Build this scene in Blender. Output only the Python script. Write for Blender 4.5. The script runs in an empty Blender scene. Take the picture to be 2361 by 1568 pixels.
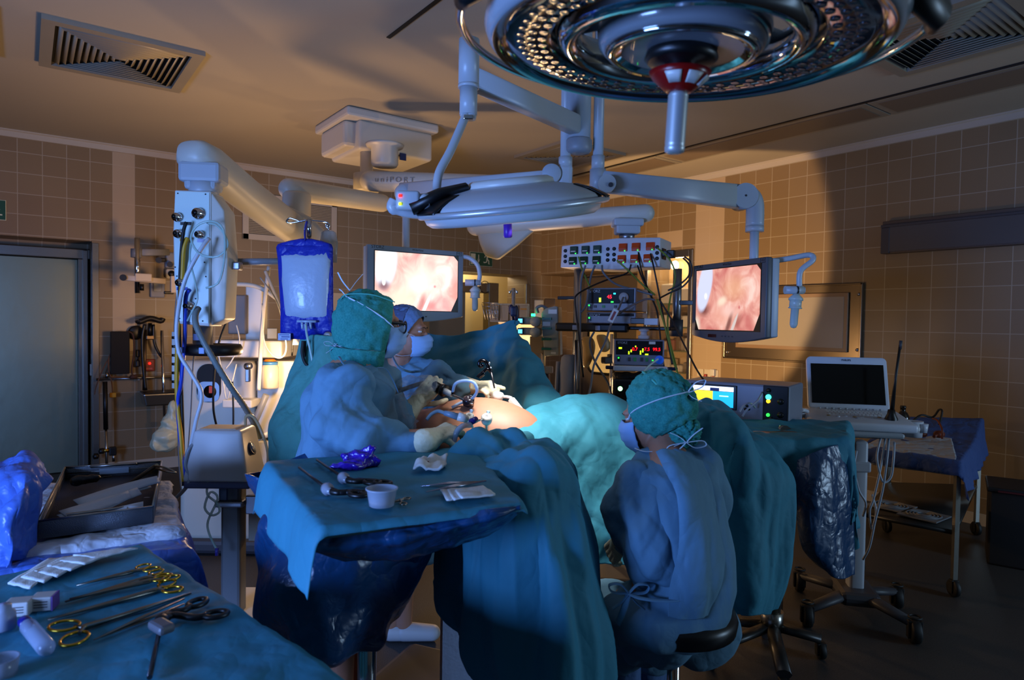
import bpy, bmesh, math, random
from mathutils import Vector, Matrix, noise as NZ
from math import sin, cos, pi, radians as R, atan2, sqrt
random.seed(7)
SC = bpy.context.scene
COL = SC.collection

# ------------------------------------------------------------------ camera
F, PIT, ROL, YAW, EYE = 1519.0, 0.0287, 0.015, 0.9333, 1.68
W_PX, H_PX = 2361.0, 1568.0
def c2w(x, y, z):            # camera heading frame (right, ahead, up) -> room axes (x to the right wall, y to the back wall)
    return Vector((x*sin(YAW)+y*cos(YAW), -x*cos(YAW)+y*sin(YAW), z))
_up, _rt = Vector((0, sin(PIT), cos(PIT))), Vector((1, 0, 0))
FWD = c2w(0, cos(PIT), -sin(PIT))
RGT = c2w(*(_rt*cos(ROL)+_up*sin(ROL)))
UPV = c2w(*(-_rt*sin(ROL)+_up*cos(ROL)))
CAM = Vector((0, 0, EYE))
cam_data = bpy.data.cameras.new('camera')
cam_data.sensor_width = 36.0
cam_data.lens = F/W_PX*36.0
cam_data.clip_start = 0.05
cam = bpy.data.objects.new('camera', cam_data)
COL.objects.link(cam)
cam.matrix_world = Matrix(((RGT.x, UPV.x, -FWD.x, 0), (RGT.y, UPV.y, -FWD.y, 0), (RGT.z, UPV.z, -FWD.z, EYE), (0, 0, 0, 1)))
SC.camera = cam
cam_data.dof.use_dof = True
cam_data.dof.focus_distance = 3.2
cam_data.dof.aperture_fstop = 4.0
def ray(px, py): return FWD + RGT*((px-W_PX/2)/F) - UPV*((py-H_PX/2)/F)
def at(px, py, d): return CAM + ray(px, py)*d                  # the place seen at a pixel, d metres ahead
def at_z(px, py, z): r = ray(px, py); return CAM + r*((z-EYE)/r.z)
def at_x(px, py, x): r = ray(px, py); return CAM + r*(x/r.x)
def at_y(px, py, y): r = ray(px, py); return CAM + r*(y/r.y)
CR = YAW - pi/2                                                  # z rotation whose local +y points ahead of the camera

# ------------------------------------------------------------------ colour management, world, room light
SC.view_settings.view_transform = 'Standard'
SC.view_settings.look = 'None'
SC.view_settings.gamma = 1.0
SC.view_settings.use_curve_mapping = False
SC.view_settings.exposure = 0.3
SC.cycles.use_denoising = True
SC.cycles.max_bounces = 7
SC.cycles.diffuse_bounces = 3
SC.cycles.glossy_bounces = 4
SC.cycles.transmission_bounces = 6
SC.cycles.transparent_max_bounces = 8
SC.cycles.sample_clamp_indirect = 4.0
SC.cycles.caustics_reflective = False
SC.cycles.caustics_refractive = False
world = bpy.data.worlds.new('world'); SC.world = world
world.use_nodes = True
world.node_tree.nodes['Background'].inputs[0].default_value = (0.30, 0.36, 0.5, 1)
world.node_tree.nodes['Background'].inputs[1].default_value = 0.04

def lamp(name, kind, loc, energy, col, size=.1, aim=None, size_y=None, **k):
    l = bpy.data.lights.new(name, kind); l.energy = energy; l.color = col
    if kind == 'AREA':
        l.size = size
        if size_y: l.shape = 'RECTANGLE'; l.size_y = size_y
    else: l.shadow_soft_size = size
    for a, b in k.items(): setattr(l, a, b)
    o = bpy.data.objects.new(name, l); COL.objects.link(o); o.location = loc
    if aim is not None: o.rotation_euler = (Vector(aim)-Vector(loc)).to_track_quat('-Z', 'Y').to_euler()
    return o
# assumed daylight: added blue area light at an assumed, unseen left-wall window
lamp('assumed_daylight', 'AREA', (-2.5, 1.2, 1.32), 180, (0.21, 0.40, 1.0), 1.3, aim=(1.5, 2.6, 1.2), size_y=1.1)
# fainter fill added behind on the right, where no door is built
lamp('rear_fill_light', 'AREA', (5.9, -3.4, 1.7), 105, (0.46, 0.70, 1.0), 1.0, aim=(1.8, 2.0, 1.2), size_y=1.9)
# the machine's work lamp, an assumed desk lamp behind the drapes, one added fill
lamp('machine_lamp_light', 'POINT', at(652, 835, 4.25), 14, (1.0, 0.62, 0.30), .05)
lamp('ceiling_fill_light', 'SPOT', at(628, 770, 5.5), 66, (1.0, 0.57, 0.24), .16, aim=at(560, 300, 6.2), spot_size=R(174), spot_blend=.5)  # added warm fill for the ceiling and back wall, no lamp stands here
lamp('assumed_desk_light', 'POINT', at(1236, 880, 5.5), 34, (1.0, 0.60, 0.28), .06)  # assumed lamp, unseen behind the drapes, no lamp body built
lamp('assumed_desk_beam', 'SPOT', at(1240, 880, 5.5), 330, (1.0, 0.60, 0.28), .05, aim=(6.54, 5.35, 2.25), spot_size=R(66), spot_blend=.12)  # added beam of the assumed lamp, aimed to brighten the right wall
# the lit surgical lamp above the patient
lamp('field_light', 'SPOT', at(1182, 522, 2.47), 72, (1.0, 0.97, 0.93), .10, aim=at(1235, 985, 2.80), spot_size=R(58), spot_blend=.55)

# ------------------------------------------------------------------ helpers: materials
def lin(c):
    return tuple((v/12.92 if v <= .04045 else ((v+.055)/1.055)**2.4) for v in c[:3])
_M = {}
def M(key, col=(.8, .8, .8), rough=.5, metal=0., em=0., trans=0., alpha=1., bump=None, var=None, cloth=0., spec=.5, emcol=None, coat=0., sheen=0., sub=0., aniso=0.):
    """sRGB colour; bump=(scale, strength); var=(scale, other sRGB colour, amount); cloth=strength of crumple"""
    if key in _M: return _M[key]
    m = bpy.data.materials.new(key); m.use_nodes = True
    nt = m.node_tree; N = nt.nodes; L = nt.links; b = N['Principled BSDF']; I = b.inputs
    I['Base Color'].default_value = (*lin(col), 1)
    I['Roughness'].default_value = rough; I['Metallic'].default_value = metal
    I['Transmission Weight'].default_value = trans; I['Alpha'].default_value = alpha
    I['Specular IOR Level'].default_value = spec; I['Coat Weight'].default_value = coat
    I['Sheen Weight'].default_value = sheen; I['Anisotropic'].default_value = aniso
    if sub: I['Subsurface Weight'].default_value = sub; I['Subsurface Radius'].default_value = (.9, .35, .2); I['Subsurface Scale'].default_value = .012
    if em: I['Emission Color'].default_value = (*lin(emcol or col), 1); I['Emission Strength'].default_value = em
    tc = N.new('ShaderNodeTexCoord')
    if var:
        n = N.new('ShaderNodeTexNoise'); n.inputs['Scale'].default_value = var[0]; n.inputs['Detail'].default_value = 4
        L.new(tc.outputs['Object'], n.inputs['Vector'])
        r = N.new('ShaderNodeMapRange'); r.inputs['From Min'].default_value = .3; r.inputs['From Max'].default_value = .7
        r.inputs['To Max'].default_value = var[2]; L.new(n.outputs['Fac'], r.inputs['Value'])
        x = N.new('ShaderNodeMix'); x.data_type = 'RGBA'; x.inputs['A'].default_value = (*lin(col), 1); x.inputs['B'].default_value = (*lin(var[1]), 1)
        L.new(r.outputs['Result'], x.inputs['Factor']); L.new(x.outputs['Result'], I['Base Color'])
    hs = []
    if bump:
        n = N.new('ShaderNodeTexNoise'); n.inputs['Scale'].default_value = bump[0]; n.inputs['Detail'].default_value = 5
        L.new(tc.outputs['Object'], n.inputs['Vector']); hs.append((n.outputs['Fac'], bump[1], .01))
    if cloth:
        for sc, st, di in ((6., 1.6, .06), (17., 1.2, .022)):
            n = N.new('ShaderNodeTexNoise'); n.inputs['Scale'].default_value = sc; n.inputs['Detail'].default_value = 2.5; n.inputs['Distortion'].default_value = .4
            L.new(tc.outputs['Object'], n.inputs['Vector'])
            s = N.new('ShaderNodeMath'); s.operation = 'SUBTRACT'; s.inputs[1].default_value = .5; L.new(n.outputs['Fac'], s.inputs[0])
            a = N.new('ShaderNodeMath'); a.operation = 'ABSOLUTE'; L.new(s.outputs[0], a.inputs[0])
            hs.append((a.outputs[0], st*cloth, di))
        n = N.new('ShaderNodeTexNoise'); n.inputs['Scale'].default_value = 900.; L.new(tc.outputs['Object'], n.inputs['Vector']); hs.append((n.outputs['Fac'], .12, .002))
    prev = None
    for h, st, di in hs:
        bp = N.new('ShaderNodeBump'); bp.inputs['Strength'].default_value = min(1, st); bp.inputs['Distance'].default_value = di
        L.new(h, bp.inputs['Height'])
        if prev: L.new(prev, bp.inputs['Normal'])
        prev = bp.outputs['Normal']
    if prev: L.new(prev, I['Normal'])
    _M[key] = m
    return m

# ------------------------------------------------------------------ helpers: meshes
class MB:
    def __init__(s): s.v = []; s.f = []; s.sm = []; s.mi = []; s.m = 0; s.smooth = True
    def add(s, vs, fs, smooth=None):
        k = len(s.v); s.v += [Vector(v) for v in vs]
        for f in fs: s.f.append([i+k for i in f]); s.sm.append(s.smooth if smooth is None else smooth); s.mi.append(s.m)
        return s
    def box(s, c, size, rot=None, bev=0., seg=2, taper=None, mat=None):
        c = Vector(c); x, y, z = (q/2 for q in size)
        vs = [Vector((i*x, j*y, k*z)) for k in (-1, 1) for j in (-1, 1) for i in (-1, 1)]
        if taper:                                       # scale of the top face in x and y
            for v in vs[4:]: v.x *= taper[0]; v.y *= taper[1]
        fs = [(0, 2, 3, 1), (4, 5, 7, 6), (0, 1, 5, 4), (2, 6, 7, 3), (0, 4, 6, 2), (1, 3, 7, 5)]
        if bev:
            b = bmesh.new(); bv = [b.verts.new(v) for v in vs]
            for f in fs: b.faces.new([bv[i] for i in f])
            bmesh.ops.bevel(b, geom=b.edges[:], offset=min(bev, min(size)*.49), segments=seg, profile=.5, affect='EDGES')
            b.verts.index_update(); vs = [v.co.copy() for v in b.verts]; fs = [[v.index for v in f.verts] for f in b.faces]; b.free()
        m = mat if mat is not None else (rot if rot is not None else Matrix.Identity(3))
        if isinstance(m, (tuple, list)): from mathutils import Euler; m = Euler(m).to_matrix()
        return s.add([m @ v + c for v in vs], fs, smooth=bool(bev) and seg > 2)
    def tube(s, pts, r, n=10, cap=True, flat=1., up=None):
        """round (or flattened) tube through points; r number or list"""
        pts = [Vector(p) for p in pts]; k = len(pts); rs = r if isinstance(r, (list, tuple)) else [r]*k
        t = [(pts[min(i+1, k-1)]-pts[max(i-1, 0)]).normalized() for i in range(k)]
        a = Vector(up) if up else (Vector((0, 0, 1)) if abs(t[0].z) < .9 else Vector((1, 0, 0)))
        u = t[0].cross(a).normalized(); vs = []; fs = []
        for i in range(k):
            u = (u - t[i]*u.dot(t[i]));  u = u.normalized() if u.length > 1e-6 else t[i].orthogonal().normalized()
            w = t[i].cross(u)
            for j in range(n): q = 2*pi*j/n; vs.append(pts[i] + (u*cos(q) + w*sin(q)*flat)*rs[i])
        for i in range(k-1):
            for j in range(n): fs.append((i*n+j, i*n+(j+1) % n, (i+1)*n+(j+1) % n, (i+1)*n+j))
        if cap: fs += [tuple(range(n-1, -1, -1)), tuple(range((k-1)*n, k*n))]
        s.add(vs, fs)
        if cap: s.sm[-1] = s.sm[-2] = False
        return s
    def cyl(s, p0, p1, r0, r1=None, n=20, cap=True):
        return s.tube([p0, p1], [r0, r0 if r1 is None else r1], n, cap)
    def lathe(s, prof, o=(0, 0, 0), ax=(0, 0, 1), n=32, close=False):
        """prof: (radius, height) pairs along ax"""
        ax = Vector(ax).normalized(); u = ax.orthogonal().normalized(); w = ax.cross(u); o = Vector(o); vs = []; fs = []
        for r, h in prof:
            for j in range(n): q = 2*pi*j/n; vs.append(o + ax*h + (u*cos(q)+w*sin(q))*r)
        k = len(prof)
        for i in range(k if close else k-1):
            for j in range(n): a = i; c = (i+1) % k; fs.append((a*n+j, a*n+(j+1) % n, c*n+(j+1) % n, c*n+j))
        if not close:
            if prof[0][0] > 1e-5: fs.append(tuple(range(n-1, -1, -1)))
            if prof[-1][0] > 1e-5: fs.append(tuple(range((k-1)*n, k*n)))
        return s.add(vs, fs)
    def ell(s, c, rad, mat=None, n=20, k=14):
        c = Vector(c); rad = rad if isinstance(rad, (tuple, list)) else (rad,)*3; vs = []; fs = []
        for i in range(k+1):
            a = pi*i/k
            for j in range(n):
                q = 2*pi*j/n; p = Vector((rad[0]*sin(a)*cos(q), rad[1]*sin(a)*sin(q), rad[2]*cos(a)))
                vs.append(c + (mat @ p if mat else p))
        for i in range(k):
            for j in range(n): fs.append((i*n+j, (i+1)*n+j, (i+1)*n+(j+1) % n, i*n+(j+1) % n))
        return s.add(vs, fs)
    def cap(s, p0, p1, r0, r1=None, n=16):               # capsule with two end radii
        r1 = r0 if r1 is None else r1; p0 = Vector(p0); p1 = Vector(p1); d = p1-p0
        if d.length < 1e-5: return s.ell(p0, r0)
        pr = []; L = d.length
        for i in range(7): a = pi/2*i/6; pr.append((r0*sin(a)+1e-5, -r0*cos(a)))
        for i in range(7): a = pi/2*i/6; pr.append((r1*cos(a)+1e-5, L+r1*sin(a)))
        return s.lathe(pr, p0, d, n)
    def prism(s, poly, o, u, w, d):                        # polygon in plane (u,w) from o, thick along d vector
        o, u, w, d = Vector(o), Vector(u), Vector(w), Vector(d); n = len(poly)
        vs = [o+u*a+w*b for a, b in poly]; vs += [v+d for v in vs]
        return s.add(vs, [tuple(range(n-1, -1, -1)), tuple(range(n, 2*n))] + [(i, (i+1) % n, n+(i+1) % n, n+i) for i in range(n)], smooth=False)
    def grid(s, rows, close=False):
        n = len(rows[0]); vs = [p for r in rows for p in r]; fs = []
        for i in range(len(rows)-1):
            for j in range(n if close else n-1): fs.append((i*n+j, i*n+(j+1) % n, (i+1)*n+(j+1) % n, (i+1)*n+j))
        return s.add(vs, fs)
    def loft(s, rings):                                     # closed rings, capped
        n = len(rings[0]); s.grid(rings, True); k = len(s.v)-n*len(rings)
        s.f += [[k+i for i in range(n-1, -1, -1)], [len(s.v)-n+i for i in range(n)]]; s.sm += [True]*2; s.mi += [s.m]*2
        return s
    def xf(s, m): s.v = [m @ v for v in s.v]; return s
    def mesh(s, name):
        me = bpy.data.meshes.new(name); me.from_pydata([tuple(v) for v in s.v], [], s.f)
        me.polygons.foreach_set('use_smooth', s.sm); me.polygons.foreach_set('material_index', s.mi); me.update()
        return me
MW = {}
def mw(o): return MW.get(o.name, Matrix.Identity(4))
def obj(name, mesh, mats, parent=None, world=False, loc=None, rot=0., label=None):
    """link one mesh object; world=True: its coordinates are room coordinates"""
    if isinstance(mesh, MB): mesh = mesh.mesh(name)
    o = bpy.data.objects.new(name, mesh); COL.objects.link(o)
    mats = mats if isinstance(mats, (list, tuple)) else [mats]
    if hasattr(mesh, 'materials') and not mesh.materials:
        for m in mats: mesh.materials.append(m)
    b = Matrix.Identity(4)
    if loc is not None: b = Matrix.Translation(loc) @ Matrix.Rotation(rot, 4, 'Z')
    p = Matrix.Identity(4)
    if parent: o.parent = parent; p = mw(parent)
    if world and parent: mesh.transform(p.inverted())
    o.matrix_basis = b; MW[o.name] = p @ b
    if label: o['label'] = label
    return o
def tag(o, label, cat, group=None, kind=None):
    o['label'] = label; o['category'] = cat
    if group: o['group'] = group
    if kind: o['kind'] = kind
    return o
def thing(name, label, cat, loc=(0, 0, 0), rot=0., group=None):
    o = bpy.data.objects.new(name, None); COL.objects.link(o); o.empty_display_size = .05
    o.location = loc; o.rotation_euler = (0, 0, rot); MW[o.name] = Matrix.Translation(loc) @ Matrix.Rotation(rot, 4, 'Z')
    return tag(o, label, cat, group)
def struct(name, mb, mats, parent=None):
    o = obj(name, mb, mats, parent)
    if parent is None: o['kind'] = 'structure'
    return o
def dup(root, loc, rot=None, label=None, group=None):
    r = root.copy(); COL.objects.link(r); r.location = loc
    if rot is not None: r.rotation_euler = (0, 0, rot)
    if label: r['label'] = label
    if group: r['group'] = group
    MW[r.name] = Matrix.Translation(loc) @ Matrix.Rotation(r.rotation_euler[2], 4, 'Z')
    def kids(a, b):
        for c in list(a.children):
            d = c.copy(); COL.objects.link(d); d.parent = b; MW[d.name] = MW[b.name] @ d.matrix_basis; kids(c, d)
    kids(root, r)
    return r
def baked(mb, name, mods):
    """mesh of a builder after modifiers [(type, {settings})]"""
    me = mb.mesh(name+'_raw') if isinstance(mb, MB) else mb
    o = bpy.data.objects.new(name+'_raw', me); COL.objects.link(o)
    for t, k in mods:
        m = o.modifiers.new(t, t)
        for a, b in k.items(): setattr(m, a, b)
    dg = bpy.context.evaluated_depsgraph_get(); dg.update()
    out = bpy.data.meshes.new_from_object(o.evaluated_get(dg)); out.name = name
    bpy.data.objects.remove(o); bpy.data.meshes.remove(me)
    out.materials.clear(); out.polygons.foreach_set('use_smooth', [True]*len(out.polygons)); out.polygons.foreach_set('material_index', [0]*len(out.polygons))
    return out
def blob(mb, name, voxel, smooth=4, disp=None):
    """fuse overlapping volumes into one continuous surface, then wrinkle it"""
    me = baked(mb, name, [('REMESH', dict(mode='VOXEL', voxel_size=voxel)), ('SMOOTH', dict(iterations=smooth, factor=.5))])
    if disp: wrinkle(me, *disp)
    return me
def ridge(p):
    return 1-min(1, abs(NZ.noise(p))*2.2)
def wrinkle(me, amp, freq=6., stretch=(1, 1, .45), seed=0., fine=.35):
    """cloth folds: sharp ridges along stretched noise"""
    nrm = [v.normal.copy() for v in me.vertices]; o = Vector((seed*3.1, seed*7.7, seed*1.3)); s = Vector(stretch)
    for v, n in zip(me.vertices, nrm):
        p = Vector((v.co.x*s.x, v.co.y*s.y, v.co.z*s.z))*freq + o
        p = p + NZ.noise_vector(p*.5)*.6
        d = (ridge(p)-.5) + fine*(ridge(p*2.7+Vector((9, 4, 2)))-.5) + .8*NZ.noise(p*.35)
        v.co += n*amp*d
    me.update()
def crease(me, amp, seed=1, n=7, lo=2.2, hi=6.5, up=.35, warp=.5):
    """stiff-fabric creases: masked triangle waves along random directions, giving flat facets with sharp edges"""
    rnd = random.Random(int(seed*97)); W_ = []
    for i in range(n):
        d = Vector((rnd.gauss(0, 1), rnd.gauss(0, 1), rnd.gauss(0, 1)*up)).normalized(); f = lo*(hi/lo)**(i/max(1, n-1))
        W_.append((d, f, rnd.random(), Vector((rnd.random()*40, rnd.random()*40, rnd.random()*40))))
    nrm = [v.normal.copy() for v in me.vertices]
    for v, nn in zip(me.vertices, nrm):
        h = 0; w = NZ.noise_vector(v.co*1.4)*.07*warp
        for d, f, ph, o in W_:
            m = min(1, max(0, NZ.noise(v.co*1.7+o)*2.6+.35))
            if m > 0: t = ((v.co+w).dot(d)*f+ph) % 1; h += (abs(t-.5)*2-.5)*m*lo/f
        v.co += nn*h*amp
    me.update()
def crm(P, t):                                              # Catmull-Rom through P at t in 0..len-1
    n = len(P)-1; i = min(int(t), n-1) if n else 0; f = t-i
    if n == 0: return P[0]
    a, b, c, d = P[max(i-1, 0)], P[i], P[i+1], P[min(i+2, n)]
    return ((b*2)+(c-a)*f+(a*2-b*5+c*4-d)*(f*f)+(b*3-a-c*3+d)*(f*f*f))*.5
def curve(pts, n=40): pts = [Vector(p) for p in pts]; return [crm(pts, (len(pts)-1)*i/n) for i in range(n+1)]
def sheet(rows, nu=60, nv=60):
    """cloth surface through rows of control points"""
    rows = [[Vector(p) for p in r] for r in rows]; cols = [[crm(r, (len(r)-1)*i/nu) for i in range(nu+1)] for r in rows]
    return [[crm([c[i] for c in cols], (len(cols)-1)*j/nv) for i in range(nu+1)] for j in range(nv+1)]
def cloth(name, rows, mat, parent=None, nu=60, nv=60, amp=.012, freq=7., stretch=(1, 1, .5), seed=1., thick=.002, fine=.35, label=None, loc=None, cr=3.0, cup=.4):
    """rows hold (px, py, distance) or Vectors"""
    rows = [[(p if isinstance(p, Vector) else at(*p)) for p in r] for r in rows]
    mb = MB(); mb.grid(sheet(rows, nu, nv)); me = mb.mesh(name+'_raw')
    if amp: wrinkle(me, amp*.7, freq, stretch, seed, fine); crease(me, amp*cr*.75, seed, 8, 3.2, 11., cup)
    me = baked(me, name, [('SOLIDIFY', dict(thickness=thick, offset=0.))])
    if loc is not None:
        me.transform(Matrix.Translation(-Vector(loc))); return obj(name, me, mat, loc=loc, label=label)
    return obj(name, me, mat, parent, world=bool(parent), label=label)
def text(s, size, mat, parent, loc, rot=(pi/2, 0, 0), name='lettering', ext=.0006, align='CENTER', shear=0., world=False, sp=1.):
    c = bpy.data.curves.new(name, 'FONT'); c.body = s; c.size = size; c.extrude = ext; c.align_x = align; c.align_y = 'CENTER'; c.shear = shear; c.space_character = sp
    o = bpy.data.objects.new(name+'_raw', c); COL.objects.link(o)
    dg = bpy.context.evaluated_depsgraph_get(); dg.update()
    me = bpy.data.meshes.new_from_object(o.evaluated_get(dg)); me.name = name
    bpy.data.objects.remove(o); bpy.data.curves.remove(c)
    from mathutils import Euler
    me.transform(Matrix.Translation(loc) @ (rot if isinstance(rot, Matrix) else Euler(rot).to_matrix().to_4x4()))
    me.materials.clear()
    return obj(name, me, mat, parent, world=world)
def X(a=0, b=0, c=0):
    from mathutils import Euler
    return Euler((a, b, c)).to_matrix()

# ------------------------------------------------------------------ palette
white = M('white_enamel', (.80, .80, .78), .35)
cream = M('cream_plastic', (.80, .77, .70), .45)
grey = M('grey_plastic', (.50, .51, .53), .45)
dgrey = M('dark_grey_plastic', (.22, .22, .24), .5)
black = M('black_plastic', (.025, .025, .028), .4)
rubber = M('black_rubber', (.02, .02, .02), .6)
steel = M('stainless_steel', (.62, .61, .58), .28, 1., bump=(60, .05))
chrome = M('chrome', (.82, .82, .82), .12, 1.)
alu = M('brushed_aluminium', (.62, .63, .66), .35, 1.)
gold = M('gold_plated_steel', (.85, .66, .22), .2, 1.)
drape = M('green_blue_drape', (.18, .50, .59), .75, cloth=.13)
gown = M('blue_gown_fabric', (.36, .53, .63), .8, cloth=.16)
film = M('blue_plastic_film', (.07, .24, .40), .27, cloth=.35, spec=.7, trans=.0)
capm = M('green_cap_fabric', (.08, .48, .45), .9, var=(160, (.25, .60, .55), .7), bump=(300, .3))
capb = M('blue_cap_fabric', (.36, .48, .66), .9, var=(160, (.45, .56, .72), .7), bump=(300, .3))
maskm = M('pale_blue_mask_fabric', (.55, .70, .88), .85, bump=(500, .2))
tie = M('white_tie_fabric', (.78, .84, .88), .8)
skin = M('skin', (.66, .47, .37), .55, sub=.08, var=(40, (.68, .44, .34), .5))
skin2 = M('tanned_skin', (.66, .44, .33), .55, sub=.08)
latex = M('cream_latex', (.90, .86, .72), .5, bump=(90, .25))
gauze = M('white_gauze', (.86, .86, .84), .9, bump=(400, .4))
clear = M('clear_plastic', (.92, .95, .97), .12, trans=.85, alpha=.55)

# ------------------------------------------------------------------ the room
ZC = 3.46; XR = 6.54; YB = 8.09; XL = -2.6; YF = -3.6
def tile_mat(key, ax, off, zoff, strips=()):
    m = bpy.data.materials.new(key); m.use_nodes = True; nt = m.node_tree; N = nt.nodes; L = nt.links; b = N['Principled BSDF']
    tc = N.new('ShaderNodeTexCoord'); sp = N.new('ShaderNodeSeparateXYZ'); L.new(tc.outputs['Object'], sp.inputs[0])
    def mth(op, a, c): n = N.new('ShaderNodeMath'); n.operation = op; [(L.new(q, n.inputs[i]) if not isinstance(q, (int, float)) else setattr(n.inputs[i], 'default_value', q)) for i, q in enumerate((a, c))]; return n.outputs[0]
    if ax == 'n':                       # jambs: whichever horizontal axis runs along the face
        u = mth('ADD', sp.outputs[0], sp.outputs[1])
    else: u = sp.outputs[0 if ax == 'x' else 1]
    cb = N.new('ShaderNodeCombineXYZ'); L.new(mth('SUBTRACT', u, off-20), cb.inputs[0]); L.new(mth('SUBTRACT', sp.outputs[2], zoff-20), cb.inputs[1])
    br = N.new('ShaderNodeTexBrick'); br.offset = 0; br.squash = 1
    for k, v in (('Scale', 1.), ('Mortar Size', .0035), ('Mortar Smooth', .1), ('Brick Width', .2), ('Row Height', .2)): br.inputs[k].default_value = v
    br.inputs['Color1'].default_value = (*lin((.55, .465, .34)), 1); br.inputs['Color2'].default_value = (*lin((.52, .435, .315)), 1)
    br.inputs['Mortar'].default_value = (*lin((.66, .61, .52)), 1)
    L.new(cb.outputs[0], br.inputs['Vector'])
    out = br.outputs['Color']
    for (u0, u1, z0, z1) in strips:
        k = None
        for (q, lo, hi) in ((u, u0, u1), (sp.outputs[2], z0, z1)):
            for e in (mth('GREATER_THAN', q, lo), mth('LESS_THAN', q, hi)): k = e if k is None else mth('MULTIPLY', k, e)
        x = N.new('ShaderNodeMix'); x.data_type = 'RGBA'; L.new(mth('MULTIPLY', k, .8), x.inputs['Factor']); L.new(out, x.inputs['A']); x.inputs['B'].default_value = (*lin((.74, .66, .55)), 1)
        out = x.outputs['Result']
    L.new(out, b.inputs['Base Color']); b.inputs['Roughness'].default_value = .42
    bp = N.new('ShaderNodeBump'); bp.inputs['Strength'].default_value = .25; bp.inputs['Distance'].default_value = .002; bp.invert = True
    L.new(br.outputs['Fac'], bp.inputs['Height']); L.new(bp.outputs[0], b.inputs['Normal'])
    return m
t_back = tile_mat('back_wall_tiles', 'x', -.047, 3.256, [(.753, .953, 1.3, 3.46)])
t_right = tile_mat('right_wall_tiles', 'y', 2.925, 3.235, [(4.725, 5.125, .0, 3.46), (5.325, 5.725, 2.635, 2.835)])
t_side = tile_mat('side_wall_tiles', 'n', 0, 3.235)
ceil_m = M('ceiling_paint', (.66, .62, .54), .85, bump=(30, .05))
trim_m = M('cornice_paint', (.74, .70, .63), .7)
floor_m = M('speckled_linoleum', (.26, .255, .25), .5, var=(140, (.17, .165, .165), 1.))
def bx(mb, x0, x1, y0, y1, z0, z1, **k): return mb.box(((x0+x1)/2, (y0+y1)/2, (z0+z1)/2), (x1-x0, y1-y0, z1-z0), **k)
struct('floor', bx(MB(), XL-.1, 8.2, YF-.1, 10.8, -.1, 0), floor_m)
struct('ceiling', bx(MB(), XL-.1, 8.2, YF-.1, 10.8, ZC, ZC+.1), ceil_m)
b = MB()
bx(b, XL, -.75, YB, 8.6, 0, ZC); bx(b, -.75, .567, YB, 8.6, 2.44, ZC); bx(b, .567, 4.55, YB, 8.6, 0, ZC)
bx(b, 4.55, 6.264, YB, 8.6, 2.385, ZC); bx(b, 6.264, 8.1, YB, 8.6, 0, ZC); bx(b, -.75, .567, 8.5, 8.6, 0, 2.44)
struct('wall_back', b, t_back)
b = MB()
bx(b, XR, 7.15, YF, 5.146, 0, ZC); bx(b, XR, 7.15, 5.146, 5.91, 2.585, ZC); bx(b, XR, 7.15, 5.146, 5.91, 0, .62); bx(b, XR, 7.15, 5.91, 6.056, 0, ZC)
bx(b, XR, 7.15, 6.056, YB, 2.41, ZC); bx(b, 7.0, 7.15, 5.146, 5.91, .62, 2.585); bx(b, 7.1, 7.15, 6.056, YB, 0, 2.41)
struct('wall_right', b, t_right)
b = MB()                                   # left wall with an opening for the assumed window, out of view
bx(b, XL-.1, XL, YF, .5, 0, ZC); bx(b, XL-.1, XL, 1.9, 8.6, 0, ZC); bx(b, XL-.1, XL, .5, 1.9, 0, .82); bx(b, XL-.1, XL, .5, 1.9, 2.02, ZC)
struct('wall_left', b, t_side)
struct('wall_front', bx(MB(), XL, 6.7, YF-.1, YF, 0, ZC), t_side)
b = MB()
for y in (.5, 1.18, 1.86): bx(b, XL-.06, XL, y, y+.04, .82, 2.02)
bx(b, XL-.06, XL, .5, 1.9, .82, .87); bx(b, XL-.06, XL, .5, 1.9, 1.97, 2.02)
struct('assumed_window_1', b, white)  # frame of the assumed window, added out of view
# cornices: a stepped cove along ceiling
cpr = [(0, 0), (.028, 0), (.028, .052), (.05, .06), (.05, .07), (0, .07)]
b = MB(); b.prism(cpr, (XL, YB, 3.39), (0, -1, 0), (0, 0, 1), (XR-XL, 0, 0)); struct('trim_1', b, trim_m)
b = MB(); b.prism(cpr, (XR, YF, 3.39), (-1, 0, 0), (0, 0, 1), (0, YB-YF, 0)); struct('trim_2', b, trim_m)
b = MB(); bx(b, .63, 4.55, YB-.012, YB, 0, .12); struct('baseboard_back', b, trim_m)
b = MB(); bx(b, XR-.012, XR, YF, 5.0, 0, .10); struct('baseboard_right', b, trim_m)

# left door: brushed steel slab in a tiled recess
door_m = M('brushed_steel_door', (.56, .58, .50), .38, 1., bump=(7, .12))
b = MB(); bx(b, -.62, .455, 8.40, 8.45, .01, 2.26); d = struct('door_1', b, door_m)
b = MB(); bx(b, -.75, .567, 8.34, 8.5, 2.27, 2.37, bev=.006); bx(b, .46, .515, 8.34, 8.5, 0, 2.27, bev=.006); bx(b, .50, .545, 8.30, 8.5, 0, 2.36, bev=.006); bx(b, -.75, -.63, 8.34, 8.5, 0, 2.27); struct('door_frame', b, steel, d)
b = MB(); bx(b, .567, .628, YB-.012, YB+.03, 0, 2.424, bev=.004); struct('trim_3', b, steel)
b = MB(); bx(b, .555, .572, 8.2, 8.24, 1.04, 1.16, bev=.003); obj('door_switch', b, cream, d)

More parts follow.
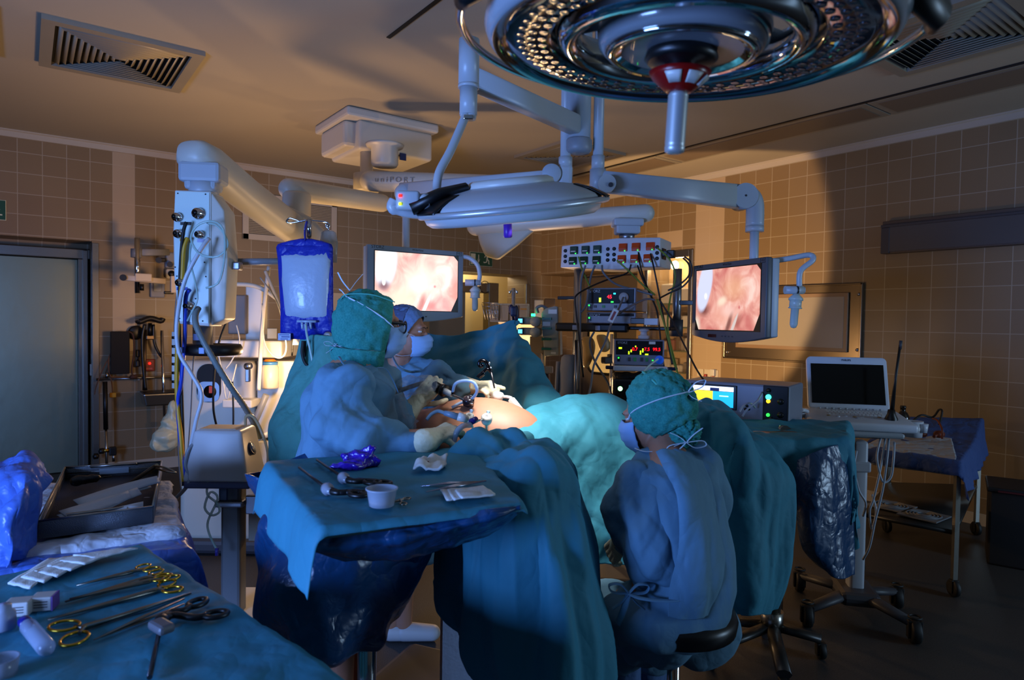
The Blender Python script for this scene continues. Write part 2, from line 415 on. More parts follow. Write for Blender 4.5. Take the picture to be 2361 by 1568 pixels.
# middle door in the far wall: open sliding leaf, lit corridor behind
grey_door = M('grey_door_leaf', (.50, .48, .44), .5)
b = MB(); bx(b, 4.2, 5.31, 8.36, 8.41, .01, 2.1); d = struct('door_2', b, grey_door)
b = MB(); bx(b, 4.55, 5.86, 8.33, 8.45, 2.1, 2.25, bev=.006); bx(b, 5.70, 5.88, 8.30, 8.46, 0, 2.26, bev=.006); struct('door_frame', b, steel, d)
b = MB(); b.tube(curve([at_y(1118, 662, 8.33)+Vector((.09*cos(q), 0, .09*sin(q))) for q in [2*pi*i/12 for i in range(13)]], 40), .006); obj('door_handle', b, black, d)
b = MB(); bx(b, 6.235, 6.30, YB-.02, YB+.03, 0, 2.26, bev=.005); struct('trim_4', b, steel)
corr = M('corridor_paint', (.86, .78, .58), .8)
b = MB(); bx(b, 4.0, 8.1, 9.7, 9.8, 0, ZC); bx(b, 4.0, 4.1, 8.6, 9.8, 0, ZC); bx(b, 8.0, 8.1, 8.6, 9.8, 0, ZC); struct('wall_corridor', b, corr)
lamp('corridor_light', 'POINT', (5.9, 9.2, 2.6), 26, (1, .78, .48), .15)

# right door in its recess by the corner: grey leaf with a rounded porthole onto a lit room
b = MB(); bx(b, 6.98, 7.03, 6.12, 7.55, .01, 2.36); d = struct('door_3', b, M('brown_grey_door_leaf', (.36, .32, .27), .5))
b = MB(); bx(b, 6.93, 7.09, 7.55, 7.66, 0, 2.41, bev=.005); bx(b, 6.93, 7.09, 6.06, 6.14, 0, 2.41, bev=.005); struct('door_frame', b, steel, d)
pc = at_x(1388, 805, 6.98)
def rrect(a, c, r, n=6):
    return [(sx*(a-r)+r*cos(q0+pi/2*i/n), sy*(c-r)+r*sin(q0+pi/2*i/n)) for sx, sy, q0 in ((1, 1, 0), (-1, 1, pi/2), (-1, -1, pi), (1, -1, 1.5*pi)) for i in range(n+1)]
b = MB(); b.prism(rrect(.27, .36, .12), pc+Vector((-.012, 0, 0)), (0, 1, 0), (0, 0, 1), (.004, 0, 0)); obj('porthole_glass', b, M('lit_porthole', (.80, .70, .47), .3, em=.35, emcol=(.85, .70, .42)), d)
b = MB(); b.tube([pc+Vector((-.014, u, w)) for u, w in rrect(.28, .37, .13)+[rrect(.28, .37, .13)[0]]], .022, 8); obj('porthole_gasket', b, rubber, d)

# lit glass cabinet built into the right wall
fr = MB()
for y0, y1, z0, z1 in ((5.146, 5.20, .62, 2.585), (5.856, 5.91, .62, 2.585), (5.2, 5.856, 2.50, 2.585), (5.2, 5.856, .62, .70)): bx(fr, XR-.03, XR+.05, y0, y1, z0, z1, bev=.006)
cab = thing('wall_cabinet', 'lit steel-framed glass cabinet in the right wall full of white packs', 'cabinet', (XR, 5.53, .62))
obj('cabinet_frame', fr, steel, cab, world=True)
b = MB(); bx(b, 6.965, 6.99, 5.18, 5.88, .64, 2.55); obj('back_panel', b, M('cabinet_lining', (.82, .70, .52), .6), cab, world=True)
gl = M('green_glass', (.55, .75, .62), .08, trans=.6, alpha=.5)
for i, z in enumerate((1.05, 1.32, 1.62, 1.92)):
    b = MB(); bx(b, 6.66, 6.96, 5.2, 5.86, z, z+.012); obj('shelf', b, gl, cab, world=True)
b = MB(); bx(b, XR-.005, XR+.003, 5.2, 5.856, .70, 2.50); obj('glass_pane', b, M('pane_glass', (1, 1, 1), .03, trans=1., alpha=.25), cab, world=True)
lamp('cabinet_light', 'POINT', (6.75, 5.53, 2.42), 7, (1, .72, .40), .06)
pk = M('white_pack', (.86, .84, .80), .7); pkb = M('brown_pack', (.45, .38, .30), .7); pkr = M('pale_red_pack', (.65, .42, .36), .7)
k = 0
for z, L_ in ((1.062, [(5.25, .16, .13, 1), (5.42, .18, .09, 0), (5.62, .2, .16, 0)]), (1.332, [(5.24, .15, .17, 0), (5.41, .12, .2, 1), (5.55, .13, .14, 2), (5.70, .14, .12, 0)]),
              (1.632, [(5.24, .2, .15, 0), (5.46, .15, .22, 1), (5.63, .19, .16, 0)]), (1.932, [(5.26, .24, .2, 0), (5.53, .26, .26, 0)])):
    for y, w, h, c in L_:
        b = MB(); bx(b, 6.70, 6.88, y, y+w, z, z+h, bev=.02)
        o = obj('sterile_pack', b, (pk, pkb, pkr)[c], label=None)
        tag(o, f"{('white', 'brown', 'pale red')[c]} pack on the {('lowest', 'second', 'third', 'top')[(1.062, 1.332, 1.632, 1.932).index(z)]} shelf of the lit wall cabinet, {'leftmost' if y > 5.6 else 'rightmost' if y < 5.3 else 'in the middle'}" + (' and taller' if h > .19 and c == 1 else ''), 'pack', 'packs in the glass cabinet')

# steel framed viewing panel on right wall
vw = thing('viewing_panel', 'steel-framed pale viewing panel on the right wall behind the open laptop screen', 'panel', (XR, 3.9, 1.25))
b = MB(); y0, y1, z0, z1 = 3.11, 4.67, 1.29, 2.10
bx(b, XR-.02, XR, y0, y1, z0, z1, bev=.004)
for q in ((y0, y0+.02, z0, z1), (y1-.02, y1, z0, z1), (y0, y1, z0, z0+.02), (y0, y1, z1-.02, z1)): bx(b, XR-.045, XR-.015, *q, bev=.004)
obj('steel_frame', b, M('warm_steel', (.50, .45, .38), .3, 1.), vw, world=True)
b = MB(); bx(b, XR-.05, XR-.02, 3.24, 4.50, 1.42, 2.01, bev=.006); obj('inner_frame', b, M('tan_frame', (.55, .45, .35), .4), vw, world=True)
b = MB(); bx(b, XR-.056, XR-.048, 3.28, 4.46, 1.46, 1.97); obj('glass_panel', b, M('milky_glass', (.66, .63, .58), .12, coat=.6), vw, world=True)
b = MB()
for y, z in ((3.145, 1.99), (3.145, 1.45), (3.17, 1.36), (3.30, 1.335), (4.62, 1.36), (4.62, 2.03)): b.lathe([(.016, 0), (.016, .02), (.011, .028)], (XR-.02, y, z), (-1, 0, 0), 12)
obj('screw_knobs', b, alu, vw, world=True)
# long grey wall lamp
wl = thing('wall_lamp', 'long dark grey unlit lamp box fixed high on the right wall', 'wall lamp', (XR, 2.2, 2.37))
b = MB(); bx(b, XR-.09, XR, 1.2, 2.92, 2.36, 2.66, bev=.004); obj('housing', b, M('bronze_metal', (.33, .30, .28), .45, .6), wl, world=True)
b = MB(); bx(b, XR-.10, XR-.088, 1.3, 2.85, 2.375, 2.60); obj('diffuser', b, M('grey_diffuser', (.30, .29, .29), .55), wl, world=True)
b = MB(); bx(b, XR-.115, XR, 1.2, 2.925, 2.60, 2.625, bev=.004); bx(b, XR-.105, XR, 2.85, 2.925, 2.36, 2.6, bev=.004); obj('edge_rail', b, dgrey, wl, world=True)
# sockets on the right wall
sk = thing('wall_socket', 'cream wall socket strip with red plugs low on the lit right wall', 'socket', at_x(1652, 856, XR))
b = MB()
for y in (4.90, 5.005, 4.80): bx(b, XR-.012, XR, y-.045, y+.045, 1.05, 1.14, bev=.004)
obj('cover_plate', b, cream, sk, world=True)
for y, n in ((4.91, 0), (4.80, 1)):
    b = MB(); bx(b, XR-.05, XR-.012, y-.014, y+.014, 1.04+.02*n, 1.085, bev=.008); b.tube(curve([(XR-.03, y, 1.05), (XR-.05, y+.01, .97), (XR-.03, y-.01, .85)], 10), .006)
    obj('red_plug', b, M('red_plastic', (.62, .10, .06), .4), sk, world=True)
b = MB(); bx(b, XR-.06, XR-.012, 4.775, 4.83, 1.07, 1.15, bev=.006); obj('adapter', b, white, sk, world=True)

# ceiling: air diffusers, light strip, slot, raised panel
vent_m = M('vent_metal', (.60, .57, .50), .5, .3)
def vent(label, x0, x1, y0, y1):
    t = thing('ceiling_vent', label, 'air vent', ((x0+x1)/2, (y0+y1)/2, ZC), group='square air diffusers in the ceiling')
    w, h = x1-x0, y1-y0
    b = MB(); b.smooth = False
    for k in range(4):
        m = Matrix.Rotation(pi/2*k, 3, 'Z'); a, c = (w, h) if k % 2 == 0 else (h, w)
        b.prism([(-a/2, 0), (a/2, 0), (a/2-.07, .035), (-a/2+.07, .035)], m @ Vector((0, -c/2, 0)), m @ Vector((1, 0, 0)), m @ Vector((0, .07/.035, 0)), (0, 0, -.03))
    obj('rim', b, vent_m, t)
    b = MB(); b.box((0, 0, -.002), (w-.12, h-.12, .004)); obj('dark_duct', b, M('vent_dark', (.03, .03, .03), .9), t)
    b = MB(); b.smooth = False; n = 10
    for i in range(n):
        f = 1-(i+.5)/n
        for k in range(4):
            m = Matrix.Rotation(pi/2*k, 3, 'Z'); a, c = (w-.14, h-.14) if k % 2 == 0 else (h-.14, w-.14)
            o = m @ Vector((0, -c/2*f, -.006))
            b.add([o+m @ Vector(q) for q in ((-a/2*f, 0, 0), (a/2*f, 0, 0), (a/2*f-.022, .026, -.026), (-a/2*f+.022, .026, -.026))], [(0, 1, 2, 3)])
    me = baked(b, 'louvre', [('SOLIDIFY', dict(thickness=.002))]); o = obj('louvre', me, vent_m, t)
    return t
vent('square diffuser nearest the left steel door in the ceiling', .09, .99, 4.85, 5.78)
vent('square diffuser in the far ceiling behind the lamp arms', 4.24, 5.08, 4.9, 5.74)
vent('square diffuser partly cut by the top right corner of the photo', 4.05, 4.95, 1.25, 2.15)
vent('square diffuser cut off by the left edge of the photo', -1.03, -.13, 4.85, 5.78)
b = MB()
ls = thing('ceiling_light_strip', 'row of unlit flush light panels along the right side of the ceiling', 'ceiling light', (5.6, 3.5, ZC))
for i, (y0, y1) in enumerate(((.4, 2.585), (2.6, 4.755), (4.77, 6.9))):
    b = MB(); bx(b, 5.385, 5.83, y0, y1, ZC-.012, ZC-.0005, bev=.003); obj('panel_frame', b, vent_m, ls, world=True)
    b = MB(); bx(b, 5.44, 5.78, y0+.06, y1-.06, ZC-.016, ZC-.011); obj('diffuser', b, M('tan_diffuser', (.46, .40, .33), .5), ls, world=True)
b = MB(); bx(b, 5.355, 5.385, .4, 6.9, ZC-.01, ZC-.0005); obj('shadow_gap', b, black, ls, world=True)
b = MB(); bx(b, 1.845, 1.87, 2.2, 3.87, ZC-.006, ZC-.0005); struct('trim_5', b, black)
# exit signs
def man(b, o, u, w, d, s):
    """running figure made of bars, in plane (u, w)"""
    o, u, w, d = Vector(o), Vector(u), Vector(w), Vector(d)
    def bar(x0, y0, x1, y1, t):
        n = Vector((-(y1-y0), x1-x0)).normalized()*t
        b.prism([(s*(x0+n.x), s*(y0+n.y)), (s*(x0-n.x), s*(y0-n.y)), (s*(x1-n.x), s*(y1-n.y)), (s*(x1+n.x), s*(y1+n.y))], o, u, w, d)
    b.prism([(s*(.12+.11*cos(q)), s*(.8+.11*sin(q))) for q in [2*pi*i/12 for i in range(12)]], o, u, w, d)
    for q in ((.08, .62, 0, .1, .11), (.1, .6, .42, .52, .05), (.42, .52, .5, .68, .05), (.05, .58, -.28, .52, .05), (-.28, .52, -.4, .3, .05), (.02, .1, .3, -.12, .07), (.3, -.12, .26, -.5, .06), (.26, -.5, .42, -.5, .05), (-.02, .1, -.08, -.28, .07), (-.08, -.28, -.5, -.38, .06), (-.5, -.38, -.52, -.24, .05)): bar(*q)
grn = M('sign_green', (.05, .30, .20), .5); sgw = M('sign_white', (.86, .87, .76), .5)
sg = thing('exit_sign', 'green and white emergency exit sign with running figure above the far door', 'sign', (5.40, YB, 2.58))
b = MB(); bx(b, 5.20, 5.60, YB-.012, YB, 2.48, 2.68, bev=.002); obj('sign_board', b, sgw, sg, world=True)
b = MB(); bx(b, 5.205, 5.595, YB-.014, YB-.011, 2.485, 2.675); obj('green_field', b, grn, sg, world=True)
b = MB(); bx(b, 5.215, 5.295, YB-.017, YB-.013, 2.50, 2.655); b.prism([(0, 0), (.012, 0), (.012, -.09), (.03, -.06), (.006, -.12), (-.02, -.06), (0, -.09)], (5.345, YB-.017, 2.645), (1, 0, 0), (0, 0, 1), (0, .004, 0))
man(b, (5.50, YB-.017, 2.575), (1, 0, 0), (0, 0, 1), (0, .004, 0), .11); obj('pictogram', b, sgw, sg, world=True)
sg = thing('exit_sign', 'green exit sign with white arrow at the left edge above the steel door', 'sign', (-.30, YB, 2.68))
b = MB(); bx(b, -.54, -.135, YB-.012, YB, 2.58, 2.775, bev=.002); obj('sign_board', b, sgw, sg, world=True)
b = MB(); bx(b, -.535, -.14, YB-.014, YB-.011, 2.585, 2.77); obj('green_field', b, grn, sg, world=True)
b = MB(); bx(b, -.26, -.165, YB-.017, YB-.013, 2.625, 2.637); b.prism([(0, 0), (.06, 0), (.02, .05)], (-.24, YB-.017, 2.68), (1, 0, 0), (0, 0, 1), (0, .004, 0)); man(b, (-.38, YB-.017, 2.67), (1, 0, 0), (0, 0, 1), (0, .004, 0), .1); obj('pictogram', b, sgw, sg, world=True)
# wall ventilation grille behind the booms
gv = thing('wall_grille', 'white framed slatted air grille high on the back wall behind the boom arms', 'air grille', (2.62, YB, 2.9))
b = MB()
for q in ((2.05, 2.12, 2.59, 3.14), (3.12, 3.19, 2.59, 3.14), (2.05, 3.19, 2.59, 2.66), (2.05, 3.19, 3.08, 3.14)): bx(b, q[0], q[1], YB-.025, YB, q[2], q[3], bev=.005)
obj('frame', b, trim_m, gv, world=True)
b = MB()
for i in range(21): b.box((2.62, YB-.014, 2.675+i*.0195), (1.0, .003, .016), rot=(.6, 0, 0))
obj('slats', b, M('grille_slat', (.62, .58, .50), .5), gv, world=True)
b = MB(); bx(b, 2.1, 3.15, YB-.004, YB-.001, 2.63, 3.1); obj('dark_backing', b, black, gv, world=True)

# ------------------------------------------------------------------ people
def axes(fwd, up):
    f = Vector(fwd).normalized(); l = Vector(up).cross(f).normalized(); u = f.cross(l)
    return Matrix((f, l, u)).transposed()
def head_mb(b, c, A, s=1.):
    """face forward along x of A"""
    q = MB()
    q.ell((-.012, 0, .035), (.096, .076, .094)); q.ell((.034, 0, -.03), (.060, .060, .085)); q.cap((.015, 0, -.065), (.062, 0, -.096), .048, .026)
    q.cap((.093, 0, .012), (.114, 0, -.022), .008, .012); q.ell((.104, .011, -.026), (.011, .008, .008)); q.ell((.104, -.011, -.026), (.011, .008, .008))
    q.cap((.082, -.034, .032), (.082, .034, .032), .013); q.ell((.091, 0, -.052), (.012, .024, .007)); q.ell((.089, 0, -.064), (.012, .020, .008))
    for y in (-1, 1):
        q.ell((.056, .036*y, -.028), .031); q.ell((-.006, .076*y, -.002), (.020, .008, .031)); q.ell((-.004, .084*y, .008), (.010, .006, .018))
    q.cap((-.022, 0, -.05), (-.045, 0, -.19), .054, .060)
    q.v = [A @ (v*s) + c for v in q.v]; k = len(b.v); b.v += q.v; b.f += [[i+k for i in f] for f in q.f]; b.sm += q.sm; b.mi += q.mi
def face_parts(body, c, A, s=1., brow=(.16, .10, .07)):
    T = lambda v: A @ (Vector(v)*s)+c
    for y in (-1, 1):
        e = Vector((.0785, .0305*y, .012)); b = MB(); b.ell((0, 0, 0), .0118); b.m = 1; b.ell((.0066, 0, 0), .0062); b.m = 2; b.ell((.0098, 0, 0), .0032)
        b.v = [T(v+e) for v in b.v]; obj('eye', b, (M('eye_white', (.78, .76, .73), .2), M('iris_brown', (.22, .14, .09), .2), M('pupil', (.01, .01, .01), .1)), body, world=True)
        b = MB(); vs = []; n = 24
        for z0, z1 in ((.0034, .0139), (-.0139, -.0044)):
            rows = []
            for i in range(7):
                z = z0+(z1-z0)*i/6; r = sqrt(max(1e-9, .0139**2-z*z)); rows.append([T(e+Vector((r*cos(q), r*sin(q), z))) for q in [2*pi*k/n for k in range(n)]])
            b.grid(rows, True)
        obj('eyelid', baked(b, 'lid', [('SOLIDIFY', dict(thickness=.0012))]), body.data.materials[0], body, world=True)
        b = MB(); b.tube([T(p) for p in ((.101, .013*y, .028), (.098, .030*y, .0335), (.086, .046*y, .028))], [.0022, .0027, .0012], 8, flat=.6); obj('eyebrow', b, M('brow_hair', brow, .8), body, world=True)
def shell(rad, planes, seed=0., amp=.004, n=80, k=56, shape=None):
    """fabric cap in head coordinates: an ellipsoid trimmed by planes (normal, distance)"""
    vs = []; fs = []
    for i in range(k+1):
        a = pi*i/k
        for j in range(n):
            q = 2*pi*j/n; d = Vector((sin(a)*cos(q), sin(a)*sin(q), cos(a)))
            p = Vector((d.x*rad[0], d.y*rad[1], d.z*rad[2])) + Vector(rad[3:6])
            if shape: p = shape(p, d)
            w = d*2.6+Vector((seed, seed*2, 0)); vs.append(p+d*amp*((ridge(w)-.5)*1.3+(ridge(w*2.3)-.5)))
    for i in range(k):
        for j in range(n): fs.append((i*n+j, (i+1)*n+j, (i+1)*n+(j+1) % n, i*n+(j+1) % n))
    me = MB().add(vs, fs).mesh('shell'); bm = bmesh.new(); bm.from_mesh(me); bmesh.ops.remove_doubles(bm, verts=bm.verts[:], dist=1e-5)
    for nn, d in planes:
        nn = Vector(nn); bmesh.ops.bisect_plane(bm, geom=bm.verts[:]+bm.edges[:]+bm.faces[:], plane_co=nn*(d/nn.length_squared), plane_no=nn, clear_outer=True)
    bm.to_mesh(me); bm.free(); return me
def cap_part(body, c, A, rad, planes, mat, name='cap', **k):
    me = shell(rad, planes, **k); me.transform(Matrix.Translation(c) @ A.to_4x4())
    me = baked(me, name, [('SOLIDIFY', dict(thickness=.0025, offset=1.))])
    return obj(name, me, mat, body, world=True)
def tie_on(b, pts, rad, A, c, w=.0055, n=30):
    """ribbon hugging a cap of given radii"""
    out = []; ce = Vector(rad[3:6])
    for p in curve(pts, n):
        q = p-ce; m = sqrt((q.x/rad[0])**2+(q.y/rad[1])**2+(q.z/rad[2])**2); out.append(A @ (ce+q*(1.045/m) if m < 1.25 else p)+c)
    b.tube(out, w, 8, flat=.35, up=A @ Vector((0, 0, 1)))
def mask_part(body, c, A, s=1., top=.0, low=-.115, wid=1.0):
    rows = []
    for i in range(19):
        t = i/18; z = top+(low-top)*t; row = []
        bulge = .118 + .012*sin(pi*min(1, t*1.25)) - .03*max(0, t-.72)/.28 - .008*max(0, .15-t)/.15
        bulge += .006*((t*3.4) % 1)*(1 if .1 < t < .9 else 0)             # pleats
        for j in range(29):
            u = -1+2*j/28; q = u*1.22*wid*(1-.25*max(0, t-.6)); nb = .012*math.exp(-(u*5)**2)*(1-t)
            row.append(A @ (Vector((bulge*cos(q)**.85*1.0+nb-.002, .080*sin(q)*(1-.12*t), z-.012*(1-cos(q))*0+.012*(1-t)*math.exp(-(u*3)**2)))*s)+c)
        rows.append(row)
    b = MB(); b.grid(rows); me = baked(b, 'mask', [('SOLIDIFY', dict(thickness=.003, offset=1.))])
    return obj('face_mask', me, maskm, body, world=True)
def ribbon(b, pts, w=.006, flat=.25, n=24): b.tube(curve(pts, n), w, 8, flat=flat)
def bow(b, p, r, u, s=1., w=.005):
    """two loops and two tails at p, spread along r and u"""
    p, r, u = Vector(p), Vector(r), Vector(u)
    for g in (-1, 1):
        ribbon(b, [p, p+(r*g*.5+u*.5)*s, p+(r*g*1.1+u*.45)*s, p+(r*g*.9+u*.05)*s, p], w)
        ribbon(b, [p, p+(r*g*.4-u*.5)*s, p+(r*g*.9-u*.9)*s], w)
def hand_mb(wr, to, back, side=1, curl=.5, thumb=.5, fat=1., cuff=.07, fan=1., curls=None, s=1.):
    """wrist point, point the fingers aim at, direction of the back of the hand; side=+1: thumb lies on left of `to` seen from the back"""
    x = (Vector(to)-Vector(wr)).normalized(); z = Vector(back); z = (z-x*x.dot(z)).normalized(); y = z.cross(x)*side
    A = Matrix((x, y, z)).transposed(); b = MB(); r = .0088*fat
    for i, yy in enumerate((.030, .010, -.010, -.029)):
        b.cap((.0, yy*.62, 0), (.086-abs(yy)*.2, yy, 0), .0145*fat, .0115*fat)
        p = Vector((.086-abs(yy)*.2, yy, .001)); L = (.070, .078, .072, .056)[i]; a = .12; cu = curls[i] if curls else curl
        for f, m in ((.44, .75), (.31, 1.15), (.25, .8)):
            a += cu*m; d = Vector((cos(a), (yy*.9+.004)*fan*2.4*cos(a), -sin(a))).normalized(); q = p+d*L*f; b.cap(p, q, r*1.06, r*.97); p = q
    p = Vector((.022, .026, -.008)); a = thumb
    for L, k in ((.044, 1.), (.034, .75), (.027, .5)):
        d = Vector((cos(.85*k)*1., sin(.95*k), -.35-a*.6)).normalized(); q = p+d*L; b.cap(p, q, r*1.25, r*1.05); p = q
    b.ell((.035, .022, -.006), (.030, .016, .014))
    b.cap((.02, 0, 0), (-cuff, 0, 0), .0255*fat, (.034 if fat < 1 else .043)*fat)
    b.v = [A @ (v*s) + Vector(wr) for v in b.v]; return b
def merge(b, q): k = len(b.v); b.v += q.v; b.f += [[i+k for i in f] for f in q.f]; b.sm += q.sm; b.mi += q.mi; return b
def glove(body, hm, label=None, amp=.0012):
    me = blob(hm, 'glove', .0034, 3); wrinkle(me, amp, 38, (1, 1, 1), 3.)
    return obj('glove', me, latex, body, world=True, label=label)
def person(name, mb, label, base, group=None, mat=skin):
    """one continuous body mesh; mb in room coordinates"""
    me = blob(mb, 'body', .0065, 3); me.transform(Matrix.Translation(-Vector(base)))
    o = obj(name, me, mat, loc=base); return tag(o, label, 'person', group)
def chain(b, pts):                                     # joints (px, py, d, r)
    for p, q in zip(pts, pts[1:]): b.cap(at(*p[:3]), at(*q[:3]), p[3], q[3])
UP = Vector((0, 0, 1)); FH = Vector((FWD.x, FWD.y, 0)).normalized(); RH = Vector((RGT.x, RGT.y, 0)).normalized()

# --- surgeon bending over the patient (nearest of the two standing ones)
def surgeon_one():
    hc = at(858, 752, 2.52); A = axes(RH*.93+FH*.36-UP*.08, UP+RH*.10)
    b = MB(); head_mb(b, hc, A)
    chain(b, [(846, 812, 2.5, .06), (812, 870, 2.5, .10), (800, 960, 2.52, .13), (790, 1090, 2.58, .14)])
    chain(b, [(818, 892, 2.44, .05), (790, 915, 2.38, .05), (862, 1018, 2.34, .04), (1000, 1008, 2.36, .032)])
    chain(b, [(840, 880, 2.6, .07), (880, 905, 2.68, .06), (905, 985, 2.72, .045), (952, 936, 2.72, .03)])
    for dx in (0, 40): chain(b, [(780+dx, 1110, 2.56+dx*.003, .10), (790+dx, 1320, 2.58+dx*.003, .06)]); fl = at(790+dx, 1320, 2.58+dx*.003); b.cap(fl, (fl.x, fl.y, .09), .06, .04); b.cap((fl.x, fl.y, .05), Vector((fl.x, fl.y, .04))+RH*.16, .045, .035)
    h1 = hand_mb(at(1006, 1006, 2.36), at(1085, 968, 2.50), UP*.8-FH*.5, -1, .45, .5, fat=.92, cuff=.02)
    h2 = hand_mb(at(958, 931, 2.72), at(1018, 868, 2.72), -FH*.9+UP*.3+RH*.35, -1, .42, .4, fat=.92, cuff=.02)
    merge(b, h1); merge(b, h2)
    base = at(800, 1000, 2.55); base.z = 0
    p = person('person', b, 'standing surgeon in green cap and black glasses leaning over the patient from the left', base, mat=skin2)
    face_parts(p, hc, A)
    g = MB()
    rings = []
    for py, xl, xr, d, th in ((812, 806, 872, 2.52, .075), (835, 772, 882, 2.51, .12), (862, 740, 893, 2.50, .15), (900, 716, 905, 2.50, .165), (950, 702, 912, 2.52, .175), (1000, 698, 915, 2.53, .18), (1060, 695, 910, 2.55, .19), (1180, 690, 920, 2.57, .2), (1330, 680, 935, 2.6, .21)):
        a, c = at(xl, py, d), at(xr, py, d); m = (a+c)/2; u = (c-a)/2; w = FH*th
        rings.append([m+u*(abs(cos(q))**.8*(1 if cos(q) > 0 else -1))+w*(abs(sin(q))**.8*(1 if sin(q) > 0 else -1)) for q in [2*pi*i/28 for i in range(28)]])
    g.loft(rings)
    sl = MB(); chain(sl, [(826, 880, 2.45, .085), (785, 900, 2.35, .10), (790, 960, 2.32, .105), (862, 1012, 2.31, .090), (925, 1015, 2.34, .064), (962, 1013, 2.345, .046), (990, 1010, 2.355, .034)])
    chain(sl, [(790, 960, 2.32, .10), (800, 1005, 2.32, .09), (880, 1036, 2.34, .06), (940, 1024, 2.345, .045)])
    me = blob(sl, 'gown_sleeve', .008, 4, (.004, 6, (1, 1, 1), 4.)); crease(me, .030, 13, 10, 4.5, 13., .9); obj('gown_sleeve', me, gown, p, world=True)
    chain(g, [(850, 880, 2.6, .1), (885, 915, 2.68, .085), (912, 975, 2.70, .070), (935, 955, 2.71, .046), (948, 941, 2.715, .034)])
    me = blob(g, 'gown', .009, 5, (.008, 4.5, (1.2, 1.2, .5), 2.)); crease(me, .030, 3, 10, 4., 12., .7)
    obj('gown', me, gown, p, world=True)
    b = MB(); ribbon(b, [at(782, 822, 2.38), at(800, 845, 2.34), at(845, 852, 2.33), at(885, 848, 2.37), at(905, 875, 2.40), at(918, 905, 2.43)], .005); obj('collar_seam', b, gown, p, world=True)
    glove(p, hand_mb(at(1006, 1006, 2.36), at(1085, 968, 2.50), UP*.8-FH*.5, -1, .45, .5, fat=1.13, cuff=.055))
    glove(p, hand_mb(at(958, 931, 2.72), at(1018, 868, 2.72), -FH*.9+UP*.3+RH*.35, -1, .42, .4, fat=1.13, cuff=.06))
    def shp(q, d):
        q = q.copy(); q.x -= .012*max(0, -d.x)*max(0, d.z); 
        if q.z > .08: q.z = .08+(q.z-.08)*.75
        return q
    cap_part(p, hc, A, (.122, .104, .150, -.022, 0, .0), [((1, 0, -.10), .054), ((0, 0, -1), .135), ((1, 0, -1), .155)], capm, amp=.007, seed=1., shape=shp)
    b = MB(); b.tube(curve([A @ Vector(q)+hc for q in ((.06, -.092, .10), (-.03, -.1, .118), (-.11, -.05, .11), (-.125, 0, .09))], 20), .0022, 6); obj('cap_seam', b, M('cap_seam', (.30, .68, .62), .9), p, world=True)
    # cap skirt over the neck
    cap_part(p, hc, A, (.115, .098, .10, -.03, 0, -.09), [((1, 0, 0), .045), ((0, 0, -1), .15), ((0, 0, 1), -.09)], capm, name='cap_skirt', amp=.005, seed=4.)
    mask_part(p, hc, A, top=.005)
    b = MB()
    C1 = (.122, .104, .142, -.022, 0, .0)
    tie_on(b, [Vector(q) for q in ((.062, -.078, .006), (.03, -.095, .03), (-.04, -.10, .072), (-.10, -.07, .105), (-.135, -.02, .125))], C1, A, hc)
    tie_on(b, [Vector(q) for q in ((.050, -.078, -.100), (.0, -.095, -.098), (-.06, -.085, -.09), (-.115, -.03, -.08), (-.135, 0, -.08))], C1, A, hc, .0042)
    ribbon(b, [A @ Vector(q)+hc for q in ((-.105, -.075, .125), (-.135, -.085, .155), (-.155, -.09, .185))], .005); ribbon(b, [A @ Vector(q)+hc for q in ((-.105, -.075, .125), (-.085, -.08, .16), (-.065, -.09, .19))], .004)
    bow(b, A @ Vector((-.135, -.03, -.085))+hc, -RH*.035, UP*.03, 1, .004); obj('mask_ties', b, tie, p, world=True)
    b = MB()
    for y in (-1, 1):
        b.tube(curve([A @ Vector(q)+hc for q in ((.118, .066*y, .022), (.06, .074*y, .022), (-.01, .081*y, .018))], 12), .0035, 8, flat=1.5)
        b.tube([A @ Vector((.118+.004*cos(q)*0, (.036+.029*cos(q))*y, .008+.021*sin(q)))+hc for q in [2*pi*i/24 for i in range(25)]], .0035, 8, cap=False)
    b.tube([A @ Vector((.119, q, .013))+hc for q in (-.009, .009)], .003, 8)
    gl = obj('glasses', b, black, p, world=True)
    b = MB()
    for y in (-1, 1): b.lathe([(.027, 0), (.027, .001)], A @ Vector((.118, .036*y, .008))+hc, A @ Vector((1, 0, 0)), 20)
    obj('lenses', b, M('lens_glass', (.9, .95, 1), .03, trans=1., alpha=.3), gl, world=True)
    return p
surgeon_one()

